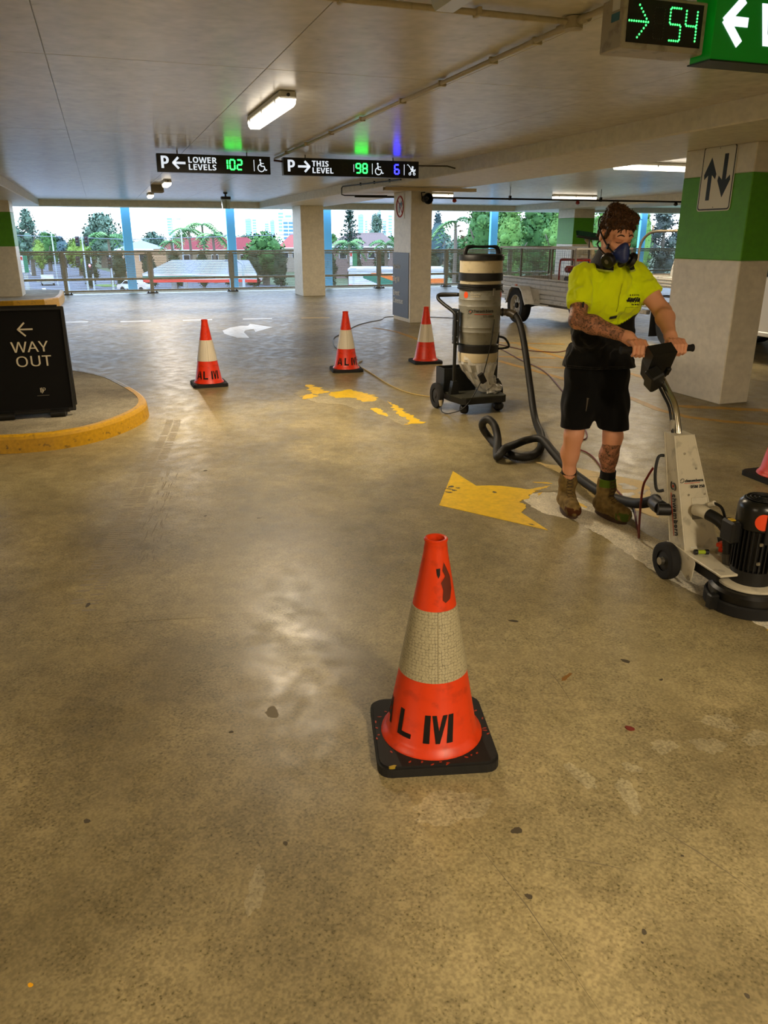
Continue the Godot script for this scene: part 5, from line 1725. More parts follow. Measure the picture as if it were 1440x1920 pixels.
	part("cable_tie", MB.new().box(Vector3(-0.112, 0.735, -0.19), Vector3(0.02, 0.05, 0.02), 0.003).done(), mat(Color(0.62, 0.60, 0.54), 0.5), t)
	# grip housing and bar
	var hb := Basis(Vector3(1, 0, 0), 0.62)
	part("grip_housing", MB.new().prism(PackedVector2Array([Vector2(-0.045, -0.10), Vector2(0.035, -0.11), Vector2(0.06, -0.06), Vector2(0.055, 0.10), Vector2(-0.075, 0.10), Vector2(-0.07, 0.0)]), -0.035, 0.035, Transform3D(hb.rotated(Vector3(0, 0, 1), 0.12), Vector3(-0.110, 1.005, -0.385))).done(), black, t)
	part("switch_box", MB.new().box(Vector3(-0.145, 0.935, -0.345), Vector3(0.075, 0.11, 0.07), 0.008, hb.rotated(Vector3(0, 0, 1), 0.45)).done(), black, t)
	part("latch_button", MB.new().box(Vector3(-0.088, 0.975, -0.325), Vector3(0.025, 0.045, 0.02), 0.004, hb).done(), mat(Color(0.02, 0.02, 0.02), 0.4), t)
	part("label", MB.new().box(Vector3(-0.140, 1.00, -0.350), Vector3(0.008, 0.035, 0.002), 0.0, hb.rotated(Vector3(0, 0, 1), 0.4)).done(), mat(Color(0.7, 0.7, 0.66), 0.5), t)
	part("handle_bar", cyl(Vector3(-0.305, 1.072, -0.413), Vector3(0.095, 1.072, -0.413), 0.0135), black, t)
	for s in [-1, 1]:
		part("grip", MB.new().tube([Vector3(-0.105 + s * 0.05, 1.072, -0.413), Vector3(-0.105 + s * 0.185, 1.072, -0.413), Vector3(-0.105 + s * 0.20, 1.072, -0.413)], [0.0165, 0.0165, 0.02], 14).done(), rubber, t)
	# motor over the head
	var mo := Vector3(0.045, 0, 0.325)
	var at := Transform3D(Basis.IDENTITY, mo)
	var motor := part("motor", MB.new().lathe([[0.0, 0.12], [0.092, 0.12], [0.092, 0.19], [0.080, 0.195], [0.080, 0.39], [0.0, 0.39]], 36, at).done(), black, t)
	var fins := MB.new()
	for k in 30:
		var g := TAU * k / 30
		fins.box(mo + Vector3(sin(g) * 0.088, 0.29, cos(g) * 0.088), Vector3(0.0045, 0.19, 0.024), 0.0, Basis(Vector3.UP, g))
	part("cooling_fins", fins.done(), black, motor)
	part("fan_cover", MB.new().lathe([[0.098, 0.385], [0.102, 0.39], [0.102, 0.475], [0.096, 0.50], [0.080, 0.515], [0.0, 0.52]], 36, at).done(), m_dirty(Color(0.06, 0.062, 0.05), 0.28, 0.35), motor)
	var grille := MB.new()
	for k in 4:
		var p := []
		for j in 25:
			p.append(mo + Vector3(sin(TAU * j / 24) * (0.02 + 0.017 * k), 0.5215 - 0.001 * k, cos(TAU * j / 24) * (0.02 + 0.017 * k)))
		grille.tube(p, 0.003, 5, false)
	part("fan_grille", grille.done(), mat(Color(0.02, 0.02, 0.018), 0.5), motor)
	part("terminal_box", MB.new().box(mo + Vector3(-0.115, 0.36, -0.035), Vector3(0.05, 0.10, 0.09), 0.01).done(), black, motor)
	part("terminal_screw", MB.new().box(mo + Vector3(-0.118, 0.412, -0.035), Vector3(0.025, 0.006, 0.03), 0.002).done(), mat(Color(0.75, 0.62, 0.12), 0.5), motor)
	var egg := []
	for k in 20:
		var g := TAU * k / 20
		egg.append_array([0.46 * cos(g), 0.5 * sin(g)])
	var stick := part("sticker", wrapped([egg], 0.102, -0.55, 0.435, 0.075), mat(Color(0.92, 0.28, 0.08), 0.5), motor)
	stick.position = mo
	for q in [["ALL", 0.46], ["PREP", 0.435], ["EQUIP", 0.41]]:
		var o := part("sticker_text", bent_text(q[0], 0.017, 0.102, 0.10, q[1], 700, 0.9), mat(Color(0.88, 0.86, 0.8), 0.5), motor)
		o.position = mo
	part("strap", MB.new().box(mo + Vector3(-0.035, 0.43, 0.1), Vector3(0.022, 0.19, 0.012), 0.003).done(), mat(Color(0.03, 0.03, 0.03), 0.6), motor)
	for y in [0.335, 0.245]:
		part("motor_bolt", bx(mo + Vector3(-0.052, y, 0.095), Vector3(0.016, 0.016, 0.012), 0.003), steel, motor)
	part("motor_flange", MB.new().lathe([[0.0, 0.108], [0.135, 0.108], [0.14, 0.112], [0.14, 0.122], [0.13, 0.126], [0.0, 0.126]], 36, at).done(), body, t)
	# shroud and skirt
	part("shroud", MB.new().lathe([[0.168, 0.046], [0.172, 0.05], [0.172, 0.092], [0.160, 0.106], [0.13, 0.110], [0.0, 0.110]], 44, at).done(), m_dirty(Color(0.035, 0.035, 0.033), 0.35, 0.3), t)
	part("skirt", MB.new().lathe([[0.176, 0.004], [0.186, 0.006], [0.186, 0.052], [0.178, 0.058], [0.168, 0.056]], 44, at).done(), rubber, t)
	part("skirt_clamp", bx(mo + Vector3(-0.195, 0.045, 0.02), Vector3(0.045, 0.07, 0.04), 0.006), black, t)
	# dust tube from the tower to the head
	part("outlet_elbow", MB.new().tube(smooth_path([Vector3(-0.065, 0.365, 0.02), Vector3(-0.062, 0.372, 0.06), Vector3(-0.052, 0.368, 0.095)], 4), 0.029, 16).done(), body, t)
	var run := smooth_path([Vector3(-0.052, 0.368, 0.095), Vector3(-0.032, 0.355, 0.15), Vector3(-0.014, 0.32, 0.19), Vector3(-0.008, 0.26, 0.212), Vector3(-0.008, 0.20, 0.225)], 10)
	var rad := []
	for k in run.size():
		rad.append(0.0275 if k < 12 else 0.0255 + 0.0025 * (k % 2))
	part("dust_tube", MB.new().tube(run, rad, 16).done(), black, t)
	part("tube_cuff", MB.new().tube([Vector3(-0.008, 0.215, 0.222), Vector3(-0.006, 0.175, 0.232), Vector3(-0.004, 0.165, 0.236), Vector3(-0.002, 0.135, 0.246)], [0.030, 0.030, 0.033, 0.033], 16).done(), m_dirty(Color(0.26, 0.24, 0.20), 0.4, 0.3), t)
	part("head_port", MB.new().tube([Vector3(-0.002, 0.145, 0.243), Vector3(0.004, 0.06, 0.275)], 0.036, 16).done(), black, t)
	# small things on the plate
	part("lock_knob", MB.new().box(Vector3(0.028, 0.215, 0.115), Vector3(0.045, 0.022, 0.03), 0.005, Basis(Vector3.UP, 0.5)).tube([Vector3(0.035, 0.175, 0.115), Vector3(0.035, 0.215, 0.115)], 0.014, 12).done(), mat(Color(0.90, 0.24, 0.06), 0.4), t)
	part("knob_washer", MB.new().lathe([[0, 0.169], [0.026, 0.169], [0.026, 0.18], [0, 0.18]], 16, Transform3D(Basis.IDENTITY, Vector3(0.035, 0, 0.115))).done(), steel, t)
	part("spirit_level", MB.new().tube([Vector3(-0.095, 0.182, 0.105), Vector3(-0.045, 0.182, 0.115)], 0.010, 10).done(), mat(Color(0.60, 0.68, 0.12), 0.3), t)
	part("level_cap", MB.new().tube([Vector3(-0.102, 0.182, 0.1035), Vector3(-0.088, 0.182, 0.106)], 0.013, 10).tube([Vector3(-0.052, 0.182, 0.1135), Vector3(-0.036, 0.182, 0.117)], 0.013, 10).done(), black, t)
	part("motor_lead", MB.new().tube(smooth_path([Vector3(0.012, 0.40, 0.035), Vector3(0.03, 0.385, 0.08), Vector3(0.04, 0.31, 0.12), Vector3(0.0, 0.29, 0.20), Vector3(-0.06, 0.34, 0.27)], 5), 0.007, 8).done(), black, t)
	part("lead_gland", MB.new().tube([Vector3(0.005, 0.385, 0.02), Vector3(0.012, 0.40, 0.045)], 0.014, 10).done(), mat(Color(0.84, 0.81, 0.72), 0.4), t)
	# carabiner holding the red lead on the back of the tower
	part("lead_hook", MB.new().tube(smooth_path([Vector3(-0.130, 0.58, -0.20), Vector3(-0.158, 0.57, -0.205), Vector3(-0.170, 0.49, -0.195), Vector3(-0.160, 0.41, -0.18), Vector3(-0.130, 0.41, -0.165)], 5), 0.008, 8).done(), black, t)
	part("suction_port", MB.new().tube([Vector3(-0.115, 0.325, -0.11), Vector3(-0.175, 0.325, -0.13)], 0.031, 16).done(), black, t)


# ---------------------------------------------------------------- smooth bodies: a field of tapered capsules, meshed as surface nets
class Field:
	var a := PackedVector3Array()
	var b := PackedVector3Array()
	var ra := PackedFloat32Array()
	var rb := PackedFloat32Array()
	var sx := []            # squash: null or [centre, inverse basis, radii] for an ellipsoid
	var k := 0.03
	var cuts := []          # [normal, distance]: kept where normal . p <= distance
	var wave: FastNoiseLite
	var amp := 0.0
	var stretch := Vector3.ONE

	func bone(p: Vector3, q: Vector3, r0: float, r1 := -1.0) -> Field:
		a.append(p)
		b.append(q)
		ra.append(r0)
		rb.append(r0 if r1 < 0 else r1)
		sx.append(null)
		return self

	func egg(c: Vector3, r: Vector3, basis := Basis.IDENTITY) -> Field:
		a.append(c)
		b.append(c)
		ra.append(minf(r.x, minf(r.y, r.z)))
		rb.append(0.0)
		sx.append([basis.inverse(), r])
		return self

	func chain(pts: Array, rs: Array) -> Field:
		for i in pts.size() - 1:
			bone(pts[i], pts[i + 1], rs[i], rs[i + 1])
		return self

	func d(p: Vector3) -> float:
		var best := 1e3
		for i in a.size():
			var e: float
			if sx[i] == null:
				var ab := b[i] - a[i]
				var ap := p - a[i]
				var l := ab.length_squared()
				var t := 0.0 if l < 1e-12 else clampf(ap.dot(ab) / l, 0.0, 1.0)
				e = ap.distance_to(ab * t) - lerpf(ra[i], rb[i], t)
			else:
				var q: Vector3 = sx[i][0] * (p - a[i])
				var r: Vector3 = sx[i][1]
				var k0 := (q / r).length()
				var k1 := (q / (r * r)).length()
				e = ra[i] * -1.0 if k1 < 1e-9 else k0 * (k0 - 1.0) / k1
			if best - e > k:
				best = e
			elif e - best < k:
				var h := 0.5 + 0.5 * (best - e) / k
				best = lerpf(best, e, h) - k * h * (1.0 - h)
		if amp > 0.0:
			var s := p * stretch
			best += amp * wave.get_noise_3d(s.x, s.y, s.z)
		for c in cuts:
			best = maxf(best, p.dot(c[0]) - c[1] + (c[2] * wave.get_noise_3dv(p * 1.3) if c.size() > 2 else 0.0))
		return best


func net(f: Field, lo: Vector3, hi: Vector3, cell: float, mb: MB, paint: Callable) -> void:
	var n := Vector3i(((hi - lo) / cell).ceil()) + Vector3i.ONE
	n = Vector3i((n.x + 3) / 4 * 4, (n.y + 3) / 4 * 4, (n.z + 3) / 4 * 4)
	var sx := n.x + 1
	var sxy := (n.x + 1) * (n.y + 1)
	var val := PackedFloat32Array()
	val.resize(sxy * (n.z + 1))
	val.fill(999.0)
	var act := []
	var reach := cell * 4.0 * 0.87 + f.amp * 1.5 + cell
	for bz in range(0, n.z, 4):
		for by in range(0, n.y, 4):
			for bxx in range(0, n.x, 4):
				var c := lo + Vector3(bxx + 2, by + 2, bz + 2) * cell
				if absf(f.d(c)) > reach:
					continue
				act.append(Vector3i(bxx, by, bz))
				for z in range(bz, bz + 5):
					for y in range(by, by + 5):
						var row := z * sxy + y * sx
						for x in range(bxx, bxx + 5):
							if val[row + x] > 998.0:
								val[row + x] = f.d(lo + Vector3(x, y, z) * cell)
	var idx := {}
	var vs := PackedVector3Array()
	var offs := [0, 1, sx, sx + 1, sxy, sxy + 1, sxy + sx, sxy + sx + 1]
	var corner := [Vector3(0, 0, 0), Vector3(1, 0, 0), Vector3(0, 1, 0), Vector3(1, 1, 0), Vector3(0, 0, 1), Vector3(1, 0, 1), Vector3(0, 1, 1), Vector3(1, 1, 1)]
	var edges := [[0, 1], [2, 3], [4, 5], [6, 7], [0, 2], [1, 3], [4, 6], [5, 7], [0, 4], [1, 5], [2, 6], [3, 7]]
	for B in act:
		for z in range(B.z, B.z + 4):
			for y in range(B.y, B.y + 4):
				for x in range(B.x, B.x + 4):
					var at := z * sxy + y * sx + x
					var neg := 0
					for o in offs:
						if val[at + o] < 0.0:
							neg += 1
					if neg == 0 or neg == 8:
						continue
					var sum := Vector3.ZERO
					var cnt := 0
					for e in edges:
						var v0 := val[at + offs[e[0]]]
						var v1 := val[at + offs[e[1]]]
						if (v0 < 0.0) != (v1 < 0.0):
							sum += corner[e[0]].lerp(corner[e[1]], v0 / (v0 - v1))
							cnt += 1
					idx[at] = vs.size()
					vs.append(lo + (Vector3(x, y, z) + sum / cnt) * cell)
	var norm := PackedVector3Array()
	norm.resize(vs.size())
	var tris := PackedInt32Array()
	var steps := [1, sx, sxy]
	for at in idx:
		for ax in 3:
			var v0 := val[at]
			var v1 := val[at + steps[ax]]
			if (v0 < 0.0) == (v1 < 0.0):
				continue
			var u: int = steps[(ax + 1) % 3]
			var w: int = steps[(ax + 2) % 3]
			if not (idx.has(at - u) and idx.has(at - w) and idx.has(at - u - w)):
				continue
			var q := [idx[at], idx[at - u], idx[at - u - w], idx[at - w]]
			if v0 >= 0.0:
				q.reverse()
			# clockwise seen from outside
			tris.append_array([q[0], q[1], q[2], q[0], q[2], q[3]])
	for k in range(0, tris.size(), 3):
		var p := vs[tris[k]]
		var fn := -(vs[tris[k + 1]] - p).cross(vs[tris[k + 2]] - p)
		for e in 3:
			norm[tris[k + e]] += fn
	var cols := PackedColorArray()
	cols.resize(vs.size())
	for k in vs.size():
		norm[k] = norm[k].normalized()
		cols[k] = paint.call(vs[k], norm[k])
	mb.colored = true
	for t in tris:
		mb.v.append(vs[t])
		mb.n.append(norm[t])
		mb.uv.append(Vector2.ZERO)
		mb.col.append(cols[t])


func trace(f: Field, from: Vector3, dir: Vector3) -> Vector3:
	var p := from
	for k in 60:
		var e := f.d(p)
		if e < 0.0006:
			break
		p += dir * e * 0.8
	return p


func patch(f: Field, centre: Vector3, right: Vector3, up: Vector3, dir: Vector3, shapes: Array, lift := 0.002, limit := 0.008) -> ArrayMesh:
	# flat shapes (metres, in right and up) laid onto a body along a direction
	var m := MB.new()
	for s in shapes:
		var cut := fine_triangles(poly(s), limit)
		for k in range(0, cut.size(), 3):
			var q := []
			for e in 3:
				q.append(trace(f, centre + right * cut[k + e].x + up * cut[k + e].y - dir * 0.3, dir) - dir * lift)
			m.tri(q[0], q[1], q[2], -dir, -dir, -dir)
	return m.done()


# ---------------------------------------------------------------- the worker
func build_person() -> void:
	var skin := lin(Color(0.88, 0.63, 0.49))
	var tan := lin(Color(0.82, 0.56, 0.42))
	var ink := lin(Color(0.23, 0.20, 0.17))
	var s := Vector3(0.975, 0, -0.22).normalized()      # along the handle bar, to his left
	var f := Vector3(0.22, 0, 0.975).normalized()       # towards the machine
	var up := Vector3.UP
	var bar := Vector3(1.56, 0, -3.52) + s * -0.105 + f * -0.413 + up * 1.072
	var handR := bar - s * 0.108
	var handL := bar + s * 0.108
	# joints
	var shR := Vector3(1.055, 1.405, -4.265)
	var shL := Vector3(1.362, 1.408, -4.365)
	var elR := Vector3(1.012, 1.190, -4.125)
	var elL := Vector3(1.492, 1.222, -4.235)
	var wrR := handR + up * 0.050 - f * 0.075 - s * 0.012
	var wrL := handL + up * 0.052 - f * 0.075 + s * 0.006
	var hipR := Vector3(1.165, 0.86, -4.455)
	var hipL := Vector3(1.300, 0.86, -4.475)
	var knR := Vector3(1.122, 0.500, -4.440)
	var knL := Vector3(1.342, 0.500, -4.400)
	var anR := Vector3(1.135, 0.150, -4.535)
	var anL := Vector3(1.343, 0.150, -4.425)
	var neck := Vector3(1.213, 1.482, -4.290)
	var hc := Vector3(1.190, 1.615, -4.200)
	# head axes: looking down at the machine
	var fwd := Vector3(0.30, -0.44, 0.85).normalized()
	var hr := up.cross(fwd).normalized()                 # his left
	var hu := fwd.cross(hr).normalized()
	var HB := Basis(hr, hu, fwd)
	var H := func(x: float, y: float, z: float) -> Vector3: return hc + hr * x + hu * y + fwd * z
	var tat := noise(91, 26.0, FastNoiseLite.TYPE_SIMPLEX_SMOOTH, 2)
	var tat2 := noise(92, 55.0, FastNoiseLite.TYPE_SIMPLEX_SMOOTH, 2)
	var inked := func(p: Vector3) -> Color:
		var v := tat.get_noise_3dv(p)
		var w := tat2.get_noise_3dv(p * 1.0 + Vector3(3, 1, 2))
		var shade := clampf(0.44 + 0.45 * v + 0.22 * w, 0.10, 0.75)
		if absf(v) < 0.05 or absf(w) < 0.04:
			shade = 0.95
		return tan.lerp(ink, shade)
	var body := MB.new()
	var plain := func(p: Vector3, nn: Vector3) -> Color:
		return skin
	# arms
	for q in [[shR, elR, wrR, true], [shL, elL, wrL, false]]:
		var F := Field.new()
		F.k = 0.025
		var sh: Vector3 = q[0]
		var el: Vector3 = q[1]
		var wr: Vector3 = q[2]
		var mid := sh.lerp(el, 0.5)
		F.chain([sh, mid, el], [0.040, 0.050, 0.043])
		var fm := el.lerp(wr, 0.30) + up * 0.004
		F.chain([el, fm, wr], [0.041, 0.046, 0.028])
		F.bone(wr, wr.lerp(handR if q[3] else handL, 0.35), 0.027, 0.027)
		var lo := sh.min(el).min(wr) - Vector3.ONE * 0.08
		var hi := sh.max(el).max(wr) + Vector3.ONE * 0.08
		var colour := func(p: Vector3, nn: Vector3) -> Color:
			if not q[3]:
				return skin
			var t := (p - el).dot(wr - el) / (wr - el).length_squared()
			var edge := 0.90 + 0.05 * tat.get_noise_3dv(p * 0.5)
			return inked.call(p) if t < edge else skin
		net(F, lo, hi, 0.0055, body, colour)
	# hands closed round the grips, four fingers and a thumb each
	for q in [[handR, wrR, 1.0], [handL, wrL, -1.0]]:
		var F := Field.new()
		F.k = 0.0045
		var c: Vector3 = q[0]
		var wr: Vector3 = q[1]
		var inner: float = q[2]
		for i in 4:
			var o: Vector3 = s * ((i - 1.5) * 0.0215)
			var big: float = [0.0103, 0.0108, 0.0105, 0.0092][i if inner < 0 else 3 - i]
			var long: float = [0.92, 1.0, 0.98, 0.85][i if inner < 0 else 3 - i]
			var kn: Vector3 = c + o * 1.08 + up * (0.034 + 0.003 * long) - f * 0.004
			F.chain([c + o * 0.9 + up * 0.040 - f * 0.040, kn, c + o * 1.02 + up * 0.018 + f * 0.030 * long, c + o - up * 0.014 + f * 0.030 * long, c + o * 0.97 - up * 0.031 * long + f * 0.010], [big * 1.05, big * 1.08, big * 1.02, big * 0.97, big * 0.88])
		F.egg(c + up * 0.034 - f * 0.036, Vector3(0.041, 0.015, 0.036), Basis(s, (up + f * 0.25).normalized(), (f - up * 0.25).normalized()))
		F.bone(wr, c + up * 0.040 - f * 0.045, 0.026, 0.022)
		F.chain([c + up * 0.022 - f * 0.045 + s * inner * 0.026, c - up * 0.006 - f * 0.030 + s * inner * 0.044, c - up * 0.027 - f * 0.004 + s * inner * 0.040, c - up * 0.028 + f * 0.020 + s * inner * 0.026], [0.015, 0.0125, 0.0110, 0.0092])
		net(F, c - Vector3(0.10, 0.075, 0.12), c + Vector3(0.10, 0.095, 0.085), 0.0032, body, func(p: Vector3, nn: Vector3) -> Color:
			var k: float = clampf((p.y - c.y - 0.022) * 30.0, 0, 1) * clampf(0.5 + (p - c).dot(f) * 20.0, 0, 1)
			return skin.lerp(lin(Color(0.84, 0.52, 0.41)), 0.35 * k))
	# legs
	for q in [[hipR, knR, anR, false], [hipL, knL, anL, true]]:
		var F := Field.new()
		F.k = 0.03
		var kn: Vector3 = q[1]
		var an: Vector3 = q[2]
		F.chain([q[0], kn], [0.080, 0.052])
		var calf := kn.lerp(an, 0.36) - f * 0.020
		F.chain([kn, calf, kn.lerp(an, 0.72), an], [0.049, 0.051, 0.035, 0.033])
		F.bone(kn + f * 0.012, kn.lerp(an, 0.45) + f * 0.006, 0.044, 0.032)
		var colour := func(p: Vector3, nn: Vector3) -> Color:
			return inked.call(p * 0.9) if q[3] and p.y < 0.455 + 0.012 * tat.get_noise_3dv(p) else skin
		net(F, kn.min(an) - Vector3(0.1, 0.05, 0.1), kn.max(an) + Vector3(0.1, 0.12, 0.1), 0.0055 if q[3] else 0.008, body, colour)
	# trunk under the clothes, neck
	var T := Field.new()
	T.k = 0.05
	T.bone(shR, shL, 0.035)
	T.bone(Vector3(1.15, 1.27, -4.335), Vector3(1.30, 1.27, -4.37), 0.065)
	T.bone(Vector3(1.17, 1.0, -4.42), Vector3(1.28, 1.0, -4.445), 0.05)
	T.bone(hipR, hipL, 0.075)
	T.bone(Vector3(1.225, 1.27, -4.35), Vector3(1.225, 1.0, -4.43), 0.05)
	T.bone(neck - up * 0.02, hc - up * 0.03 - fwd * 0.03, 0.060, 0.056)
	net(T, Vector3(0.97, 0.76, -4.62), Vector3(1.50, 1.62, -4.08), 0.014, body, plain)
	# head
	var D := Field.new()
	D.k = 0.018
	D.egg(H.call(0, 0.030, -0.012), Vector3(0.074, 0.092, 0.096), HB)
	D.egg(H.call(0, -0.045, 0.028), Vector3(0.058, 0.075, 0.062), HB)
	D.bone(H.call(-0.022, -0.098, 0.058), H.call(0.022, -0.098, 0.058), 0.022)
	D.bone(H.call(0, 0.012, 0.082), H.call(0, -0.032, 0.104), 0.009, 0.013)
	D.bone(H.call(-0.016, -0.036, 0.088), H.call(0.016, -0.036, 0.088), 0.009)
	D.bone(H.call(-0.044, 0.022, 0.070), H.call(-0.012, 0.018, 0.084), 0.011)
	D.bone(H.call(0.044, 0.022, 0.070), H.call(0.012, 0.018, 0.084), 0.011)
	D.bone(H.call(-0.046, -0.022, 0.062), H.call(-0.030, -0.034, 0.074), 0.014)
	D.bone(H.call(0.046, -0.022, 0.062), H.call(0.030, -0.034, 0.074), 0.014)
	for e in [-1.0, 1.0]:
		D.egg(H.call(e * 0.075, -0.012, -0.008), Vector3(0.009, 0.030, 0.018), HB.rotated(hu, e * 0.25))
		D.egg(H.call(e * 0.031, -0.001, 0.072), Vector3(0.013, 0.008, 0.010), HB)
	net(D, hc - Vector3.ONE * 0.15, hc + Vector3.ONE * 0.15, 0.0036, body, func(p: Vector3, nn: Vector3) -> Color:
		var l := HB.inverse() * (p - hc)
		var c := skin
		var ax := absf(l.x)
		if l.z > 0.05 and ax > 0.010 and ax < 0.052:
			if absf(l.y - 0.002) < 0.012 and ax > 0.014:
				c = c.lerp(lin(Color(0.66, 0.38, 0.29)), 0.45)       # reddish lids
		return c)
	var person := part("person", body.done(), vertex_mat(0.5, 0.45))
	tag(person, "man in yellow work shirt, black shorts and respirator pushing the grinder", "person")
	# hair: short, brushed up
	var hair := Field.new()
	hair.k = 0.012
	hair.egg(H.call(0, 0.036, -0.014), Vector3(0.079, 0.098, 0.101), HB)
	hair.egg(H.call(0.012, 0.098, 0.030), Vector3(0.062, 0.034, 0.060), HB)
	hair.egg(H.call(-0.02, 0.112, -0.02), Vector3(0.055, 0.030, 0.06), HB)
	hair.wave = noise(95, 42.0, FastNoiseLite.TYPE_SIMPLEX_SMOOTH, 3)
	hair.amp = 0.008
	var trim := Field.new()
	var hmesh := MB.new()
	var strand := noise(96, 90.0, FastNoiseLite.TYPE_SIMPLEX_SMOOTH, 2)
	# hairline: cut by planes in the head's own axes
	hair.cuts = [[(fwd * 0.55 - hu * 1.0).normalized(), hc.dot((fwd * 0.55 - hu * 1.0).normalized()) - 0.018, 0.022], [(fwd * 1.0 - hu * 0.35).normalized(), hc.dot((fwd * 1.0 - hu * 0.35).normalized()) + 0.072, 0.02]]
	net(hair, hc - Vector3.ONE * 0.17, hc + Vector3.ONE * 0.17, 0.0042, hmesh, func(p: Vector3, nn: Vector3) -> Color:
		return lin(Color(0.15, 0.095, 0.055)).lerp(lin(Color(0.36, 0.24, 0.13)), clampf(0.42 + 0.8 * strand.get_noise_3dv(p), 0, 1)))
	# loose locks over the top and fringe
	var rr := RandomNumberGenerator.new()
	rr.seed = 12
	var count := hmesh.v.size()
	for k in 620:
		var at := rr.randi() % count
		var p0: Vector3 = hmesh.v[at]
		var nn: Vector3 = hmesh.n[at]
		var flow := (fwd * rr.randf_range(-0.4, 1.0) + hr * rr.randf_range(-0.8, 0.6) + hu * rr.randf_range(-0.6, 0.3))
		flow = (flow - nn * flow.dot(nn)).normalized()
		var l := rr.randf_range(0.014, 0.030)
		var curl := nn.cross(flow) * rr.randf_range(-0.5, 0.5)
		hmesh.cc = lin(Color(0.13, 0.08, 0.045)).lerp(lin(Color(0.40, 0.27, 0.15)), rr.randf())
		hmesh.tube([p0 - nn * 0.002, p0 + flow * l * 0.4 + nn * 0.0035 + curl * l * 0.2, p0 + flow * l * 0.75 + nn * 0.0035 + curl * l * 0.55, p0 + (flow + curl).normalized() * l - nn * 0.001], [0.0022, 0.0024, 0.0018, 0.0005], 4, false)
	# side hair in front of and behind the ears
	var sides := Field.new()
	sides.k = 0.008
	for e in [-1.0, 1.0]:
		sides.chain([H.call(e * 0.072, 0.045, 0.030), H.call(e * 0.073, 0.010, 0.026), H.call(e * 0.071, -0.018, 0.022)], [0.012, 0.009, 0.005])
		sides.chain([H.call(e * 0.072, 0.030, -0.035), H.call(e * 0.066, -0.03, -0.050)], [0.016, 0.010])
	sides.egg(H.call(0, -0.02, -0.062), Vector3(0.058, 0.05, 0.040), HB)
	sides.wave = hair.wave
	sides.amp = 0.006
	net(sides, hc - Vector3.ONE * 0.14, hc + Vector3.ONE * 0.14, 0.0042, hmesh, func(p: Vector3, nn: Vector3) -> Color:
		return lin(Color(0.15, 0.095, 0.055)).lerp(lin(Color(0.33, 0.22, 0.12)), clampf(0.4 + 0.8 * strand.get_noise_3dv(p), 0, 1)))
	part("hair", hmesh.done(), vertex_mat(0.55, 0.35), person)
	# brows and lowered lashes
	for e in [-1.0, 1.0]:
		var brow := []
		var lash := []
		for k in 6:
			var fx := k / 5.0
			brow.append(trace(D, H.call(e * lerpf(0.013, 0.050, fx), 0.030 + 0.006 * sin(fx * PI) - 0.006 * fx, 0.3), -fwd) + fwd * 0.0005)
			lash.append(trace(D, H.call(e * lerpf(0.018, 0.046, fx), -0.004 - 0.003 * sin(fx * PI), 0.3), -fwd) + fwd * 0.0005)
		part("eyebrow", MB.new().tube(brow, [0.0022, 0.0038, 0.0040, 0.0036, 0.0028, 0.0012], 6).done(), mat(Color(0.20, 0.12, 0.07), 0.8), person)
		part("eyelash", MB.new().tube(lash, [0.0008, 0.0015, 0.0017, 0.0017, 0.0015, 0.0008], 5).done(), mat(Color(0.09, 0.055, 0.04), 0.8), person)
	# ---- respirator
	var mask := Node3D.new()
	mask.name = "respirator"
	person.add_child(mask)
	var rub := mat(Color(0.03, 0.03, 0.028), 0.4)
	var cup := Field.new()
	cup.k = 0.02
	cup.egg(H.call(0, -0.055, 0.098), Vector3(0.043, 0.044, 0.034), HB)
	cup.bone(H.call(0, -0.012, 0.105), H.call(0, -0.07, 0.128), 0.016, 0.026)
	cup.bone(H.call(-0.03, -0.085, 0.085), H.call(0.03, -0.085, 0.085), 0.026)
	var cm := MB.new()
	net(cup, hc - Vector3.ONE * 0.17, hc + Vector3.ONE * 0.19, 0.004, cm, func(p: Vector3, nn: Vector3) -> Color: return lin(Color(0.12, 0.19, 0.42)))
	part("face_piece", cm.done(), vertex_mat(0.45), mask)
	for e in [-1.0, 1.0]:
		var ax: Vector3 = (hr * e * 0.86 + fwd * 0.42 - hu * 0.28).normalized()
		var c0: Vector3 = H.call(e * 0.046, -0.082, 0.096)
		var fb := Transform3D(Basis(Quaternion(up, ax)), c0)
		var can := part("filter", MB.new().lathe([[0, 0.0], [0.022, 0.0], [0.024, 0.010], [0.036, 0.014], [0.039, 0.018], [0.039, 0.036], [0.034, 0.042], [0.020, 0.043], [0.0, 0.041]], 26, fb).done(), rub, mask)
		part("filter_cover", MB.new().lathe([[0, 0.0445], [0.012, 0.0445], [0.012, 0.041]], 16, fb).done(), mat(Color(0.42, 0.40, 0.34) if e < 0 else Color(0.05, 0.05, 0.05), 0.4), can)
		part("strap", MB.new().tube(smooth_path([H.call(e * 0.046, -0.055, 0.090), H.call(e * 0.070, -0.032, 0.045), H.call(e * 0.086, 0.000, 0.0), H.call(e * 0.084, 0.022, -0.05), H.call(e * 0.045, 0.035, -0.110), H.call(0, 0.038, -0.120)], 5), 0.0042, 6).done(), rub, mask)
		part("strap", MB.new().tube(smooth_path([H.call(e * 0.046, -0.085, 0.080), H.call(e * 0.060, -0.085, 0.03), H.call(e * 0.058, -0.075, -0.04), H.call(0, -0.07, -0.09)], 5), 0.0042, 6).done(), rub, mask)
		part("buckle", MB.new().box(H.call(e * 0.064, -0.040, 0.056), Vector3(0.010, 0.026, 0.014), 0.002, HB).done(), rub, mask)
	var vb := Transform3D(Basis(Quaternion(up, (fwd * 0.9 - hu * 0.44).normalized())), H.call(0, -0.092, 0.122))
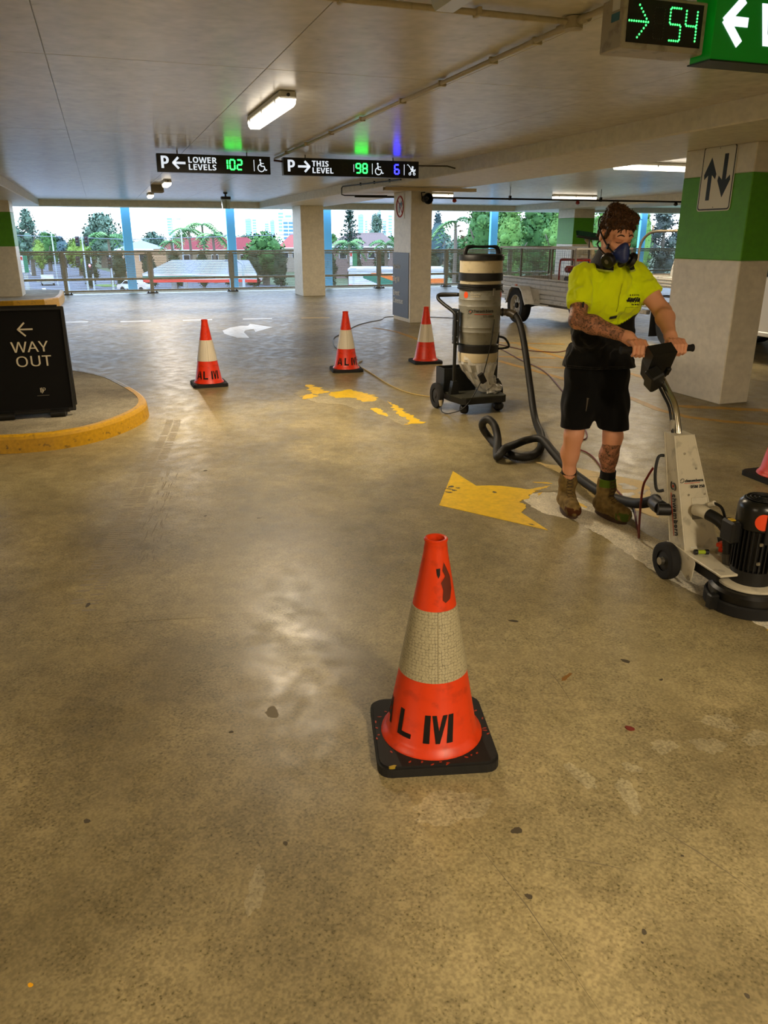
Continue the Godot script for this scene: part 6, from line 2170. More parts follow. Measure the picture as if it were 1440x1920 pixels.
	part("exhale_valve", MB.new().lathe([[0, 0.0], [0.019, 0.0], [0.022, 0.006], [0.020, 0.018], [0.012, 0.020], [0.0, 0.016]], 20, vb).done(), rub, mask)
	# ---- polo shirt
	var S := Field.new()
	S.k = 0.055
	S.bone(shR + Vector3(0.03, 0.0, -0.01), shL - Vector3(0.03, 0.0, -0.01), 0.058)
	S.bone(Vector3(1.125, 1.28, -4.315), Vector3(1.300, 1.28, -4.36), 0.115)
	S.bone(Vector3(1.150, 1.10, -4.375), Vector3(1.300, 1.10, -4.41), 0.112)
	S.bone(Vector3(1.160, 0.93, -4.44), Vector3(1.310, 0.93, -4.46), 0.122)
	S.bone(Vector3(1.155, 0.84, -4.45), Vector3(1.315, 0.84, -4.47), 0.126)
	S.bone(neck - up * 0.09, neck - up * 0.03, 0.085, 0.066)
	var sleeveR := shR.lerp(elR, 0.70)
	var sleeveL := shL.lerp(elL, 0.60)
	S.wave = noise(97, 6.5, FastNoiseLite.TYPE_SIMPLEX_SMOOTH, 3)
	S.amp = 0.026
	S.stretch = Vector3(1.3, 0.8, 1.3)
	S.cuts = [[-up, -0.900]]
	var yellow := lin(Color(0.91, 0.99, 0.05))
	var navy := lin(Color(0.055, 0.055, 0.065))
	var shirt := MB.new()
	var dye := func(p: Vector3, nn: Vector3) -> Color:
		var low := 1.150 - 0.10 * clampf(p.x - 1.26, 0, 1) + 1.1 * maxf(0.0, p.x - 1.28) ** 1.2
		if p.x < 1.10 and nn.x < -0.30 and p.x < 1.072 + 0.10 * (p.y - 0.9):
			return yellow
		return navy if p.y < low else yellow
	net(S, Vector3(0.92, 0.82, -4.66), Vector3(1.52, 1.55, -4.10), 0.0075, shirt, dye)
	for q in [[shR, sleeveR, elR], [shL, sleeveL, elL]]:
		var G := Field.new()
		G.k = 0.03
		var sh: Vector3 = q[0]
		var cu: Vector3 = q[1]
		var dir := (cu - sh).normalized()
		G.bone(sh, cu + dir * 0.06, 0.062, 0.070)
		G.bone(sh, (shR + shL) * 0.5 - up * 0.03, 0.062, 0.09)
		G.wave = S.wave
		G.amp = 0.016
		G.stretch = Vector3(2.2, 1.2, 2.2)
		G.cuts = [[dir, cu.dot(dir)], [(((shR + shL) * 0.5) - sh).normalized(), sh.dot((((shR + shL) * 0.5) - sh).normalized()) + 0.10]]
		net(G, sh.min(cu) - Vector3.ONE * 0.12, sh.max(cu) + Vector3.ONE * 0.12, 0.0068, shirt, func(p: Vector3, nn: Vector3) -> Color: return yellow)
	var polo := part("polo_shirt", shirt.done(), vertex_mat(0.85, 0.3, 0.25), person)
	# collar, placket and badges
	var cb := Transform3D(Basis(Quaternion(up, (hc - neck).normalized())), neck)
	var band := lin(Color(0.03, 0.03, 0.032))
	var col := MB.new()
	var ring := func(r: float, y: float, lift: float) -> Array:
		var out := []
		for k in 33:
			var g := deg_to_rad(24.0 + 312.0 * k / 32)      # open at the throat
			var dir := (f * cos(g) + s * sin(g))
			out.append(neck + dir * r + up * (y - lift * absf(cos(g * 0.5))) + up * 0.02 * (1 - cos(g)) * 0.5)
		return out
	var r0: Array = ring.call(0.076, 0.050, 0.0)
	var r1: Array = ring.call(0.116, -0.018, 0.03)
	var r2: Array = ring.call(0.122, -0.024, 0.032)
	var r3: Array = ring.call(0.070, 0.0, 0.0)
	for k in 32:
		col.quad(r0[k], r0[k + 1], r1[k + 1], r1[k], ((r0[k] - neck) * Vector3(1, 0, 1)).normalized() + up * 0.5)
		col.quad(r3[k], r3[k + 1], r0[k + 1], r0[k], -((r0[k] - neck) * Vector3(1, 0, 1)).normalized())
	var collar := part("collar", col.done(), mat(Color(0.03, 0.03, 0.032), 0.8), polo)
	var edge := MB.new()
	for k in 32:
		edge.quad(r1[k], r1[k + 1], r2[k + 1], r2[k], ((r0[k] - neck) * Vector3(1, 0, 1)).normalized() + up * 0.3)
	part("collar_trim", edge.done(), mat(Color(0.74, 0.82, 0.30), 0.7), collar)
	var chest := Vector3(1.235, 1.30, -4.2)
	var look := -(f * 0.97 + up * 0.22).normalized()
	part("placket_line", patch(S, chest + up * -0.02 + s * 0.015, s, up, look, [[-0.0012, -0.05, 0.0012, -0.05, 0.0012, 0.09, -0.0012, 0.09]], 0.0045), mat(Color(0.38, 0.44, 0.03), 0.85), polo)
	part("woven_tag", patch(S, chest + up * -0.098 + s * 0.012, s, up, look, [[-0.020, -0.008, 0.020, -0.003, 0.020, 0.011, -0.020, 0.006]], 0.0035), mat(Color(0.05, 0.05, 0.03), 0.7), polo)
	var badge := []
	for k in 9:
		var x := 0.0105 * k - 0.045
		badge.append([x, -0.012 + 0.004 * sin(k * 2.1), x + 0.008, -0.010, x + 0.018, 0.014 + 0.005 * sin(k * 1.7), x + 0.009, 0.013])
	badge.append([-0.047, -0.004, 0.050, -0.001, 0.050, 0.004, -0.047, 0.002])
	for k in 5:
		badge.append([-0.022 + 0.012 * k, 0.024, -0.014 + 0.012 * k, 0.024, -0.018 + 0.012 * k, 0.034])
		badge.append([-0.012 + 0.011 * k, -0.026, -0.005 + 0.011 * k, -0.026, -0.006 + 0.011 * k, -0.019, -0.011 + 0.011 * k, -0.018])
	part("chest_logo", patch(S, chest + s * 0.108 + up * -0.012, s, up, look, badge, 0.003), mat(Color(0.03, 0.035, 0.03), 0.8), polo)
	part("chest_pocket", patch(S, chest + s * 0.105 + up * -0.085, s, up, look, [[-0.045, 0.033, 0.045, 0.036, 0.045, 0.039, -0.045, 0.036], [-0.045, -0.075, -0.043, -0.075, -0.043, 0.035, -0.045, 0.035]], 0.002), mat(Color(0.62, 0.72, 0.03), 0.85), polo)
	part("sleeve_tag", MB.new().box(sleeveR + f * 0.068 - up * -0.016 + s * -0.012, Vector3(0.010, 0.028, 0.004), 0.001, Basis(up, 0.2)).done(), mat(Color(0.05, 0.05, 0.03), 0.7), polo)
	part("hem_stitch", patch(S, Vector3(1.235, 0.915, -4.2), s, up, -f, [[-0.15, -0.001, 0.15, -0.001, 0.15, 0.001, -0.15, 0.001]], 0.002, 0.02), mat(Color(0.16, 0.15, 0.14), 0.8), polo)
	# ---- shorts
	var P := Field.new()
	P.k = 0.035
	P.bone(hipR, hipL, 0.118)
	P.chain([hipR, hipR.lerp(knR, 0.5), knR + Vector3(0, 0.02, 0)], [0.106, 0.092, 0.083])
	P.chain([hipL, hipL.lerp(knL, 0.5), knL + Vector3(0, 0.02, 0)], [0.106, 0.094, 0.088])
	P.egg(hipL.lerp(knL, 0.5) + s * 0.085, Vector3(0.022, 0.08, 0.06))
	P.egg(hipR.lerp(knR, 0.5) - s * 0.082, Vector3(0.020, 0.08, 0.06))
	P.wave = noise(98, 4.0, FastNoiseLite.TYPE_SIMPLEX_SMOOTH, 2)
	P.amp = 0.014
	P.stretch = Vector3(2, 0.8, 2)
	P.cuts = [[-up, -0.545], [up, 0.96]]
	var sm := MB.new()
	net(P, Vector3(0.98, 0.52, -4.66), Vector3(1.50, 0.96, -4.28), 0.009, sm, func(p: Vector3, nn: Vector3) -> Color: return lin(Color(0.062, 0.060, 0.058)))
	var shorts := part("shorts", sm.done(), vertex_mat(0.85, 0.25, 0.12), person)
	part("dust_mark", patch(P, hipR.lerp(knR, 0.42) + s * -0.01, s, up, -f, [[-0.004, -0.05, 0.0, -0.05, 0.004, 0.02, 0.009, 0.025, -0.006, 0.03]], 0.002), mat(Color(0.32, 0.29, 0.24), 0.9), shorts)
	# ---- boots
	for q in [[anR, Vector3(0.02, 0, 1).normalized(), "R"], [anL, Vector3(0.42, 0, 0.91).normalized(), "L"]]:
		var an: Vector3 = q[0]
		var dir: Vector3 = q[1]
		var sd := Vector3(dir.z, 0, -dir.x)
		var base := Vector3(an.x, 0, an.z)
		var boot := Node3D.new()
		boot.name = "boot"
		person.add_child(boot, true)
		var Bf := Field.new()
		Bf.k = 0.03
		Bf.chain([an + up * 0.085, an + up * 0.02, base + up * 0.075 - dir * 0.02], [0.053, 0.050, 0.050])
		Bf.bone(base + up * 0.055 - dir * 0.045, base + up * 0.055 + dir * 0.05, 0.040, 0.043)
		Bf.bone(base + up * 0.060 + dir * 0.02, base + up * 0.054 + dir * 0.170, 0.047, 0.050)
		Bf.bone(base + up * 0.09 + dir * 0.02, base + up * 0.065 + dir * 0.11, 0.040, 0.036)
		Bf.wave = noise(99, 14.0, FastNoiseLite.TYPE_SIMPLEX_SMOOTH, 2)
		Bf.amp = 0.005
		Bf.cuts = [[-up, -0.022], [up, 0.235]]
		var dirt := noise(100, 22.0, FastNoiseLite.TYPE_SIMPLEX_SMOOTH, 3)
		var bm := MB.new()
		net(Bf, base - Vector3(0.22, 0.01, 0.22), base + Vector3(0.24, 0.26, 0.24), 0.0062, bm, func(p: Vector3, nn: Vector3) -> Color:
			var c := lin(Color(0.53, 0.44, 0.26)).lerp(lin(Color(0.40, 0.33, 0.19)), clampf(0.5 + 1.2 * dirt.get_noise_3dv(p), 0, 1))
			var l := (p - base)
			if l.dot(dir) > 0.155 and p.y < 0.075 and dirt.get_noise_3dv(p * 0.6) > -0.15:
				c = lin(Color(0.30, 0.17, 0.10)) if q[2] == "R" else lin(Color(0.31, 0.38, 0.14))
			if p.y > 0.19 and q[2] == "L" and l.dot(dir) > 0.0:
				c = lin(Color(0.33, 0.42, 0.13))
			return c)
		part("upper", bm.done(), vertex_mat(0.85, 0.3), boot)
		var outline := PackedVector2Array()
		for k in 26:
			var g := TAU * k / 26
			var along := cos(g) * 0.135 + 0.062
			var wide := 0.043 + 0.008 * smoothstep(0.0, 0.12, along)
			var pt := base + dir * along + sd * sin(g) * wide * (1.0 if absf(cos(g)) < 0.9 else 0.98)
			outline.append(Vector2(pt.x, pt.z))
		part("sole", MB.new().flat(outline, 0.003, 0.032).done(), m_dirty(Color(0.28, 0.20, 0.13), 0.8, 0.3), boot)
		var lace := MB.new()
		for k in 7:
			var t := k / 6.0
			var c0 := base + dir * lerpf(0.095, 0.050, t) + up * lerpf(0.105, 0.215, t)
			var e := 0.020
			var p0 := trace(Bf, c0 + dir * 0.2 + up * 0.1 * (1 - t) + sd * e, -(dir + up * 0.5 * (1 - t)).normalized())
			var p1 := trace(Bf, c0 + dir * 0.2 + up * (0.1 * (1 - t) + 0.014) - sd * e, -(dir + up * 0.5 * (1 - t)).normalized())
			var p2 := trace(Bf, c0 + dir * 0.2 + up * (0.1 * (1 - t) + 0.014) + sd * e, -(dir + up * 0.5 * (1 - t)).normalized())
			var p3 := trace(Bf, c0 + dir * 0.2 + up * 0.1 * (1 - t) - sd * e, -(dir + up * 0.5 * (1 - t)).normalized())
			lace.tube([p0, (p0 + p1) * 0.5 + dir * 0.006, p1], 0.0032, 5)
			lace.tube([p3, (p3 + p2) * 0.5 + dir * 0.006, p2], 0.0032, 5)
		part("laces", lace.done(), mat(Color(0.30, 0.23, 0.11), 0.8), boot, "stuff")
		var sock_top := 0.262 if q[2] == "R" else 0.285
		part("sock", MB.new().tube([an + up * 0.07, an + up * (sock_top - an.y) + (Vector3(knR.x - anR.x, 0, knR.z - anR.z) if q[2] == "R" else Vector3(knL.x - anL.x, 0, knL.z - anL.z)) * 0.32], [0.047, 0.046], 20).done(), mat(Color(0.035, 0.035, 0.035), 0.9), boot)


# ---------------------------------------------------------------- hose and leads
func build_cords() -> void:
	var path := smooth_path([Vector3(1.165, 0.93, -7.45), Vector3(1.205, 0.922, -7.41), Vector3(1.245, 0.885, -7.37), Vector3(1.279, 0.783, -7.30), Vector3(1.308, 0.60, -7.20), Vector3(1.341, 0.30, -7.02), Vector3(1.352, 0.12, -6.86), Vector3(1.350, 0.040, -6.66), Vector3(1.325, 0.036, -6.35), Vector3(1.275, 0.036, -6.05), Vector3(1.215, 0.036, -5.82), Vector3(1.11, 0.036, -5.63), Vector3(1.005, 0.036, -5.62), Vector3(0.925, 0.036, -5.79), Vector3(0.870, 0.05, -6.08), Vector3(0.810, 0.125, -6.14), Vector3(0.800, 0.185, -6.11), Vector3(0.836, 0.225, -6.05), Vector3(0.880, 0.185, -5.98), Vector3(0.893, 0.10, -5.88), Vector3(0.865, 0.042, -5.70), Vector3(0.858, 0.045, -5.58), Vector3(0.915, 0.095, -5.63), Vector3(1.025, 0.075, -5.83), Vector3(1.135, 0.085, -5.93), Vector3(1.236, 0.104, -5.885), Vector3(1.287, 0.06, -5.631), Vector3(1.317, 0.036, -5.324), Vector3(1.365, 0.036, -4.973), Vector3(1.415, 0.036, -4.744), Vector3(1.465, 0.040, -4.62), Vector3(1.515, 0.06, -4.48), Vector3(1.535, 0.10, -4.35), Vector3(1.53, 0.16, -4.20), Vector3(1.49, 0.24, -4.0), Vector3(1.42, 0.30, -3.82), Vector3(1.380, 0.323, -3.70), Vector3(1.385, 0.325, -3.62)], 14)
	# even spacing, then ribs
	var pts := []
	var acc := 0.0
	pts.append(path[0])
	for k in range(1, path.size()):
		var seg: Vector3 = path[k] - path[k - 1]
		var l := seg.length()
		var from := 0.0
		while acc + l - from >= 0.0075:
			var need := 0.0075 - acc
			from += need
			acc = 0.0
			pts.append(path[k - 1] + seg * (from / l))
		acc += l - from
	var rad := []
	for k in pts.size():
		rad.append(0.0285 if k % 2 == 0 else 0.0315)
	var hose := thing("vacuum_hose", "ribbed black suction hose looping over the floor from extractor to grinder", "hose")
	part("ribbed_tube", MB.new().tube(pts, rad, 12).done(), m_dirty(Color(0.105, 0.098, 0.082), 0.6, 0.4), hose)
	part("cuff", MB.new().tube([pts[0], pts[6], pts[12]], 0.036, 14).done(), m_dirty(Color(0.30, 0.27, 0.21), 0.4, 0.3), hose)
	part("cuff", MB.new().tube([pts[-14], pts[-7], pts[-1]], 0.036, 14).done(), mat(Color(0.04, 0.04, 0.038), 0.45), hose)
	var o := part("extension_cord", MB.new().tube(smooth_path([Vector3(-0.30, 0.007, -10.6), Vector3(-0.34, 0.007, -10.275), Vector3(-0.131, 0.007, -9.476), Vector3(0.061, 0.007, -8.787), Vector3(0.233, 0.007, -8.368), Vector3(0.36, 0.007, -8.19), Vector3(0.52, 0.012, -8.05), Vector3(0.60, 0.03, -7.95)], 6), 0.0065, 6).done(), mat(Color(0.76, 0.66, 0.40), 0.5))
	tag(o, "pale yellow extension cord from the middle cone to the extractor", "cord")
	o = part("extension_cord", MB.new().tube(smooth_path([Vector3(1.95, 0.008, -16.5), Vector3(1.448, 0.008, -16.48), Vector3(0.89, 0.008, -16.70), Vector3(0.10, 0.008, -16.75), Vector3(-0.055, 0.008, -16.152), Vector3(-0.317, 0.008, -15.629), Vector3(-0.533, 0.008, -15.0), Vector3(-0.70, 0.008, -13.9), Vector3(-0.83, 0.008, -13.2), Vector3(-0.79, 0.008, -12.3), Vector3(-0.66, 0.008, -11.6), Vector3(-0.50, 0.008, -10.8), Vector3(-0.37, 0.008, -10.7)], 6), 0.0075, 6).done(), mat(Color(0.13, 0.10, 0.07), 0.5))
	tag(o, "thin dark cord trailing from the panelled column to the middle cone", "cord")
	o = part("extension_cord", MB.new().tube(smooth_path([Vector3(3.2, 0.008, -11.9), Vector3(2.742, 0.008, -11.598), Vector3(2.508, 0.008, -11.429), Vector3(2.146, 0.008, -11.598), Vector3(1.94, 0.008, -12.0), Vector3(1.80, 0.008, -12.3), Vector3(1.70, 0.008, -12.1), Vector3(1.80, 0.008, -11.5), Vector3(1.88, 0.008, -10.7), Vector3(2.0, 0.008, -10.0), Vector3(2.018, 0.008, -9.399), Vector3(1.974, 0.008, -8.589), Vector3(1.908, 0.008, -7.658), Vector3(1.788, 0.008, -6.731), Vector3(1.70, 0.008, -6.3), Vector3(1.58, 0.008, -6.2), Vector3(1.53, 0.008, -6.02), Vector3(1.60, 0.008, -5.80), Vector3(1.60, 0.008, -5.50), Vector3(1.56, 0.008, -5.127), Vector3(1.555, 0.008, -4.80), Vector3(1.56, 0.008, -4.55), Vector3(1.49, 0.008, -4.25), Vector3(1.445, 0.008, -4.059), Vector3(1.412, 0.040, -3.97), Vector3(1.372, 0.210, -3.88), Vector3(1.343, 0.377, -3.80), Vector3(1.348, 0.445, -3.765), Vector3(1.362, 0.50, -3.74)], 6), 0.0062, 8).done(), mat(Color(0.40, 0.085, 0.06), 0.45))
	tag(o, "dark red power cord winding over the floor to the grinder", "cord")


# ---------------------------------------------------------------- trailer
func bar_grid(u: Vector3, v: Vector3, at: Vector3, nu: int, nv: int, r: float) -> ArrayMesh:
	var m := MB.new()
	for i in nu + 1:
		var p := at + u * (float(i) / nu)
		m.tube([p, p + v], r, 4, false)
	for j in nv + 1:
		var p := at + v * (float(j) / nv)
		m.tube([p, p + u], r, 4, false)
	return m.done()


func build_trailer() -> void:
	var t := thing("box_trailer", "galvanised box trailer with wire mesh cage and white spoked wheel", "trailer", W(13.65, 8.42, 0), YAW)
	var galv := m_dirty(Color(0.76, 0.755, 0.74), 0.42, 0.9)
	var frame := m_dirty(Color(0.46, 0.44, 0.41), 0.5, 0.7)
	var black := m_dirty(Color(0.04, 0.04, 0.038), 0.8, 0.4)
	var zf := 1.40
	var zr := -1.42
	var xl := -0.58
	var xr := 0.58
	part("floor_sheet", bx(Vector3(0, 0.43, (zf + zr) / 2), Vector3(xr - xl, 0.03, zf - zr), 0.003), galv, t)
	for s in [-1, 1]:
		for k in 5:
			var y := 0.445 + 0.085 * k
			var zz := zf - 0.14 + 0.028 * k
			part("side_board", MB.new().box(Vector3(s * (0.58 + (0.006 if k % 2 == 0 else 0.0)), y, (zz + zr) / 2), Vector3(0.022, 0.070, zz - zr), 0.006).done(), galv, t)
		part("side_sheet", bx(Vector3(s * 0.572, 0.62, (zf + zr) / 2 - 0.07), Vector3(0.006, 0.42, zf - zr - 0.16), 0.0), galv, t)
		part("top_rail", bx(Vector3(s * 0.582, 0.845, (zf + zr) / 2), Vector3(0.045, 0.03, zf - zr), 0.005), galv, t)
	for z in [zf, zr]:
		part("end_board", bx(Vector3(0, 0.63, z), Vector3(xr - xl, 0.40, 0.02), 0.004), galv, t)
	part("corner_plate", MB.new().prism(PackedVector2Array([Vector2(0, 0.41), Vector2(0.10, 0.41), Vector2(0.24, 0.72), Vector2(0.24, 0.83), Vector2(0.0, 0.83)]), -0.004, 0.004, Transform3D(Basis(Vector3(0, 0, 1), Vector3(0, 1, 0), Vector3(-1, 0, 0)), Vector3(-0.585, 0, zf - 0.22))).done(), galv, t)
	# cage
	for q in [[xl, zf], [xl, 0.62], [xl, -0.53], [xl, zr], [xr, zf], [xr, 0.62], [xr, -0.53], [xr, zr]]:
		part("cage_post", bx(Vector3(q[0], 1.13, q[1]), Vector3(0.032, 0.56, 0.032), 0.003), frame, t)
	for s in [-1, 1]:
		part("cage_rail", bx(Vector3(s * 0.58, 1.405, (zf + zr) / 2), Vector3(0.034, 0.034, zf - zr), 0.003), galv, t)
		part("wire_mesh", bar_grid(Vector3(0, 0, zf - zr), Vector3(0, 0.53, 0), Vector3(s * 0.58, 0.86, zr), 38, 7, 0.0022), frame, t, "stuff")
	for z in [zf, zr]:
		part("cage_rail", bx(Vector3(0, 1.405, z), Vector3(xr - xl, 0.034, 0.034), 0.003), galv, t)
		part("wire_mesh", bar_grid(Vector3(xr - xl, 0, 0), Vector3(0, 0.53, 0), Vector3(xl, 0.86, z), 15, 7, 0.0022), frame, t, "stuff")
	# wheels and angular guards
	for s in [-1, 1]:
		var c := Vector3(s * 0.70, 0.33, -0.30)
		var b := Basis(Vector3(0, 0, 1), -PI / 2 * s)
		var w := part("wheel", MB.new().lathe([[0.20, -0.09], [0.30, -0.10], [0.325, -0.085], [0.33, -0.06], [0.33, 0.06], [0.325, 0.085], [0.30, 0.10], [0.20, 0.09]], 36, Transform3D(b, Vector3.ZERO)).done(), black, t)
		w.position = c
		part("rim", MB.new().lathe([[0.205, 0.085], [0.198, 0.092], [0.188, 0.088], [0.178, 0.05], [0.165, 0.045], [0.16, 0.03], [0.155, 0.0], [0.0, 0.0]], 32, Transform3D(b, Vector3.ZERO)).done(), mat(Color(0.78, 0.77, 0.74), 0.4), w)
		for k in 8:
			var g := TAU * k / 8
			var d := Vector3(0, sin(g), cos(g))
			part("spoke", MB.new().box(Vector3(s * 0.035, 0, 0) + d * 0.105, Vector3(0.02, 0.055, 0.11), 0.006, Basis(Vector3(1, 0, 0), -g)).done(), mat(Color(0.80, 0.79, 0.76), 0.4), w)
		part("hub_cap", MB.new().lathe([[0.055, 0.0], [0.055, 0.06], [0.045, 0.075], [0.0, 0.08]], 16, Transform3D(b, Vector3.ZERO)).done(), black, w)
		var guard := [Vector2(-0.36, 0.36), Vector2(-0.25, 0.62), Vector2(-0.14, 0.69), Vector2(0.16, 0.69), Vector2(0.26, 0.62), Vector2(0.42, 0.38)]
		for k in 5:
			var p: Vector2 = guard[k]
			var q: Vector2 = guard[k + 1]
			var m := (p + q) * 0.5
			part("guard_panel", bx(Vector3(s * 0.70, m.y, -0.30 + m.x), Vector3(0.22, 0.008, p.distance_to(q) + 0.004), 0.0, Basis(Vector3(1, 0, 0), -(q - p).angle())), galv, t)
			part("guard_lip", bx(Vector3(s * 0.812, m.y - 0.005, -0.30 + m.x), Vector3(0.008, 0.028, p.distance_to(q) + 0.01), 0.0, Basis(Vector3(1, 0, 0), -(q - p).angle())), mat(Color(0.82, 0.82, 0.80), 0.4), t)
		part("step_plate", bx(Vector3(s * 0.66, 0.385, 0.36), Vector3(0.16, 0.012, 0.50), 0.002), galv, t)
		part("guard_skirt", MB.new().prism(PackedVector2Array([Vector2(0.26, 0.62), Vector2(0.56, 0.66), Vector2(0.62, 0.40), Vector2(0.42, 0.38)]), -0.004, 0.004, Transform3D(Basis(Vector3(0, 0, 1), Vector3(0, 1, 0), Vector3(-1, 0, 0)), Vector3(s * 0.60, 0, -0.30))).done(), galv, t)
		part("marker_lamp", bx(Vector3(s * 0.80, 0.715, -0.29), Vector3(0.03, 0.03, 0.07), 0.004), mat(Color(0.70, 0.30, 0.08), 0.3), t)
	part("axle", cyl(Vector3(-0.62, 0.33, -0.30), Vector3(0.62, 0.33, -0.30), 0.028), black, t)
	for s in [-1, 1]:
		part("leaf_spring", MB.new().tube(smooth_path([Vector3(s * 0.50, 0.41, -0.75), Vector3(s * 0.50, 0.33, -0.45), Vector3(s * 0.50, 0.30, -0.3), Vector3(s * 0.50, 0.33, -0.1), Vector3(s * 0.50, 0.41, 0.2)], 4), 0.018, 6).done(), black, t)
		part("chassis_rail", bx(Vector3(s * 0.42, 0.38, 0.0), Vector3(0.05, 0.07, 2.8), 0.004), frame, t)
		part("drawbar", MB.new().tube([Vector3(s * 0.42, 0.40, 1.38), Vector3(s * 0.03, 0.42, 2.55)], 0.032, 8).done(), frame, t)
	part("coupling", MB.new().box(Vector3(0, 0.43, 2.65), Vector3(0.09, 0.07, 0.26), 0.01).done(), galv, t)
	part("jockey_wheel", MB.new().tube([Vector3(-0.10, 0.55, 2.2), Vector3(-0.10, 0.16, 2.2)], 0.025, 8).done(), galv, t)
	# what it carries
	var g := thing("generator", "small petrol engine in a red tubular frame inside the trailer", "generator", W(12.62, 8.07, 0.445), YAW)
	var red := mat(Color(0.55, 0.09, 0.08), 0.4)
	for s in [-1, 1]:
		part("frame_loop", MB.new().tube(smooth_path([Vector3(s * 0.16, 0.02, 0.25), Vector3(s * 0.16, 0.40, 0.25), Vector3(s * 0.16, 0.72, 0.24), Vector3(s * 0.16, 0.775, 0.18), Vector3(s * 0.16, 0.78, 0.0), Vector3(s * 0.16, 0.775, -0.18), Vector3(s * 0.16, 0.72, -0.24), Vector3(s * 0.16, 0.40, -0.25), Vector3(s * 0.16, 0.02, -0.25)], 5), 0.017, 8).done(), red, g)
	for z in [-0.22, 0.22]:
		part("cross_tube", cyl(Vector3(-0.16, 0.76, z), Vector3(0.16, 0.76, z), 0.015), red, g)
		part("base_tube", cyl(Vector3(-0.16, 0.02, z), Vector3(0.16, 0.02, z), 0.018), red, g)
	part("engine_block", MB.new().box(Vector3(0, 0.33, 0), Vector3(0.26, 0.30, 0.30), 0.03).done(), mat(Color(0.05, 0.05, 0.05), 0.5), g)
	part("air_cleaner", MB.new().box(Vector3(0.0, 0.55, 0.08), Vector3(0.18, 0.14, 0.15), 0.02).done(), mat(Color(0.06, 0.06, 0.06), 0.4), g)
	part("fuel_tank", MB.new().box(Vector3(0.0, 0.60, -0.10), Vector3(0.22, 0.12, 0.20), 0.04).done(), red, g)
	part("recoil_cover", MB.new().lathe([[0, 0.0], [0.10, 0.0], [0.11, -0.03], [0.11, -0.05], [0, -0.05]], 20, Transform3D(Basis(Vector3(0, 0, 1), PI / 2), Vector3(-0.14, 0.33, 0))).done(), mat(Color(0.12, 0.12, 0.12), 0.4), g)
	part("mount_plate", bx(Vector3(0, 0.10, 0), Vector3(0.32, 0.02, 0.48), 0.002), mat(Color(0.1, 0.1, 0.1), 0.6), g)
	part("engine_support", bx(Vector3(0, 0.145, 0), Vector3(0.2, 0.09, 0.24), 0.01), mat(Color(0.1, 0.1, 0.1), 0.6), g)
	# a cream cutting machine with a curved handle
	var c2 := thing("floor_saw", "cream machine with a curved handle arch standing in the trailer", "machine", W(12.85, 8.70, 0.445), YAW)
	var cream := m_dirty(Color(0.74, 0.69, 0.55), 0.5, 0.6)
	part("body", MB.new().box(Vector3(0, 0.50, 0), Vector3(0.42, 0.72, 0.55), 0.03).done(), cream, c2)
	for s in [-1, 1]:
		part("handle_arm", MB.new().tube(smooth_path([Vector3(-0.02 + s * 0.16, 0.80, 0.10), Vector3(-0.04 + s * 0.16, 0.98, 0.06), Vector3(-0.12 + s * 0.16, 1.12, -0.02)], 5), [0.045, 0.045, 0.044, 0.044, 0.043, 0.042, 0.041, 0.040, 0.038, 0.036, 0.034], 10).done(), cream, c2)
	part("wheel_set", MB.new().tube([Vector3(-0.22, 0.08, 0.18), Vector3(0.22, 0.08, 0.18)], 0.08, 18).done(), black, c2)
	part("rear_wheel_set", MB.new().tube([Vector3(-0.22, 0.08, -0.18), Vector3(0.22, 0.08, -0.18)], 0.08, 18).done(), black, c2)
	part("grip_bar", cyl(Vector3(-0.30, 1.12, -0.02), Vector3(0.06, 1.12, -0.02), 0.02), mat(Color(0.05, 0.05, 0.05), 0.5), c2)
	# broom, head up
	var br := thing("broom", "green bristled broom standing head up in the trailer", "broom", W(12.66, 8.40, 0.450), YAW)
	part("handle", cyl(Vector3(0.02, 0.0, 0.0), Vector3(-0.01, 1.12, -0.05), 0.013), mat(Color(0.10, 0.09, 0.08), 0.5), br)
	part("head_block", MB.new().box(Vector3(-0.02, 1.135, -0.06), Vector3(0.50, 0.045, 0.06), 0.01, Basis(Vector3(0, 0, 1), -0.12)).done(), mat(Color(0.06, 0.07, 0.06), 0.6), br)
	var bri := MB.new()
	var r := RandomNumberGenerator.new()
	r.seed = 6
	for k in 420:
		var x := r.randf_range(-0.25, 0.25)
		var z := r.randf_range(-0.035, 0.035)
		var p := Vector3(-0.02 + x, 1.155 - x * 0.12, -0.06 + z)
		bri.tube([p, p + Vector3(r.randf_range(-0.02, 0.02), 0.075, r.randf_range(-0.02, 0.02) + z * 0.4)], 0.004, 3, false)
	part("bristles", bri.done(), mat(Color(0.03, 0.25, 0.17), 0.7), br, "stuff")


# ---------------------------------------------------------------- utility truck
func side_prism(m: MB, outline: Array, x0: float, x1: float) -> MB:
	# an outline in z, y pushed across x
	return m.prism(poly(outline), -x1, -x0, Transform3D(Basis(Vector3(0, 0, 1), Vector3(0, 1, 0), Vector3(-1, 0, 0)), Vector3.ZERO))


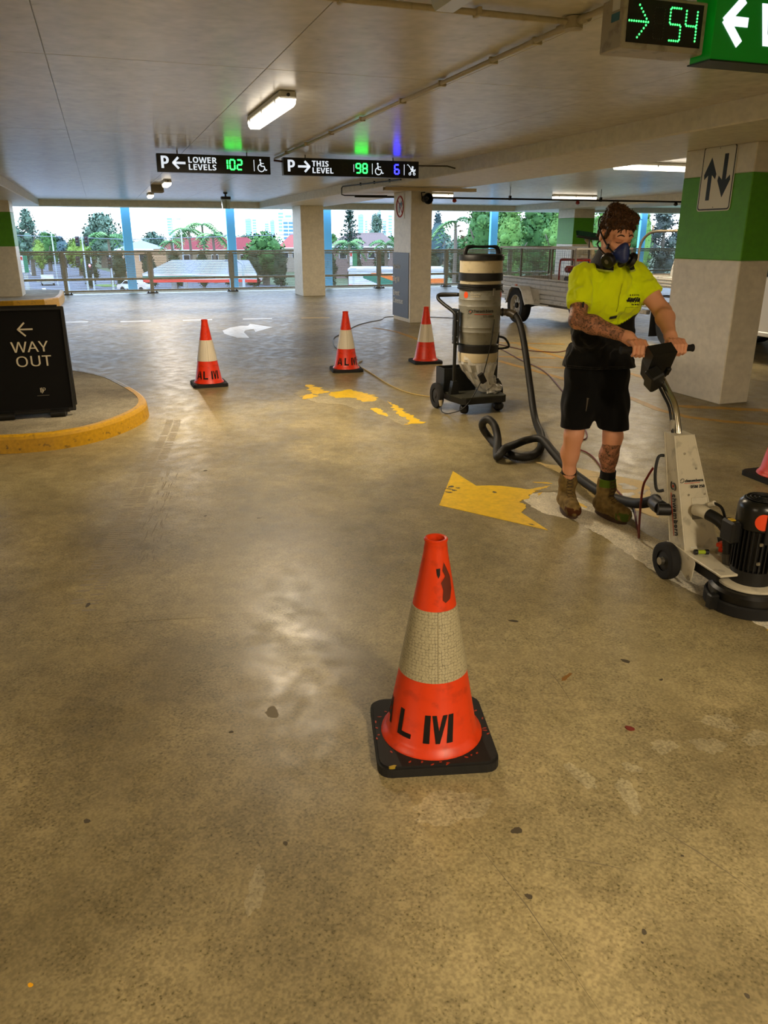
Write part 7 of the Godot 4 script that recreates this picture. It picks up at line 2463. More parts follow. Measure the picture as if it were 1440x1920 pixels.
func build_ute() -> void:
	var t := thing("utility_truck", "white tray-back utility truck parked behind the column with the arrow sign", "truck", W(8.60, 8.98, 0), YAW)
	var white := mat(Color(0.84, 0.83, 0.81), 0.3)
	var dark := mat(Color(0.035, 0.035, 0.035), 0.6)
	var glass := mat(Color(0.03, 0.035, 0.04), 0.08)
	var galv := m_dirty(Color(0.62, 0.60, 0.55), 0.4, 0.6)
	var tread := m_dirty(Color(0.74, 0.74, 0.72), 0.35, 0.5)
	# local z: + towards the camera (the bonnet), tray behind the cab
	var cab := [0.05, 0.42, 0.02, 1.02, 0.10, 1.50, 0.22, 1.70, 0.95, 1.74, 1.15, 1.68, 1.75, 1.16, 2.75, 1.05, 2.95, 0.92, 2.98, 0.45, 2.60, 0.38, 2.50, 0.62, 2.30, 0.74, 2.05, 0.74, 1.85, 0.62, 1.75, 0.38]
	part("cab_body", side_prism(MB.new(), cab, -0.90, 0.90).done(), white, t)
	for s in [-1, 1]:
		part("side_window", side_prism(MB.new(), [0.25, 1.12, 0.30, 1.58, 0.95, 1.63, 1.12, 1.58, 1.55, 1.18, 1.50, 1.10], s * 0.902 - 0.004, s * 0.902 + 0.004).done(), glass, t)
		part("sill", bx(Vector3(s * 0.87, 0.40, 0.88), Vector3(0.10, 0.06, 1.65), 0.01), white, t)
		part("door_seam", bx(Vector3(s * 0.902, 0.80, 0.20), Vector3(0.004, 0.70, 0.012), 0.0), dark, t)
		part("door_handle", bx(Vector3(s * 0.91, 1.0, 0.36), Vector3(0.02, 0.03, 0.16), 0.006), mat(Color(0.5, 0.5, 0.5), 0.3, 0.6), t)
		part("mirror", MB.new().box(Vector3(s * 1.0, 1.18, 1.45), Vector3(0.16, 0.16, 0.08), 0.02).done(), dark, t)
		for z in [2.18, -1.30]:
			var c := Vector3(s * 0.80, 0.34, z)
			var b := Basis(Vector3(0, 0, 1), -PI / 2 * s)
			var w := part("wheel", MB.new().lathe([[0.20, -0.10], [0.31, -0.11], [0.335, -0.09], [0.34, 0.0], [0.335, 0.09], [0.31, 0.11], [0.20, 0.10]], 32, Transform3D(b, Vector3.ZERO)).done(), dark, t)
			w.position = c
			part("rim", MB.new().lathe([[0.205, 0.09], [0.19, 0.06], [0.10, 0.03], [0.05, 0.06], [0, 0.06]], 24, Transform3D(b, Vector3.ZERO)).done(), galv, w)
	part("windscreen", side_prism(MB.new(), [1.175, 1.665, 1.195, 1.675, 1.765, 1.18, 1.745, 1.17], -0.80, 0.80).done(), glass, t)
	part("bumper", MB.new().box(Vector3(0, 0.52, 3.0), Vector3(1.80, 0.26, 0.14), 0.04).done(), mat(Color(0.25, 0.25, 0.25), 0.5), t)
	for s in [-1, 1]:
		part("headlamp", MB.new().box(Vector3(s * 0.68, 0.84, 2.97), Vector3(0.34, 0.18, 0.08), 0.03).done(), mat(Color(0.75, 0.76, 0.78), 0.1), t)
		part("chassis_rail", bx(Vector3(s * 0.38, 0.50, -0.55), Vector3(0.08, 0.14, 2.9), 0.01), dark, t)
	part("rear_axle", cyl(Vector3(-0.75, 0.34, -1.30), Vector3(0.75, 0.34, -1.30), 0.05), dark, t)
	# tray with drop sides
	part("tray_floor", bx(Vector3(0, 0.97, -1.02), Vector3(1.82, 0.05, 2.02), 0.005), galv, t)
	for s in [-1, 1]:
		part("tray_side", bx(Vector3(s * 0.905, 0.95, -1.02), Vector3(0.025, 0.16, 2.0), 0.004), tread, t)
		for k in 3:
			part("side_rib", bx(Vector3(s * 0.92, 0.90 + 0.045 * k, -1.02), Vector3(0.01, 0.012, 1.98), 0.002), galv, t)
		part("under_tray_box", MB.new().box(Vector3(s * 0.78, 0.68, -0.38), Vector3(0.26, 0.36, 0.60), 0.01).done(), tread, t)
		part("under_tray_box", MB.new().box(Vector3(s * 0.78, 0.64, -1.93), Vector3(0.26, 0.18, 0.16), 0.01).done(), tread, t)
		part("mudguard", bx(Vector3(s * 0.80, 0.74, -1.30), Vector3(0.28, 0.012, 0.86), 0.004), dark, t)
		part("mudflap", bx(Vector3(s * 0.80, 0.35, -1.70), Vector3(0.30, 0.46, 0.012), 0.002), dark, t)
		part("stake_post", bx(Vector3(s * 0.90, 0.78, -1.22), Vector3(0.03, 0.40, 0.05), 0.004), dark, t)
	part("tail_board", bx(Vector3(0, 0.95, -2.03), Vector3(1.80, 0.16, 0.025), 0.004), tread, t)
	part("tow_bar", MB.new().tube([Vector3(0, 0.45, -1.9), Vector3(0, 0.43, -2.25)], 0.03, 8).done(), galv, t)
	part("tow_bracket", bx(Vector3(0, 0.50, -1.93), Vector3(1.1, 0.08, 0.08), 0.008), galv, t)
	for s in [-1, 1]:
		part("tail_lamp", bx(Vector3(s * 0.72, 0.84, -2.03), Vector3(0.26, 0.10, 0.04), 0.008), mat(Color(0.55, 0.06, 0.05), 0.3), t)
	# toolbox on the tray with its red label, and the ladder rack over it
	part("tool_canopy", side_prism(MB.new(), [-1.42, 1.10, -1.26, 1.64, -0.10, 1.64, -0.10, 1.0, -1.42, 1.0], -0.90, 0.90).done(), tread, t)
	part("warning_label", side_prism(MB.new(), [-1.31, 1.28, -1.27, 1.42, -1.16, 1.42, -1.20, 1.28], -0.906, -0.901).done(), mat(Color(0.78, 0.10, 0.06), 0.5), t)
	part("label_mark", side_prism(MB.new(), [-1.255, 1.305, -1.235, 1.40, -1.215, 1.40, -1.235, 1.305], -0.909, -0.905).done(), mat(Color(0.88, 0.86, 0.82), 0.5), t)
	var diamonds := MB.new()
	for i in 18:
		for j in 8:
			diamonds.box(Vector3(-0.902, 1.03 + 0.03 * j + (0.015 if i % 2 else 0.0), -1.36 + 0.03 * i + 0.006 * j), Vector3(0.003, 0.016, 0.005), 0.0, Basis(Vector3(1, 0, 0), 0.7 if (i + j) % 2 else -0.7))
	part("tread_pattern", diamonds.done(), mat(Color(0.80, 0.80, 0.79), 0.35), t, "stuff")
	for s in [-1, 1]:
		part("rack_hoop", MB.new().tube(smooth_path([Vector3(s * 0.87, 1.03, -2.26), Vector3(s * 0.87, 1.30, -2.27), Vector3(s * 0.87, 1.50, -2.24), Vector3(s * 0.87, 1.62, -2.12), Vector3(s * 0.87, 1.675, -1.95), Vector3(s * 0.87, 1.685, -1.6), Vector3(s * 0.87, 1.685, -0.2), Vector3(s * 0.87, 1.685, 0.3)], 5), 0.021, 10).done(), frame_metal(), t)
		part("rack_pin", cyl(Vector3(s * 0.87, 1.68, -1.98), Vector3(s * 0.87, 1.77, -1.98), 0.012), frame_metal(), t)
	part("rack_cross_bar", cyl(Vector3(-0.87, 1.685, -1.2), Vector3(0.87, 1.685, -1.2), 0.02), frame_metal(), t)
	part("rack_foot", bx(Vector3(0, 1.02, -2.20), Vector3(1.80, 0.04, 0.32), 0.004), frame_metal(), t)


func frame_metal() -> StandardMaterial3D:
	return m_dirty(Color(0.40, 0.37, 0.31), 0.45, 0.6)


# ---------------------------------------------------------------- the street below and beyond
func leaf_mesh(clumps: Array, per: int, size: float, tones: Array, seed_: int, droop := 0.0) -> ArrayMesh:
	# clumps: [centre, radius]; leaves as small bent cards turned every way
	var m := MB.new()
	m.colored = true
	var r := RandomNumberGenerator.new()
	r.seed = seed_
	for c in clumps:
		var tone: Color = tones[r.randi() % tones.size()]
		for k in per:
			var d := Vector3(r.randfn(), r.randfn(), r.randfn()).normalized()
			var p: Vector3 = c[0] + d * c[1] * (0.55 + 0.5 * r.randf())
			m.cc = tone.lerp(tones[r.randi() % tones.size()], r.randf() * 0.7)
			var a := Vector3(r.randfn(), r.randfn() * 0.6 - droop, r.randfn()).normalized() * size * r.randf_range(0.6, 1.3)
			var b := a.cross(Vector3(r.randfn(), r.randfn(), r.randfn())).normalized() * size * r.randf_range(0.3, 0.6)
			var nn := (d + Vector3.UP * 0.4).normalized()
			m.tri(p - b, p + b, p + a, nn, nn, nn)
			m.tri(p - b, p + b, p - a * 0.7 + d * size * 0.15, nn, nn, nn)
	return m.done()


func tree(called: String, label: String, at: Vector3, top: float, half: float, kind: String, seed_: int, group: String) -> Node3D:
	var tones: Array = {
		"gum": [lin(Color(0.38, 0.46, 0.38)), lin(Color(0.46, 0.54, 0.45)), lin(Color(0.31, 0.38, 0.32))],
		"leafy": [lin(Color(0.26, 0.40, 0.19)), lin(Color(0.34, 0.48, 0.24)), lin(Color(0.19, 0.31, 0.15))],
		"bright": [lin(Color(0.38, 0.52, 0.24)), lin(Color(0.47, 0.58, 0.29)), lin(Color(0.28, 0.41, 0.19))],
		"lime": [lin(Color(0.48, 0.57, 0.24)), lin(Color(0.53, 0.60, 0.31)), lin(Color(0.38, 0.46, 0.21))],
		"conifer": [lin(Color(0.26, 0.33, 0.33)), lin(Color(0.33, 0.40, 0.40)), lin(Color(0.21, 0.27, 0.26))],
		"casuarina": [lin(Color(0.29, 0.31, 0.28)), lin(Color(0.36, 0.39, 0.34)), lin(Color(0.23, 0.24, 0.22))],
		"hedge": [lin(Color(0.18, 0.23, 0.13)), lin(Color(0.23, 0.28, 0.16)), lin(Color(0.14, 0.18, 0.10))],
	}[kind]
	var t := thing(called, label, "tree", at, 0.0, group)
	var r := RandomNumberGenerator.new()
	r.seed = seed_
	var h := top - at.y
	var low := h * (0.10 if kind in ["hedge", "conifer"] else 0.28)
	part("trunk", MB.new().tube([Vector3(0, 0, 0), Vector3(h * 0.02, h * 0.4, 0), Vector3(0, h * 0.8, 0)], [half * 0.13, half * 0.10, half * 0.03], 7).done(), mat(Color(0.42, 0.37, 0.31), 0.9), t)
	if not kind in ["hedge"]:
		for k in 3:
			var g := TAU * k / 3 + r.randf()
			part("branch", MB.new().tube([Vector3(0, h * (0.35 + 0.1 * k), 0), Vector3(cos(g) * half * 0.4, h * (0.5 + 0.1 * k), sin(g) * half * 0.4), Vector3(cos(g) * half * 0.7, h * (0.62 + 0.1 * k), sin(g) * half * 0.7)], [half * 0.06, half * 0.05, half * 0.02], 5).done(), mat(Color(0.46, 0.41, 0.35), 0.9), t)
	var clumps := []
	var core := MB.new()
	var n := 26 if kind != "hedge" else 18
	for k in n:
		var f := (k + 0.5) / n
		var y := lerpf(low, h * 0.96, f)
		var wide: float
		match kind:
			"conifer": wide = half * (1.05 - f) * (0.75 + 0.5 * (k % 2))
			"gum", "casuarina": wide = half * sin(clampf(f * 0.9 + 0.12, 0, 1) * PI) ** 0.6 * r.randf_range(0.5, 1.0)
			_: wide = half * sqrt(maxf(0.0, 1.0 - pow(2.0 * f - 0.85, 2.0) * 0.65)) * r.randf_range(0.55, 0.92)
		var g := k * 2.4
		var cr: float = half * (0.34 if kind != "conifer" else 0.26) * r.randf_range(0.8, 1.2)
		var c := Vector3(cos(g) * maxf(0.0, wide - cr), minf(y, h - cr), sin(g) * maxf(0.0, wide - cr))
		clumps.append([c, cr])
		if k % 3 != 1 or kind in ["hedge", "leafy"]:
			core.ball(c, Vector3.ONE * cr * 0.62, Basis.IDENTITY, 7, 5)
	if kind in ["gum", "casuarina"]:
		pass
	else:
		clumps.append([Vector3(0, lerpf(low, h, 0.55), 0), half * 0.62])
		core.ball(Vector3(0, lerpf(low, h, 0.5), 0), Vector3(half * 0.5, (h - low) * 0.36, half * 0.5), Basis.IDENTITY, 9, 7)
	part("crown_core", core.done(), mat(tones[0].linear_to_srgb(), 0.95), t)
	var leaf := leaf_mesh(clumps, 95, half * 0.075, tones, seed_ + 1, 0.5 if kind in ["casuarina", "gum"] else 0.0)
	part("foliage", leaf, vertex_mat(0.75, 0.3), t, "stuff")
	return t


func palm(label: String, at: Vector3, top: float, half: float, seed_: int, dry := false) -> void:
	var t := thing("palm_tree", label, "palm", at, 0.0, "palms beyond the street")
	var h := top - at.y
	part("trunk", MB.new().tube([Vector3.ZERO, Vector3(0.1, h * 0.5, 0), Vector3(0, h * 0.86, 0)], [0.28, 0.22, 0.18], 8).done(), mat(Color(0.48, 0.42, 0.36), 0.9), t)
	var r := RandomNumberGenerator.new()
	r.seed = seed_
	var tones := [lin(Color(0.36, 0.52, 0.27)), lin(Color(0.48, 0.62, 0.34)), lin(Color(0.28, 0.42, 0.22))]
	for k in 15:
		var m := MB.new()
		m.colored = true
		m.cc = tones[k % 3] if not (dry and k > 9) else lin(Color(0.62, 0.50, 0.36))
		var g := TAU * k / 15 + r.randf() * 0.3
		var out := Vector3(cos(g), 0, sin(g))
		var sd := Vector3(-sin(g), 0, cos(g))
		var rise := r.randf_range(-0.3, 0.9)
		if dry and k > 9:
			rise = -1.4
		var p0 := Vector3(0, h * 0.86, 0)
		for i in 9:
			var f := i / 9.0
			var p := p0 + out * half * f + Vector3.UP * half * (rise * f - 0.95 * f * f)
			var l := half * 0.34 * (0.5 + sin(f * PI) * 0.6)
			for e in [-1.0, 1.0]:
				var tip: Vector3 = p + sd * e * l + out * l * 0.5 - Vector3.UP * l * 0.55
				m.tri(p, p + out * half * 0.06, tip, Vector3.UP, Vector3.UP, Vector3.UP)
				m.tri(p + out * half * 0.03, p + out * half * 0.10, tip + out * l * 0.2 + Vector3.UP * l * 0.1, Vector3.UP, Vector3.UP, Vector3.UP)
		part("frond", m.done(), vertex_mat(0.7, 0.3), t)


func house(label: String, x0: float, x1: float, z: float, ridge: float, eave: float, roof: Color, wall: Color) -> void:
	var w := x1 - x0
	var depth := 9.0
	var t := thing("house", label, "house", Vector3((x0 + x1) / 2, STREET, z - depth / 2), 0.0, "houses beyond the street")
	var e := eave - STREET
	var rd := ridge - STREET
	part("wall", bx(Vector3(0, e / 2, 0), Vector3(w * 0.94, e, depth * 0.9), 0.0), mat(wall, 0.8), t)
	var m := MB.new()
	var hx := w / 2
	var hz := depth / 2
	var rx := maxf(0.3, hx - 3.0)
	var A := Vector3(-hx, e - 0.1, hz)
	var B := Vector3(hx, e - 0.1, hz)
	var C := Vector3(hx, e - 0.1, -hz)
	var D := Vector3(-hx, e - 0.1, -hz)
	var P := Vector3(-rx, rd, 0)
	var Q := Vector3(rx, rd, 0)
	m.quad(A, B, Q, P, Vector3(0, 1, 0.8).normalized())
	m.quad(C, D, P, Q, Vector3(0, 1, -0.8).normalized())
	m.tri(B, C, Q, Vector3(1, 1, 0), Vector3(1, 1, 0), Vector3(1, 1, 0))
	m.tri(D, A, P, Vector3(-1, 1, 0), Vector3(-1, 1, 0), Vector3(-1, 1, 0))
	part("roof", m.done(), painted("roof" + roof.to_html(), roof, 0.8, tex.grime, 2.0), t)
	part("ridge_cap", cyl(P, Q, 0.12, 6), mat(roof.lightened(0.12), 0.8), t)
	part("fascia", bx(Vector3(0, e - 0.16, hz), Vector3(w, 0.22, 0.06), 0.0), mat(Color(0.85, 0.85, 0.84), 0.6), t)
	var n := maxi(2, int(w / 3.0))
	for k in n:
		var x := lerpf(-hx * 0.8, hx * 0.8, (k + 0.5) / n)
		var f := part("window", bx(Vector3(x, e - 1.5, hz * 0.9), Vector3(1.3, 1.2, 0.12), 0.0), mat(Color(0.85, 0.85, 0.85), 0.5), t)
		part("pane", bx(Vector3(x, e - 1.5, hz * 0.9 + 0.06), Vector3(1.1, 1.0, 0.04), 0.0), mat(Color(0.16, 0.19, 0.22), 0.1), f)


func car(label: String, at: Vector3, turn: float, c: Color, tail := false) -> void:
	var t := thing("car", label, "car", at, turn, "cars on the street")
	var m := mat(c, 0.25)
	part("body", side_prism(MB.new(), [-2.1, 0.35, -2.15, 0.75, -1.9, 0.92, -1.5, 0.95, -0.9, 1.42, 0.6, 1.44, 1.2, 0.98, 2.0, 0.85, 2.15, 0.6, 2.1, 0.35], -0.86, 0.86).done(), m, t)
	part("windows", side_prism(MB.new(), [-1.35, 0.98, -0.86, 1.36, 0.55, 1.38, 1.05, 0.99], -0.868, 0.868).done(), mat(Color(0.05, 0.06, 0.07), 0.1), t)
	part("rear_window", MB.new().box(Vector3(0, 1.18, -1.24), Vector3(1.4, 0.36, 0.1), 0.0, Basis(Vector3(1, 0, 0), 0.9)).done(), mat(Color(0.05, 0.06, 0.07), 0.1), t)
	for s in [-1, 1]:
		for z in [-1.35, 1.35]:
			part("wheel", MB.new().tube([Vector3(s * 0.72, 0.31, z), Vector3(s * 0.89, 0.31, z)], 0.31, 16).done(), mat(Color(0.04, 0.04, 0.04), 0.8), t)
		part("tail_light", bx(Vector3(s * 0.66, 0.78, -2.12), Vector3(0.30, 0.20, 0.06), 0.01), glow(Color(1.0, 0.08, 0.05), 1.2, Color(0.5, 0.02, 0.02)) if tail else mat(Color(0.5, 0.05, 0.05), 0.3), t)


func lamp_pole(called: String, label: String, at: Vector3, h: float, arm: float, cat := "pole") -> Node3D:
	var t := thing(called, label, cat, at, 0.0, "street poles")
	part("shaft", MB.new().tube([Vector3.ZERO, Vector3(0, h, 0)], [0.13, 0.08], 8).done(), mat(Color(0.72, 0.74, 0.75), 0.4), t)
	if arm != 0.0:
		part("arm", MB.new().tube([Vector3(0, h, 0), Vector3(arm * 0.5, h + 0.3, 0), Vector3(arm, h + 0.3, 0)], 0.06, 6).done(), mat(Color(0.72, 0.74, 0.75), 0.4), t)
		part("lantern", bx(Vector3(arm * 1.1, h + 0.28, 0), Vector3(0.7, 0.14, 0.3), 0.03), mat(Color(0.6, 0.62, 0.64), 0.4), t)
	return t


func signal_head(t: Node3D, at: Vector3, red_on: bool) -> void:
	var h := part("signal_head", bx(at, Vector3(0.45, 1.15, 0.3), 0.03), mat(Color(0.05, 0.05, 0.05), 0.5), t)
	for k in 3:
		var on := red_on and k == 0
		part("lens", MB.new().ball(at + Vector3(0, 0.35 - 0.35 * k, 0.17), Vector3(0.15, 0.15, 0.06), Basis.IDENTITY, 12, 6).done(), glow(Color(1, 0.06, 0.04), 2.5) if on else mat([Color(0.2, 0.03, 0.03), Color(0.2, 0.13, 0.02), Color(0.02, 0.15, 0.08)][k], 0.3), h)


func build_street() -> void:
	# ground
	var g := part("ground_street", MB.new().flat(poly([-400, -26, 400, -26, 400, -700, -400, -700]), STREET - 1.0, STREET).done(), painted("verge", Color(0.36, 0.40, 0.25), 0.95, tex.grime, 9.0), null, "structure")
	part("road_main", MB.new().flat(poly([-45, -30, -12, -30, -10, -97, -12, -116, -47, -147, -73, -199, -119, -313, -138, -354, -160, -354, -106, -233, -60, -125, -52, -93]), STREET, STREET + 0.02).done(), painted("asphalt", Color(0.42, 0.42, 0.45), 0.85, tex.grime, 6.0), null, "structure")
	part("road_cross", MB.new().flat(poly([-60, -96, 60, -96, 60, -108, -47, -118]), STREET, STREET + 0.025).done(), mats["asphalt"], null, "structure")
	part("forecourt", MB.new().flat(poly([-30, -38, 14, -38, 14, -88, -30, -88]), STREET, STREET + 0.03).done(), painted("forecourt_concrete", Color(0.52, 0.51, 0.49), 0.85, tex.grime, 5.0), null, "structure")
	part("footpath", MB.new().flat(poly([-30, -89, 40, -89, 40, -93, -30, -93]), STREET, STREET + 0.05).done(), mats["forecourt_concrete"], null, "structure")
	var n := 0
	for k in 7:
		var f := k / 6.0
		var p := Vector2(lerpf(-44, -112, f), lerpf(-104, -250, f))
		var d := Vector2(-0.42, -0.91)
		var o := part("lane_line", MB.new().flat(stripe(PackedVector2Array([p, p + d * 9.0]), 0.45), STREET + 0.02, STREET + 0.05).done(), mat(Color(0.85, 0.85, 0.85), 0.7))
		tag(o, "%s nearest white lane line on the road below" % NTH[k], "road marking", "white lane lines on the road below")
	part("grass_island", MB.new().flat(blob(-38.5, -118, 4.5, 2.5, 0.3, 0.1, 8), STREET, STREET + 0.12).done(), mat(Color(0.48, 0.58, 0.26), 0.95), null, "structure")
	# trees, nearest to farthest
	var trees := [["gum", -65.3, -150.0, 6.6, 3.2, "tall grey-green gum tree at the far left beside the column"], ["leafy", -70.3, -170.0, 2.9, 3.4, "rounded green tree between the left gum and the lime tree"], ["lime", -56.4, -150.0, 1.5, 3.4, "broad yellow-green tree above the traffic signals"], ["gum", -65.7, -190.0, 7.0, 6.0, "large spreading gum tree left of the first blue fin"], ["lime", -59.5, -140.0, 1.3, 1.6, "small pale green tree at the left column"],
		["leafy", -17.6, -120.0, 2.3, 4.4, "wide round green tree left of the plain white column"], ["gum", -1.6, -170.0, 6.3, 2.9, "thin gum tree just left of the panelled column"], ["leafy", -10.0, -160.0, 2.4, 2.0, "small tree beside the third blue fin"], ["conifer", 7.9, -120.0, 5.2, 2.4, "blue-grey conifer just right of the panelled column"],
		["leafy", 10.7, -90.0, 5.4, 3.2, "leafy tree left of the blue fin above the vacuum"], ["bright", 13.3, -86.0, 4.9, 2.6, "bright green tree behind the blue fin above the vacuum"], ["leafy", 17.7, -95.0, 5.7, 3.6, "large leafy tree above the trailer cage"], ["bright", 17.9, -84.0, 4.6, 2.4, "bright green tree left of the column behind the worker"], ["bright", 23.6, -88.0, 5.0, 2.4, "bright green tree behind the worker's head"], ["leafy", 28.8, -95.0, 5.4, 2.4, "leafy tree right of the worker's head"], ["bright", 26.9, -84.0, 4.4, 1.2, "narrow bright green tree beside the last blue fin"], ["casuarina", 30.7, -90.0, 5.6, 2.7, "dark grey drooping tree above the truck rack"], ["casuarina", 34.7, -92.0, 5.6, 2.9, "dark grey drooping tree hidden by the near column"],
		["bright", 20.6, -100.0, 5.6, 2.8, "pale leafy tree in the gap behind the trailer cage"], ["leafy", 14.8, -104.0, 5.6, 3.0, "leafy tree deep behind the blue fin"]]
	for k in trees.size():
		var q: Array = trees[k]
		tree("street_tree", q[5], Vector3(q[1], STREET, q[2]), q[3], q[4], q[0], 40 + k * 3, "trees beyond the street")
	var hedge := [[-41.0, -0.3], [-37.0, -0.2], [-33.2, -0.3], [-29.0, 0.0], [-25.4, -0.2], [-21.8, -0.3], [-18.1, -0.1], [-14.5, -0.2], [-11.0, -0.1], [-7.5, -0.2], [-4.0, 0.0], [-0.4, -0.1], [3.2, -0.2], [6.8, 0.0], [10.4, -0.1], [14.0, 0.0], [17.6, -0.1], [21.2, 0.0], [24.8, 0.0], [28.4, -0.1]]
	for k in hedge.size():
		tree("street_shrub", "%s dark dense shrub from the left behind the railing mesh" % NTH[k], Vector3(hedge[k][0], STREET, -112.0 - (k % 3)), hedge[k][1], 1.75, "hedge", 200 + k * 2, "dark shrubs in a row beyond the street")
	for k in 22:
		if k == 11 or k == 12:
			continue
		var x := -100.0 + 6.4 * k
		tree("distant_tree", "%s low distant tree from the left along the skyline" % NTH[k], Vector3(x, STREET, -205.0 - (k * 37) % 30), 1.2 + (k * 53) % 20 * 0.1, 5.0, ["gum", "leafy", "conifer"][k % 3], 300 + k * 2, "low distant trees along the skyline")
	var palms := [[-40.6, -120.0, 2.9, 3.0, "palm beside the first blue fin"], [-31.0, -130.0, 4.0, 3.0, "left palm of the group above the red roof"], [-31.5, -142.0, 5.2, 3.4, "tallest palm above the red roof"], [-26.2, -125.0, 3.1, 2.6, "right palm of the group above the red roof"], [-4.5, -105.0, 1.9, 2.2, "palm in front of the pine tree"], [0.2, -107.0, 1.8, 2.2, "palm just left of the panelled column"], [-32.6, -125.0, 2.0, 2.0, "small palm left of the palm group"]]
	for k in palms.size():
		palm(palms[k][4], Vector3(palms[k][0], STREET, palms[k][1]), palms[k][2], palms[k][3], 500 + k)
	palm("palm with hanging dry fronds right of the panelled column", Vector3(8.7, STREET, -100.0), 4.9, 3.0, 520, true)
	# the tiered pine
	var t := thing("pine_tree", "tall dark tiered pine between the plain and the panelled column", "tree", Vector3(-5.4, STREET, -130.0), 0.0, "")
	part("trunk", MB.new().tube([Vector3.ZERO, Vector3(0, 11.0, 0)], [0.3, 0.06], 7).done(), mat(Color(0.36, 0.30, 0.25), 0.9), t)
	for k in 11:
		var f := k / 10.0
		var y := lerpf(4.2, 10.9, f)
		var rr := lerpf(2.6, 0.35, f)
		var cl := []
		for j in 9:
			var a := TAU * j / 9 + k
			for e in 3:
				cl.append([Vector3(cos(a) * rr * (e + 0.6) / 3, y + 0.16 * e, sin(a) * rr * (e + 0.6) / 3), 0.20 + 0.05 * (3 - e)])
		part("branch_tier", leaf_mesh(cl, 9, 0.20, [lin(Color(0.22, 0.30, 0.25)), lin(Color(0.28, 0.37, 0.31)), lin(Color(0.17, 0.24, 0.20))], 540 + k), vertex_mat(0.8, 0.3), t, "stuff")
	# houses
	house("long house with red tiled roof beyond the railing", -42.6, -22.8, -150.0, 1.45, -0.55, Color(0.55, 0.20, 0.20), Color(0.62, 0.55, 0.45))
	house("tan house with grey roof by the first blue fin", -45.8, -39.2, -138.0, 1.0, -0.25, Color(0.60, 0.60, 0.62), Color(0.82, 0.64, 0.48))
	house("low house with brown roof left of the panelled column", -9.6, 2.8, -140.0, 2.2, 0.15, Color(0.50, 0.41, 0.38), Color(0.55, 0.45, 0.42))
	house("small red roofed house beside the plain white column", -21.6, -16.6, -165.0, 2.1, -0.35, Color(0.66, 0.34, 0.30), Color(0.70, 0.62, 0.55))
	# petrol station canopy seen from above
	t = thing("station_canopy", "grey station canopy roof with white, green and red stripes along its edge", "canopy", Vector3.ZERO, 0.0)
	var sheet := painted("roof_sheet", Color(0.40, 0.42, 0.48), 0.45, tex.grime, 3.0)
	var A := Vector3(-18.0, -0.98, -60.0)
	var B := Vector3(-9.5, -0.98, -60.0)
	var C := Vector3(-12.7, -0.43, -76.0)
	var D := Vector3(-19.9, -0.43, -76.0)
	for k in 12:
		var f0 := k / 12.0
		var f1 := (k + 0.97) / 12.0
		var m := MB.new()
		m.quad(A.lerp(B, f0), A.lerp(B, f1), D.lerp(C, f1), D.lerp(C, f0), Vector3.UP)
		m.quad(A.lerp(B, f0) - Vector3.UP * 0.1, A.lerp(B, f1) - Vector3.UP * 0.1, D.lerp(C, f1) - Vector3.UP * 0.1, D.lerp(C, f0) - Vector3.UP * 0.1, Vector3.DOWN)
		part("roof_sheet", m.done(), sheet, t)
	var bands := [[0.0, 0.16, Color(0.90, 0.90, 0.90)], [0.16, 0.34, Color(0.12, 0.42, 0.33)], [0.34, 0.40, Color(0.9, 0.9, 0.9)], [0.40, 0.62, Color(0.86, 0.22, 0.16)]]
	for q in bands:
		for side in [[A, B, Vector3(0, 0, 1)], [B, C, Vector3(1, 0, -0.2)], [D, A, Vector3(-1, 0, -0.1)]]:
			var m := MB.new()
			var y0: Vector3 = Vector3.DOWN * q[0]
			var y1: Vector3 = Vector3.DOWN * q[1]
			var o: Vector3 = side[2] * 0.03
			m.quad(side[0] + y0 + o, side[1] + y0 + o, side[1] + y1 + o, side[0] + y1 + o, side[2])
			part("fascia_stripe", m.done(), mat(q[2], 0.5), t)
	for p in [Vector3(-16.5, 0, -63), Vector3(-11.2, 0, -63), Vector3(-17.8, 0, -72), Vector3(-13.0, 0, -72)]:
		part("canopy_column", bx(Vector3(p.x, (STREET - 1.1) / 2, p.z), Vector3(0.35, -1.1 - STREET, 0.35), 0.02), mat(Color(0.85, 0.85, 0.85), 0.5), t)
	t = thing("fuel_price_sign", "tall white and green price sign at the far left edge", "sign", Vector3(-24.5, STREET, -55.0), 0.0)
	part("post", bx(Vector3(0, 2.4, 0), Vector3(0.2, 4.8, 0.2), 0.01), mat(Color(0.7, 0.7, 0.7), 0.5), t)
	part("white_panel", bx(Vector3(-0.12, 5.1, 0.1), Vector3(0.30, 1.2, 0.1), 0.01), mat(Color(0.90, 0.90, 0.92), 0.5), t)
	part("green_panel", bx(Vector3(0.16, 5.1, 0.1), Vector3(0.26, 1.2, 0.1), 0.01), mat(Color(0.10, 0.48, 0.33), 0.5), t)
	part("red_band", bx(Vector3(-0.12, 5.45, 0.155), Vector3(0.24, 0.2, 0.02), 0.0), mat(Color(0.80, 0.2, 0.15), 0.5), t)
	# the shop with slanted stripes
	t = thing("station_shop", "low shop with slanted red, green and orange stripes by the panelled column", "building", Vector3(-2.2, STREET, -50.0), 0.0)
	part("wall", bx(Vector3(3.0, 2.45, -2.0), Vector3(6.0, 4.9, 4.0), 0.02), mat(Color(0.88, 0.88, 0.90), 0.5), t)
	part("parapet", bx(Vector3(3.0, 4.88, -1.98), Vector3(6.1, 0.12, 4.1), 0.01), mat(Color(0.86, 0.85, 0.92), 0.4), t)
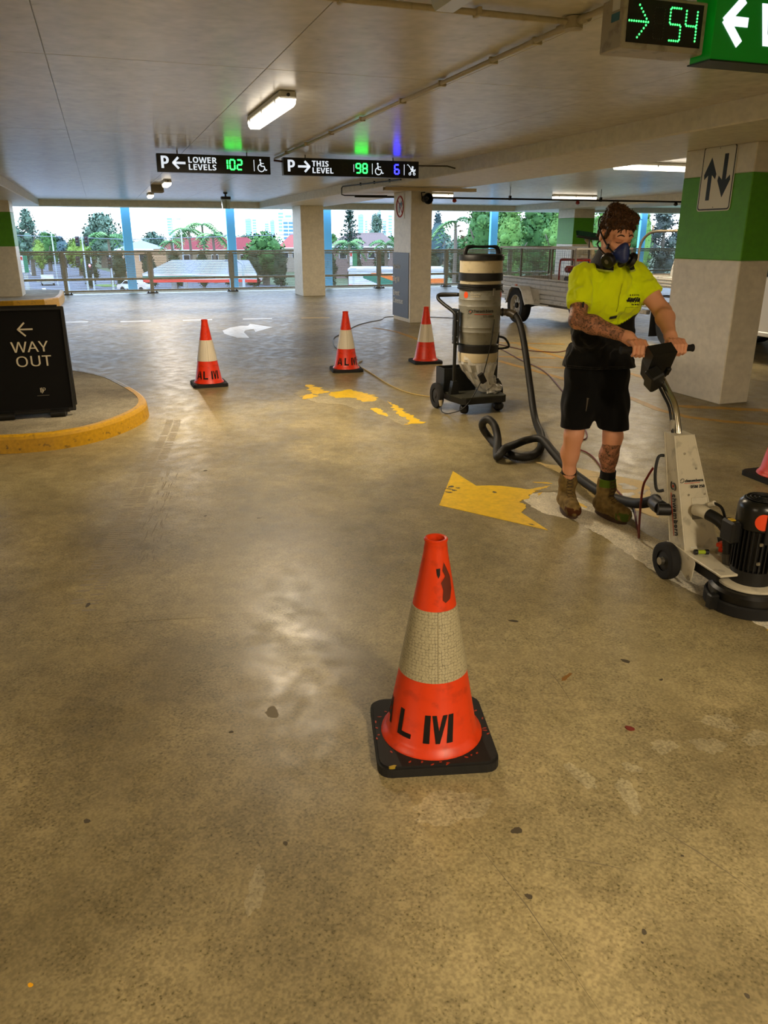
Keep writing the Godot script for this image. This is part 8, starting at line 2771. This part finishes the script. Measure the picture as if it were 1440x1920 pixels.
	for q in [[[0.0, 4.0, 0.35, 4.0, 3.0, 3.0, 3.0, 2.8, 0.9, 3.5, 0.0, 3.7], Color(0.78, 0.20, 0.22)], [[0.9, 4.4, 3.0, 3.6, 6.0, 3.6, 6.0, 4.05, 3.2, 4.05, 1.6, 4.62, 0.9, 4.62], Color(0.16, 0.46, 0.36)], [[1.3, 4.7, 2.0, 4.7, 3.3, 4.35, 6.0, 4.35, 6.0, 4.08, 3.2, 4.08], Color(0.92, 0.45, 0.14)]]:
		part("stripe", MB.new().prism(poly(q[0]), 0.0, 0.02).done(), mat(q[1], 0.5), t)
	t = thing("station_pole_sign", "small white, red and green pole sign beside the shop stripes", "sign", Vector3(-1.85, STREET, -48.6), 0.0)
	part("post", bx(Vector3(0, 2.5, 0), Vector3(0.12, 5.0, 0.12), 0.01), mat(Color(0.8, 0.8, 0.8), 0.5), t)
	part("white_panel", bx(Vector3(-0.12, 5.58, 0.08), Vector3(0.16, 0.80, 0.06), 0.0), mat(Color(0.92, 0.90, 0.90), 0.5), t)
	part("green_panel", bx(Vector3(0.10, 5.60, 0.08), Vector3(0.26, 0.86, 0.06), 0.0), mat(Color(0.14, 0.48, 0.30), 0.5), t)
	part("red_badge", bx(Vector3(-0.12, 5.82, 0.115), Vector3(0.12, 0.18, 0.02), 0.0), mat(Color(0.85, 0.2, 0.15), 0.5), t)
	part("lower_panel", bx(Vector3(0.0, 4.85, 0.08), Vector3(0.40, 0.36, 0.06), 0.0), mat(Color(0.82, 0.82, 0.90), 0.5), t)
	# cars, poles, signals
	car("silver car on the road below the far left mesh screen", Vector3(-50.5, STREET + 0.02, -120.4), 0.43, Color(0.78, 0.79, 0.80))
	car("dark red car at the right end of the canopy", Vector3(-20.6, STREET + 0.02, -122.0), 1.45, Color(0.50, 0.10, 0.13))
	car("white car at the left end of the canopy", Vector3(-33.0, STREET + 0.02, -106.0), 1.35, Color(0.88, 0.88, 0.88))
	car("car with glowing brake lights beside the left column", Vector3(-42.6, STREET + 0.02, -92.5), 3.5, Color(0.50, 0.12, 0.12), true)
	car("dark car far up the road below the railing", Vector3(-94.0, STREET + 0.02, -228.0), 0.43, Color(0.16, 0.18, 0.22))
	car("pale car parked far up the road", Vector3(-101.0, STREET + 0.02, -236.0), 0.43, Color(0.75, 0.75, 0.75))
	t = lamp_pole("signal_pole", "tall pole with two black signal heads above the railing", Vector3(-37.0, STREET, -100.0), 7.4, 0.0, "traffic signal")
	signal_head(t, Vector3(-0.55, 6.3, 0.1), false)
	signal_head(t, Vector3(0.55, 6.3, 0.1), false)
	t = lamp_pole("signal_pole", "short pole with a glowing red traffic signal", Vector3(-34.4, STREET, -95.0), 4.6, 0.0, "traffic signal")
	signal_head(t, Vector3(-0.1, 3.3, 0.22), true)
	signal_head(t, Vector3(-1.5, 4.1, 0.1), false)
	t = lamp_pole("signal_pole", "pole with a dark signal head left of the red signal", Vector3(-38.2, STREET, -97.0), 5.0, 0.0, "traffic signal")
	signal_head(t, Vector3(0.0, 3.9, 0.22), false)
	t = lamp_pole("signal_pole", "pole with a dark signal head right of the red signal", Vector3(-31.8, STREET, -94.0), 5.0, 0.0, "traffic signal")
	signal_head(t, Vector3(0.0, 4.0, 0.22), false)
	lamp_pole("street_light", "white street light pole left of the traffic signals", Vector3(-48.0, STREET, -118.0), 7.2, -1.6, "street light")
	lamp_pole("street_light", "tall grey street light above the red roof", Vector3(-36.0, STREET, -139.0), 9.4, 1.2, "street light")
	lamp_pole("street_light", "leaning pale pole right of the tall grey street light", Vector3(-29.5, STREET, -119.0), 7.8, 0.0, "pole")
	lamp_pole("street_light", "white bent pole right of the canopy", Vector3(-9.8, STREET, -56.0), 5.0, -0.8, "street light")
	# power lines
	for q in [[Vector3(-60, 2.2, -108), Vector3(-8, 2.0, -108)]]:
		n += 1
		var o := part("power_line", MB.new().tube([q[0], (q[0] + q[1]) * 0.5 - Vector3.UP * 0.8, q[1]], 0.035, 4, false).done(), mat(Color(0.5, 0.52, 0.55), 0.6))
		tag(o, ["thin overhead wire just above the railing"][n - 1], "power line")
	# towers on the skyline
	var towers := [[-158, -154, 16], [-101, -97, 14], [-96, -93, 15], [-87, -84, 12], [-83, -80, 13], [-77, -73, 20], [-72, -67, 18], [-19, -15, 17], [-14, -12, 14], [-9, -6, 17], [-5, -2, 19], [-1, 2, 14], [3, 6, 18], [9, 12, 16]]
	for k in towers.size():
		var q: Array = towers[k]
		t = thing("tower_block", "%s pale high-rise tower from the left on the skyline" % NTH[k], "building", Vector3((q[0] + q[1]) * 0.5, STREET, -600.0), 0.0, "pale towers on the far skyline")
		var h: float = q[2] - STREET
		var w: float = q[1] - q[0]
		part("shaft", bx(Vector3(0, h / 2, 0), Vector3(w, h, w), 0.0), mat([Color(0.80, 0.84, 0.88), Color(0.62, 0.76, 0.84), Color(0.86, 0.88, 0.90)][k % 3], 0.4), t)
		for e in 6:
			part("window_band", bx(Vector3(0, h * (0.45 + 0.09 * e), w / 2), Vector3(w * 0.86, h * 0.05, 0.1), 0.0), mat(Color(0.52, 0.68, 0.80), 0.2), t)
		part("roof_plant", bx(Vector3(w * 0.1, h + 0.3, 0), Vector3(w * 0.5, 0.7, w * 0.5), 0.0), mat(Color(0.7, 0.73, 0.76), 0.5), t)
	t = thing("office_block", "white office block with blue window bands left of the plain column", "building", Vector3(-24.9, STREET, -220.0), 0.0)
	part("wall", bx(Vector3(0, 5.6, -2), Vector3(4.6, 11.2, 5.0), 0.0), mat(Color(0.86, 0.88, 0.90), 0.5), t)
	for k in 5:
		for j in 3:
			part("window", bx(Vector3(-1.4 + 1.4 * j, 10.3 - 0.95 * k, 0.52), Vector3(1.2, 0.55, 0.06), 0.0), mat(Color(0.30, 0.50, 0.72), 0.15), t)
	part("roof_slab", bx(Vector3(0, 11.25, -2), Vector3(4.9, 0.2, 5.3), 0.0), mat(Color(0.9, 0.9, 0.92), 0.5), t)
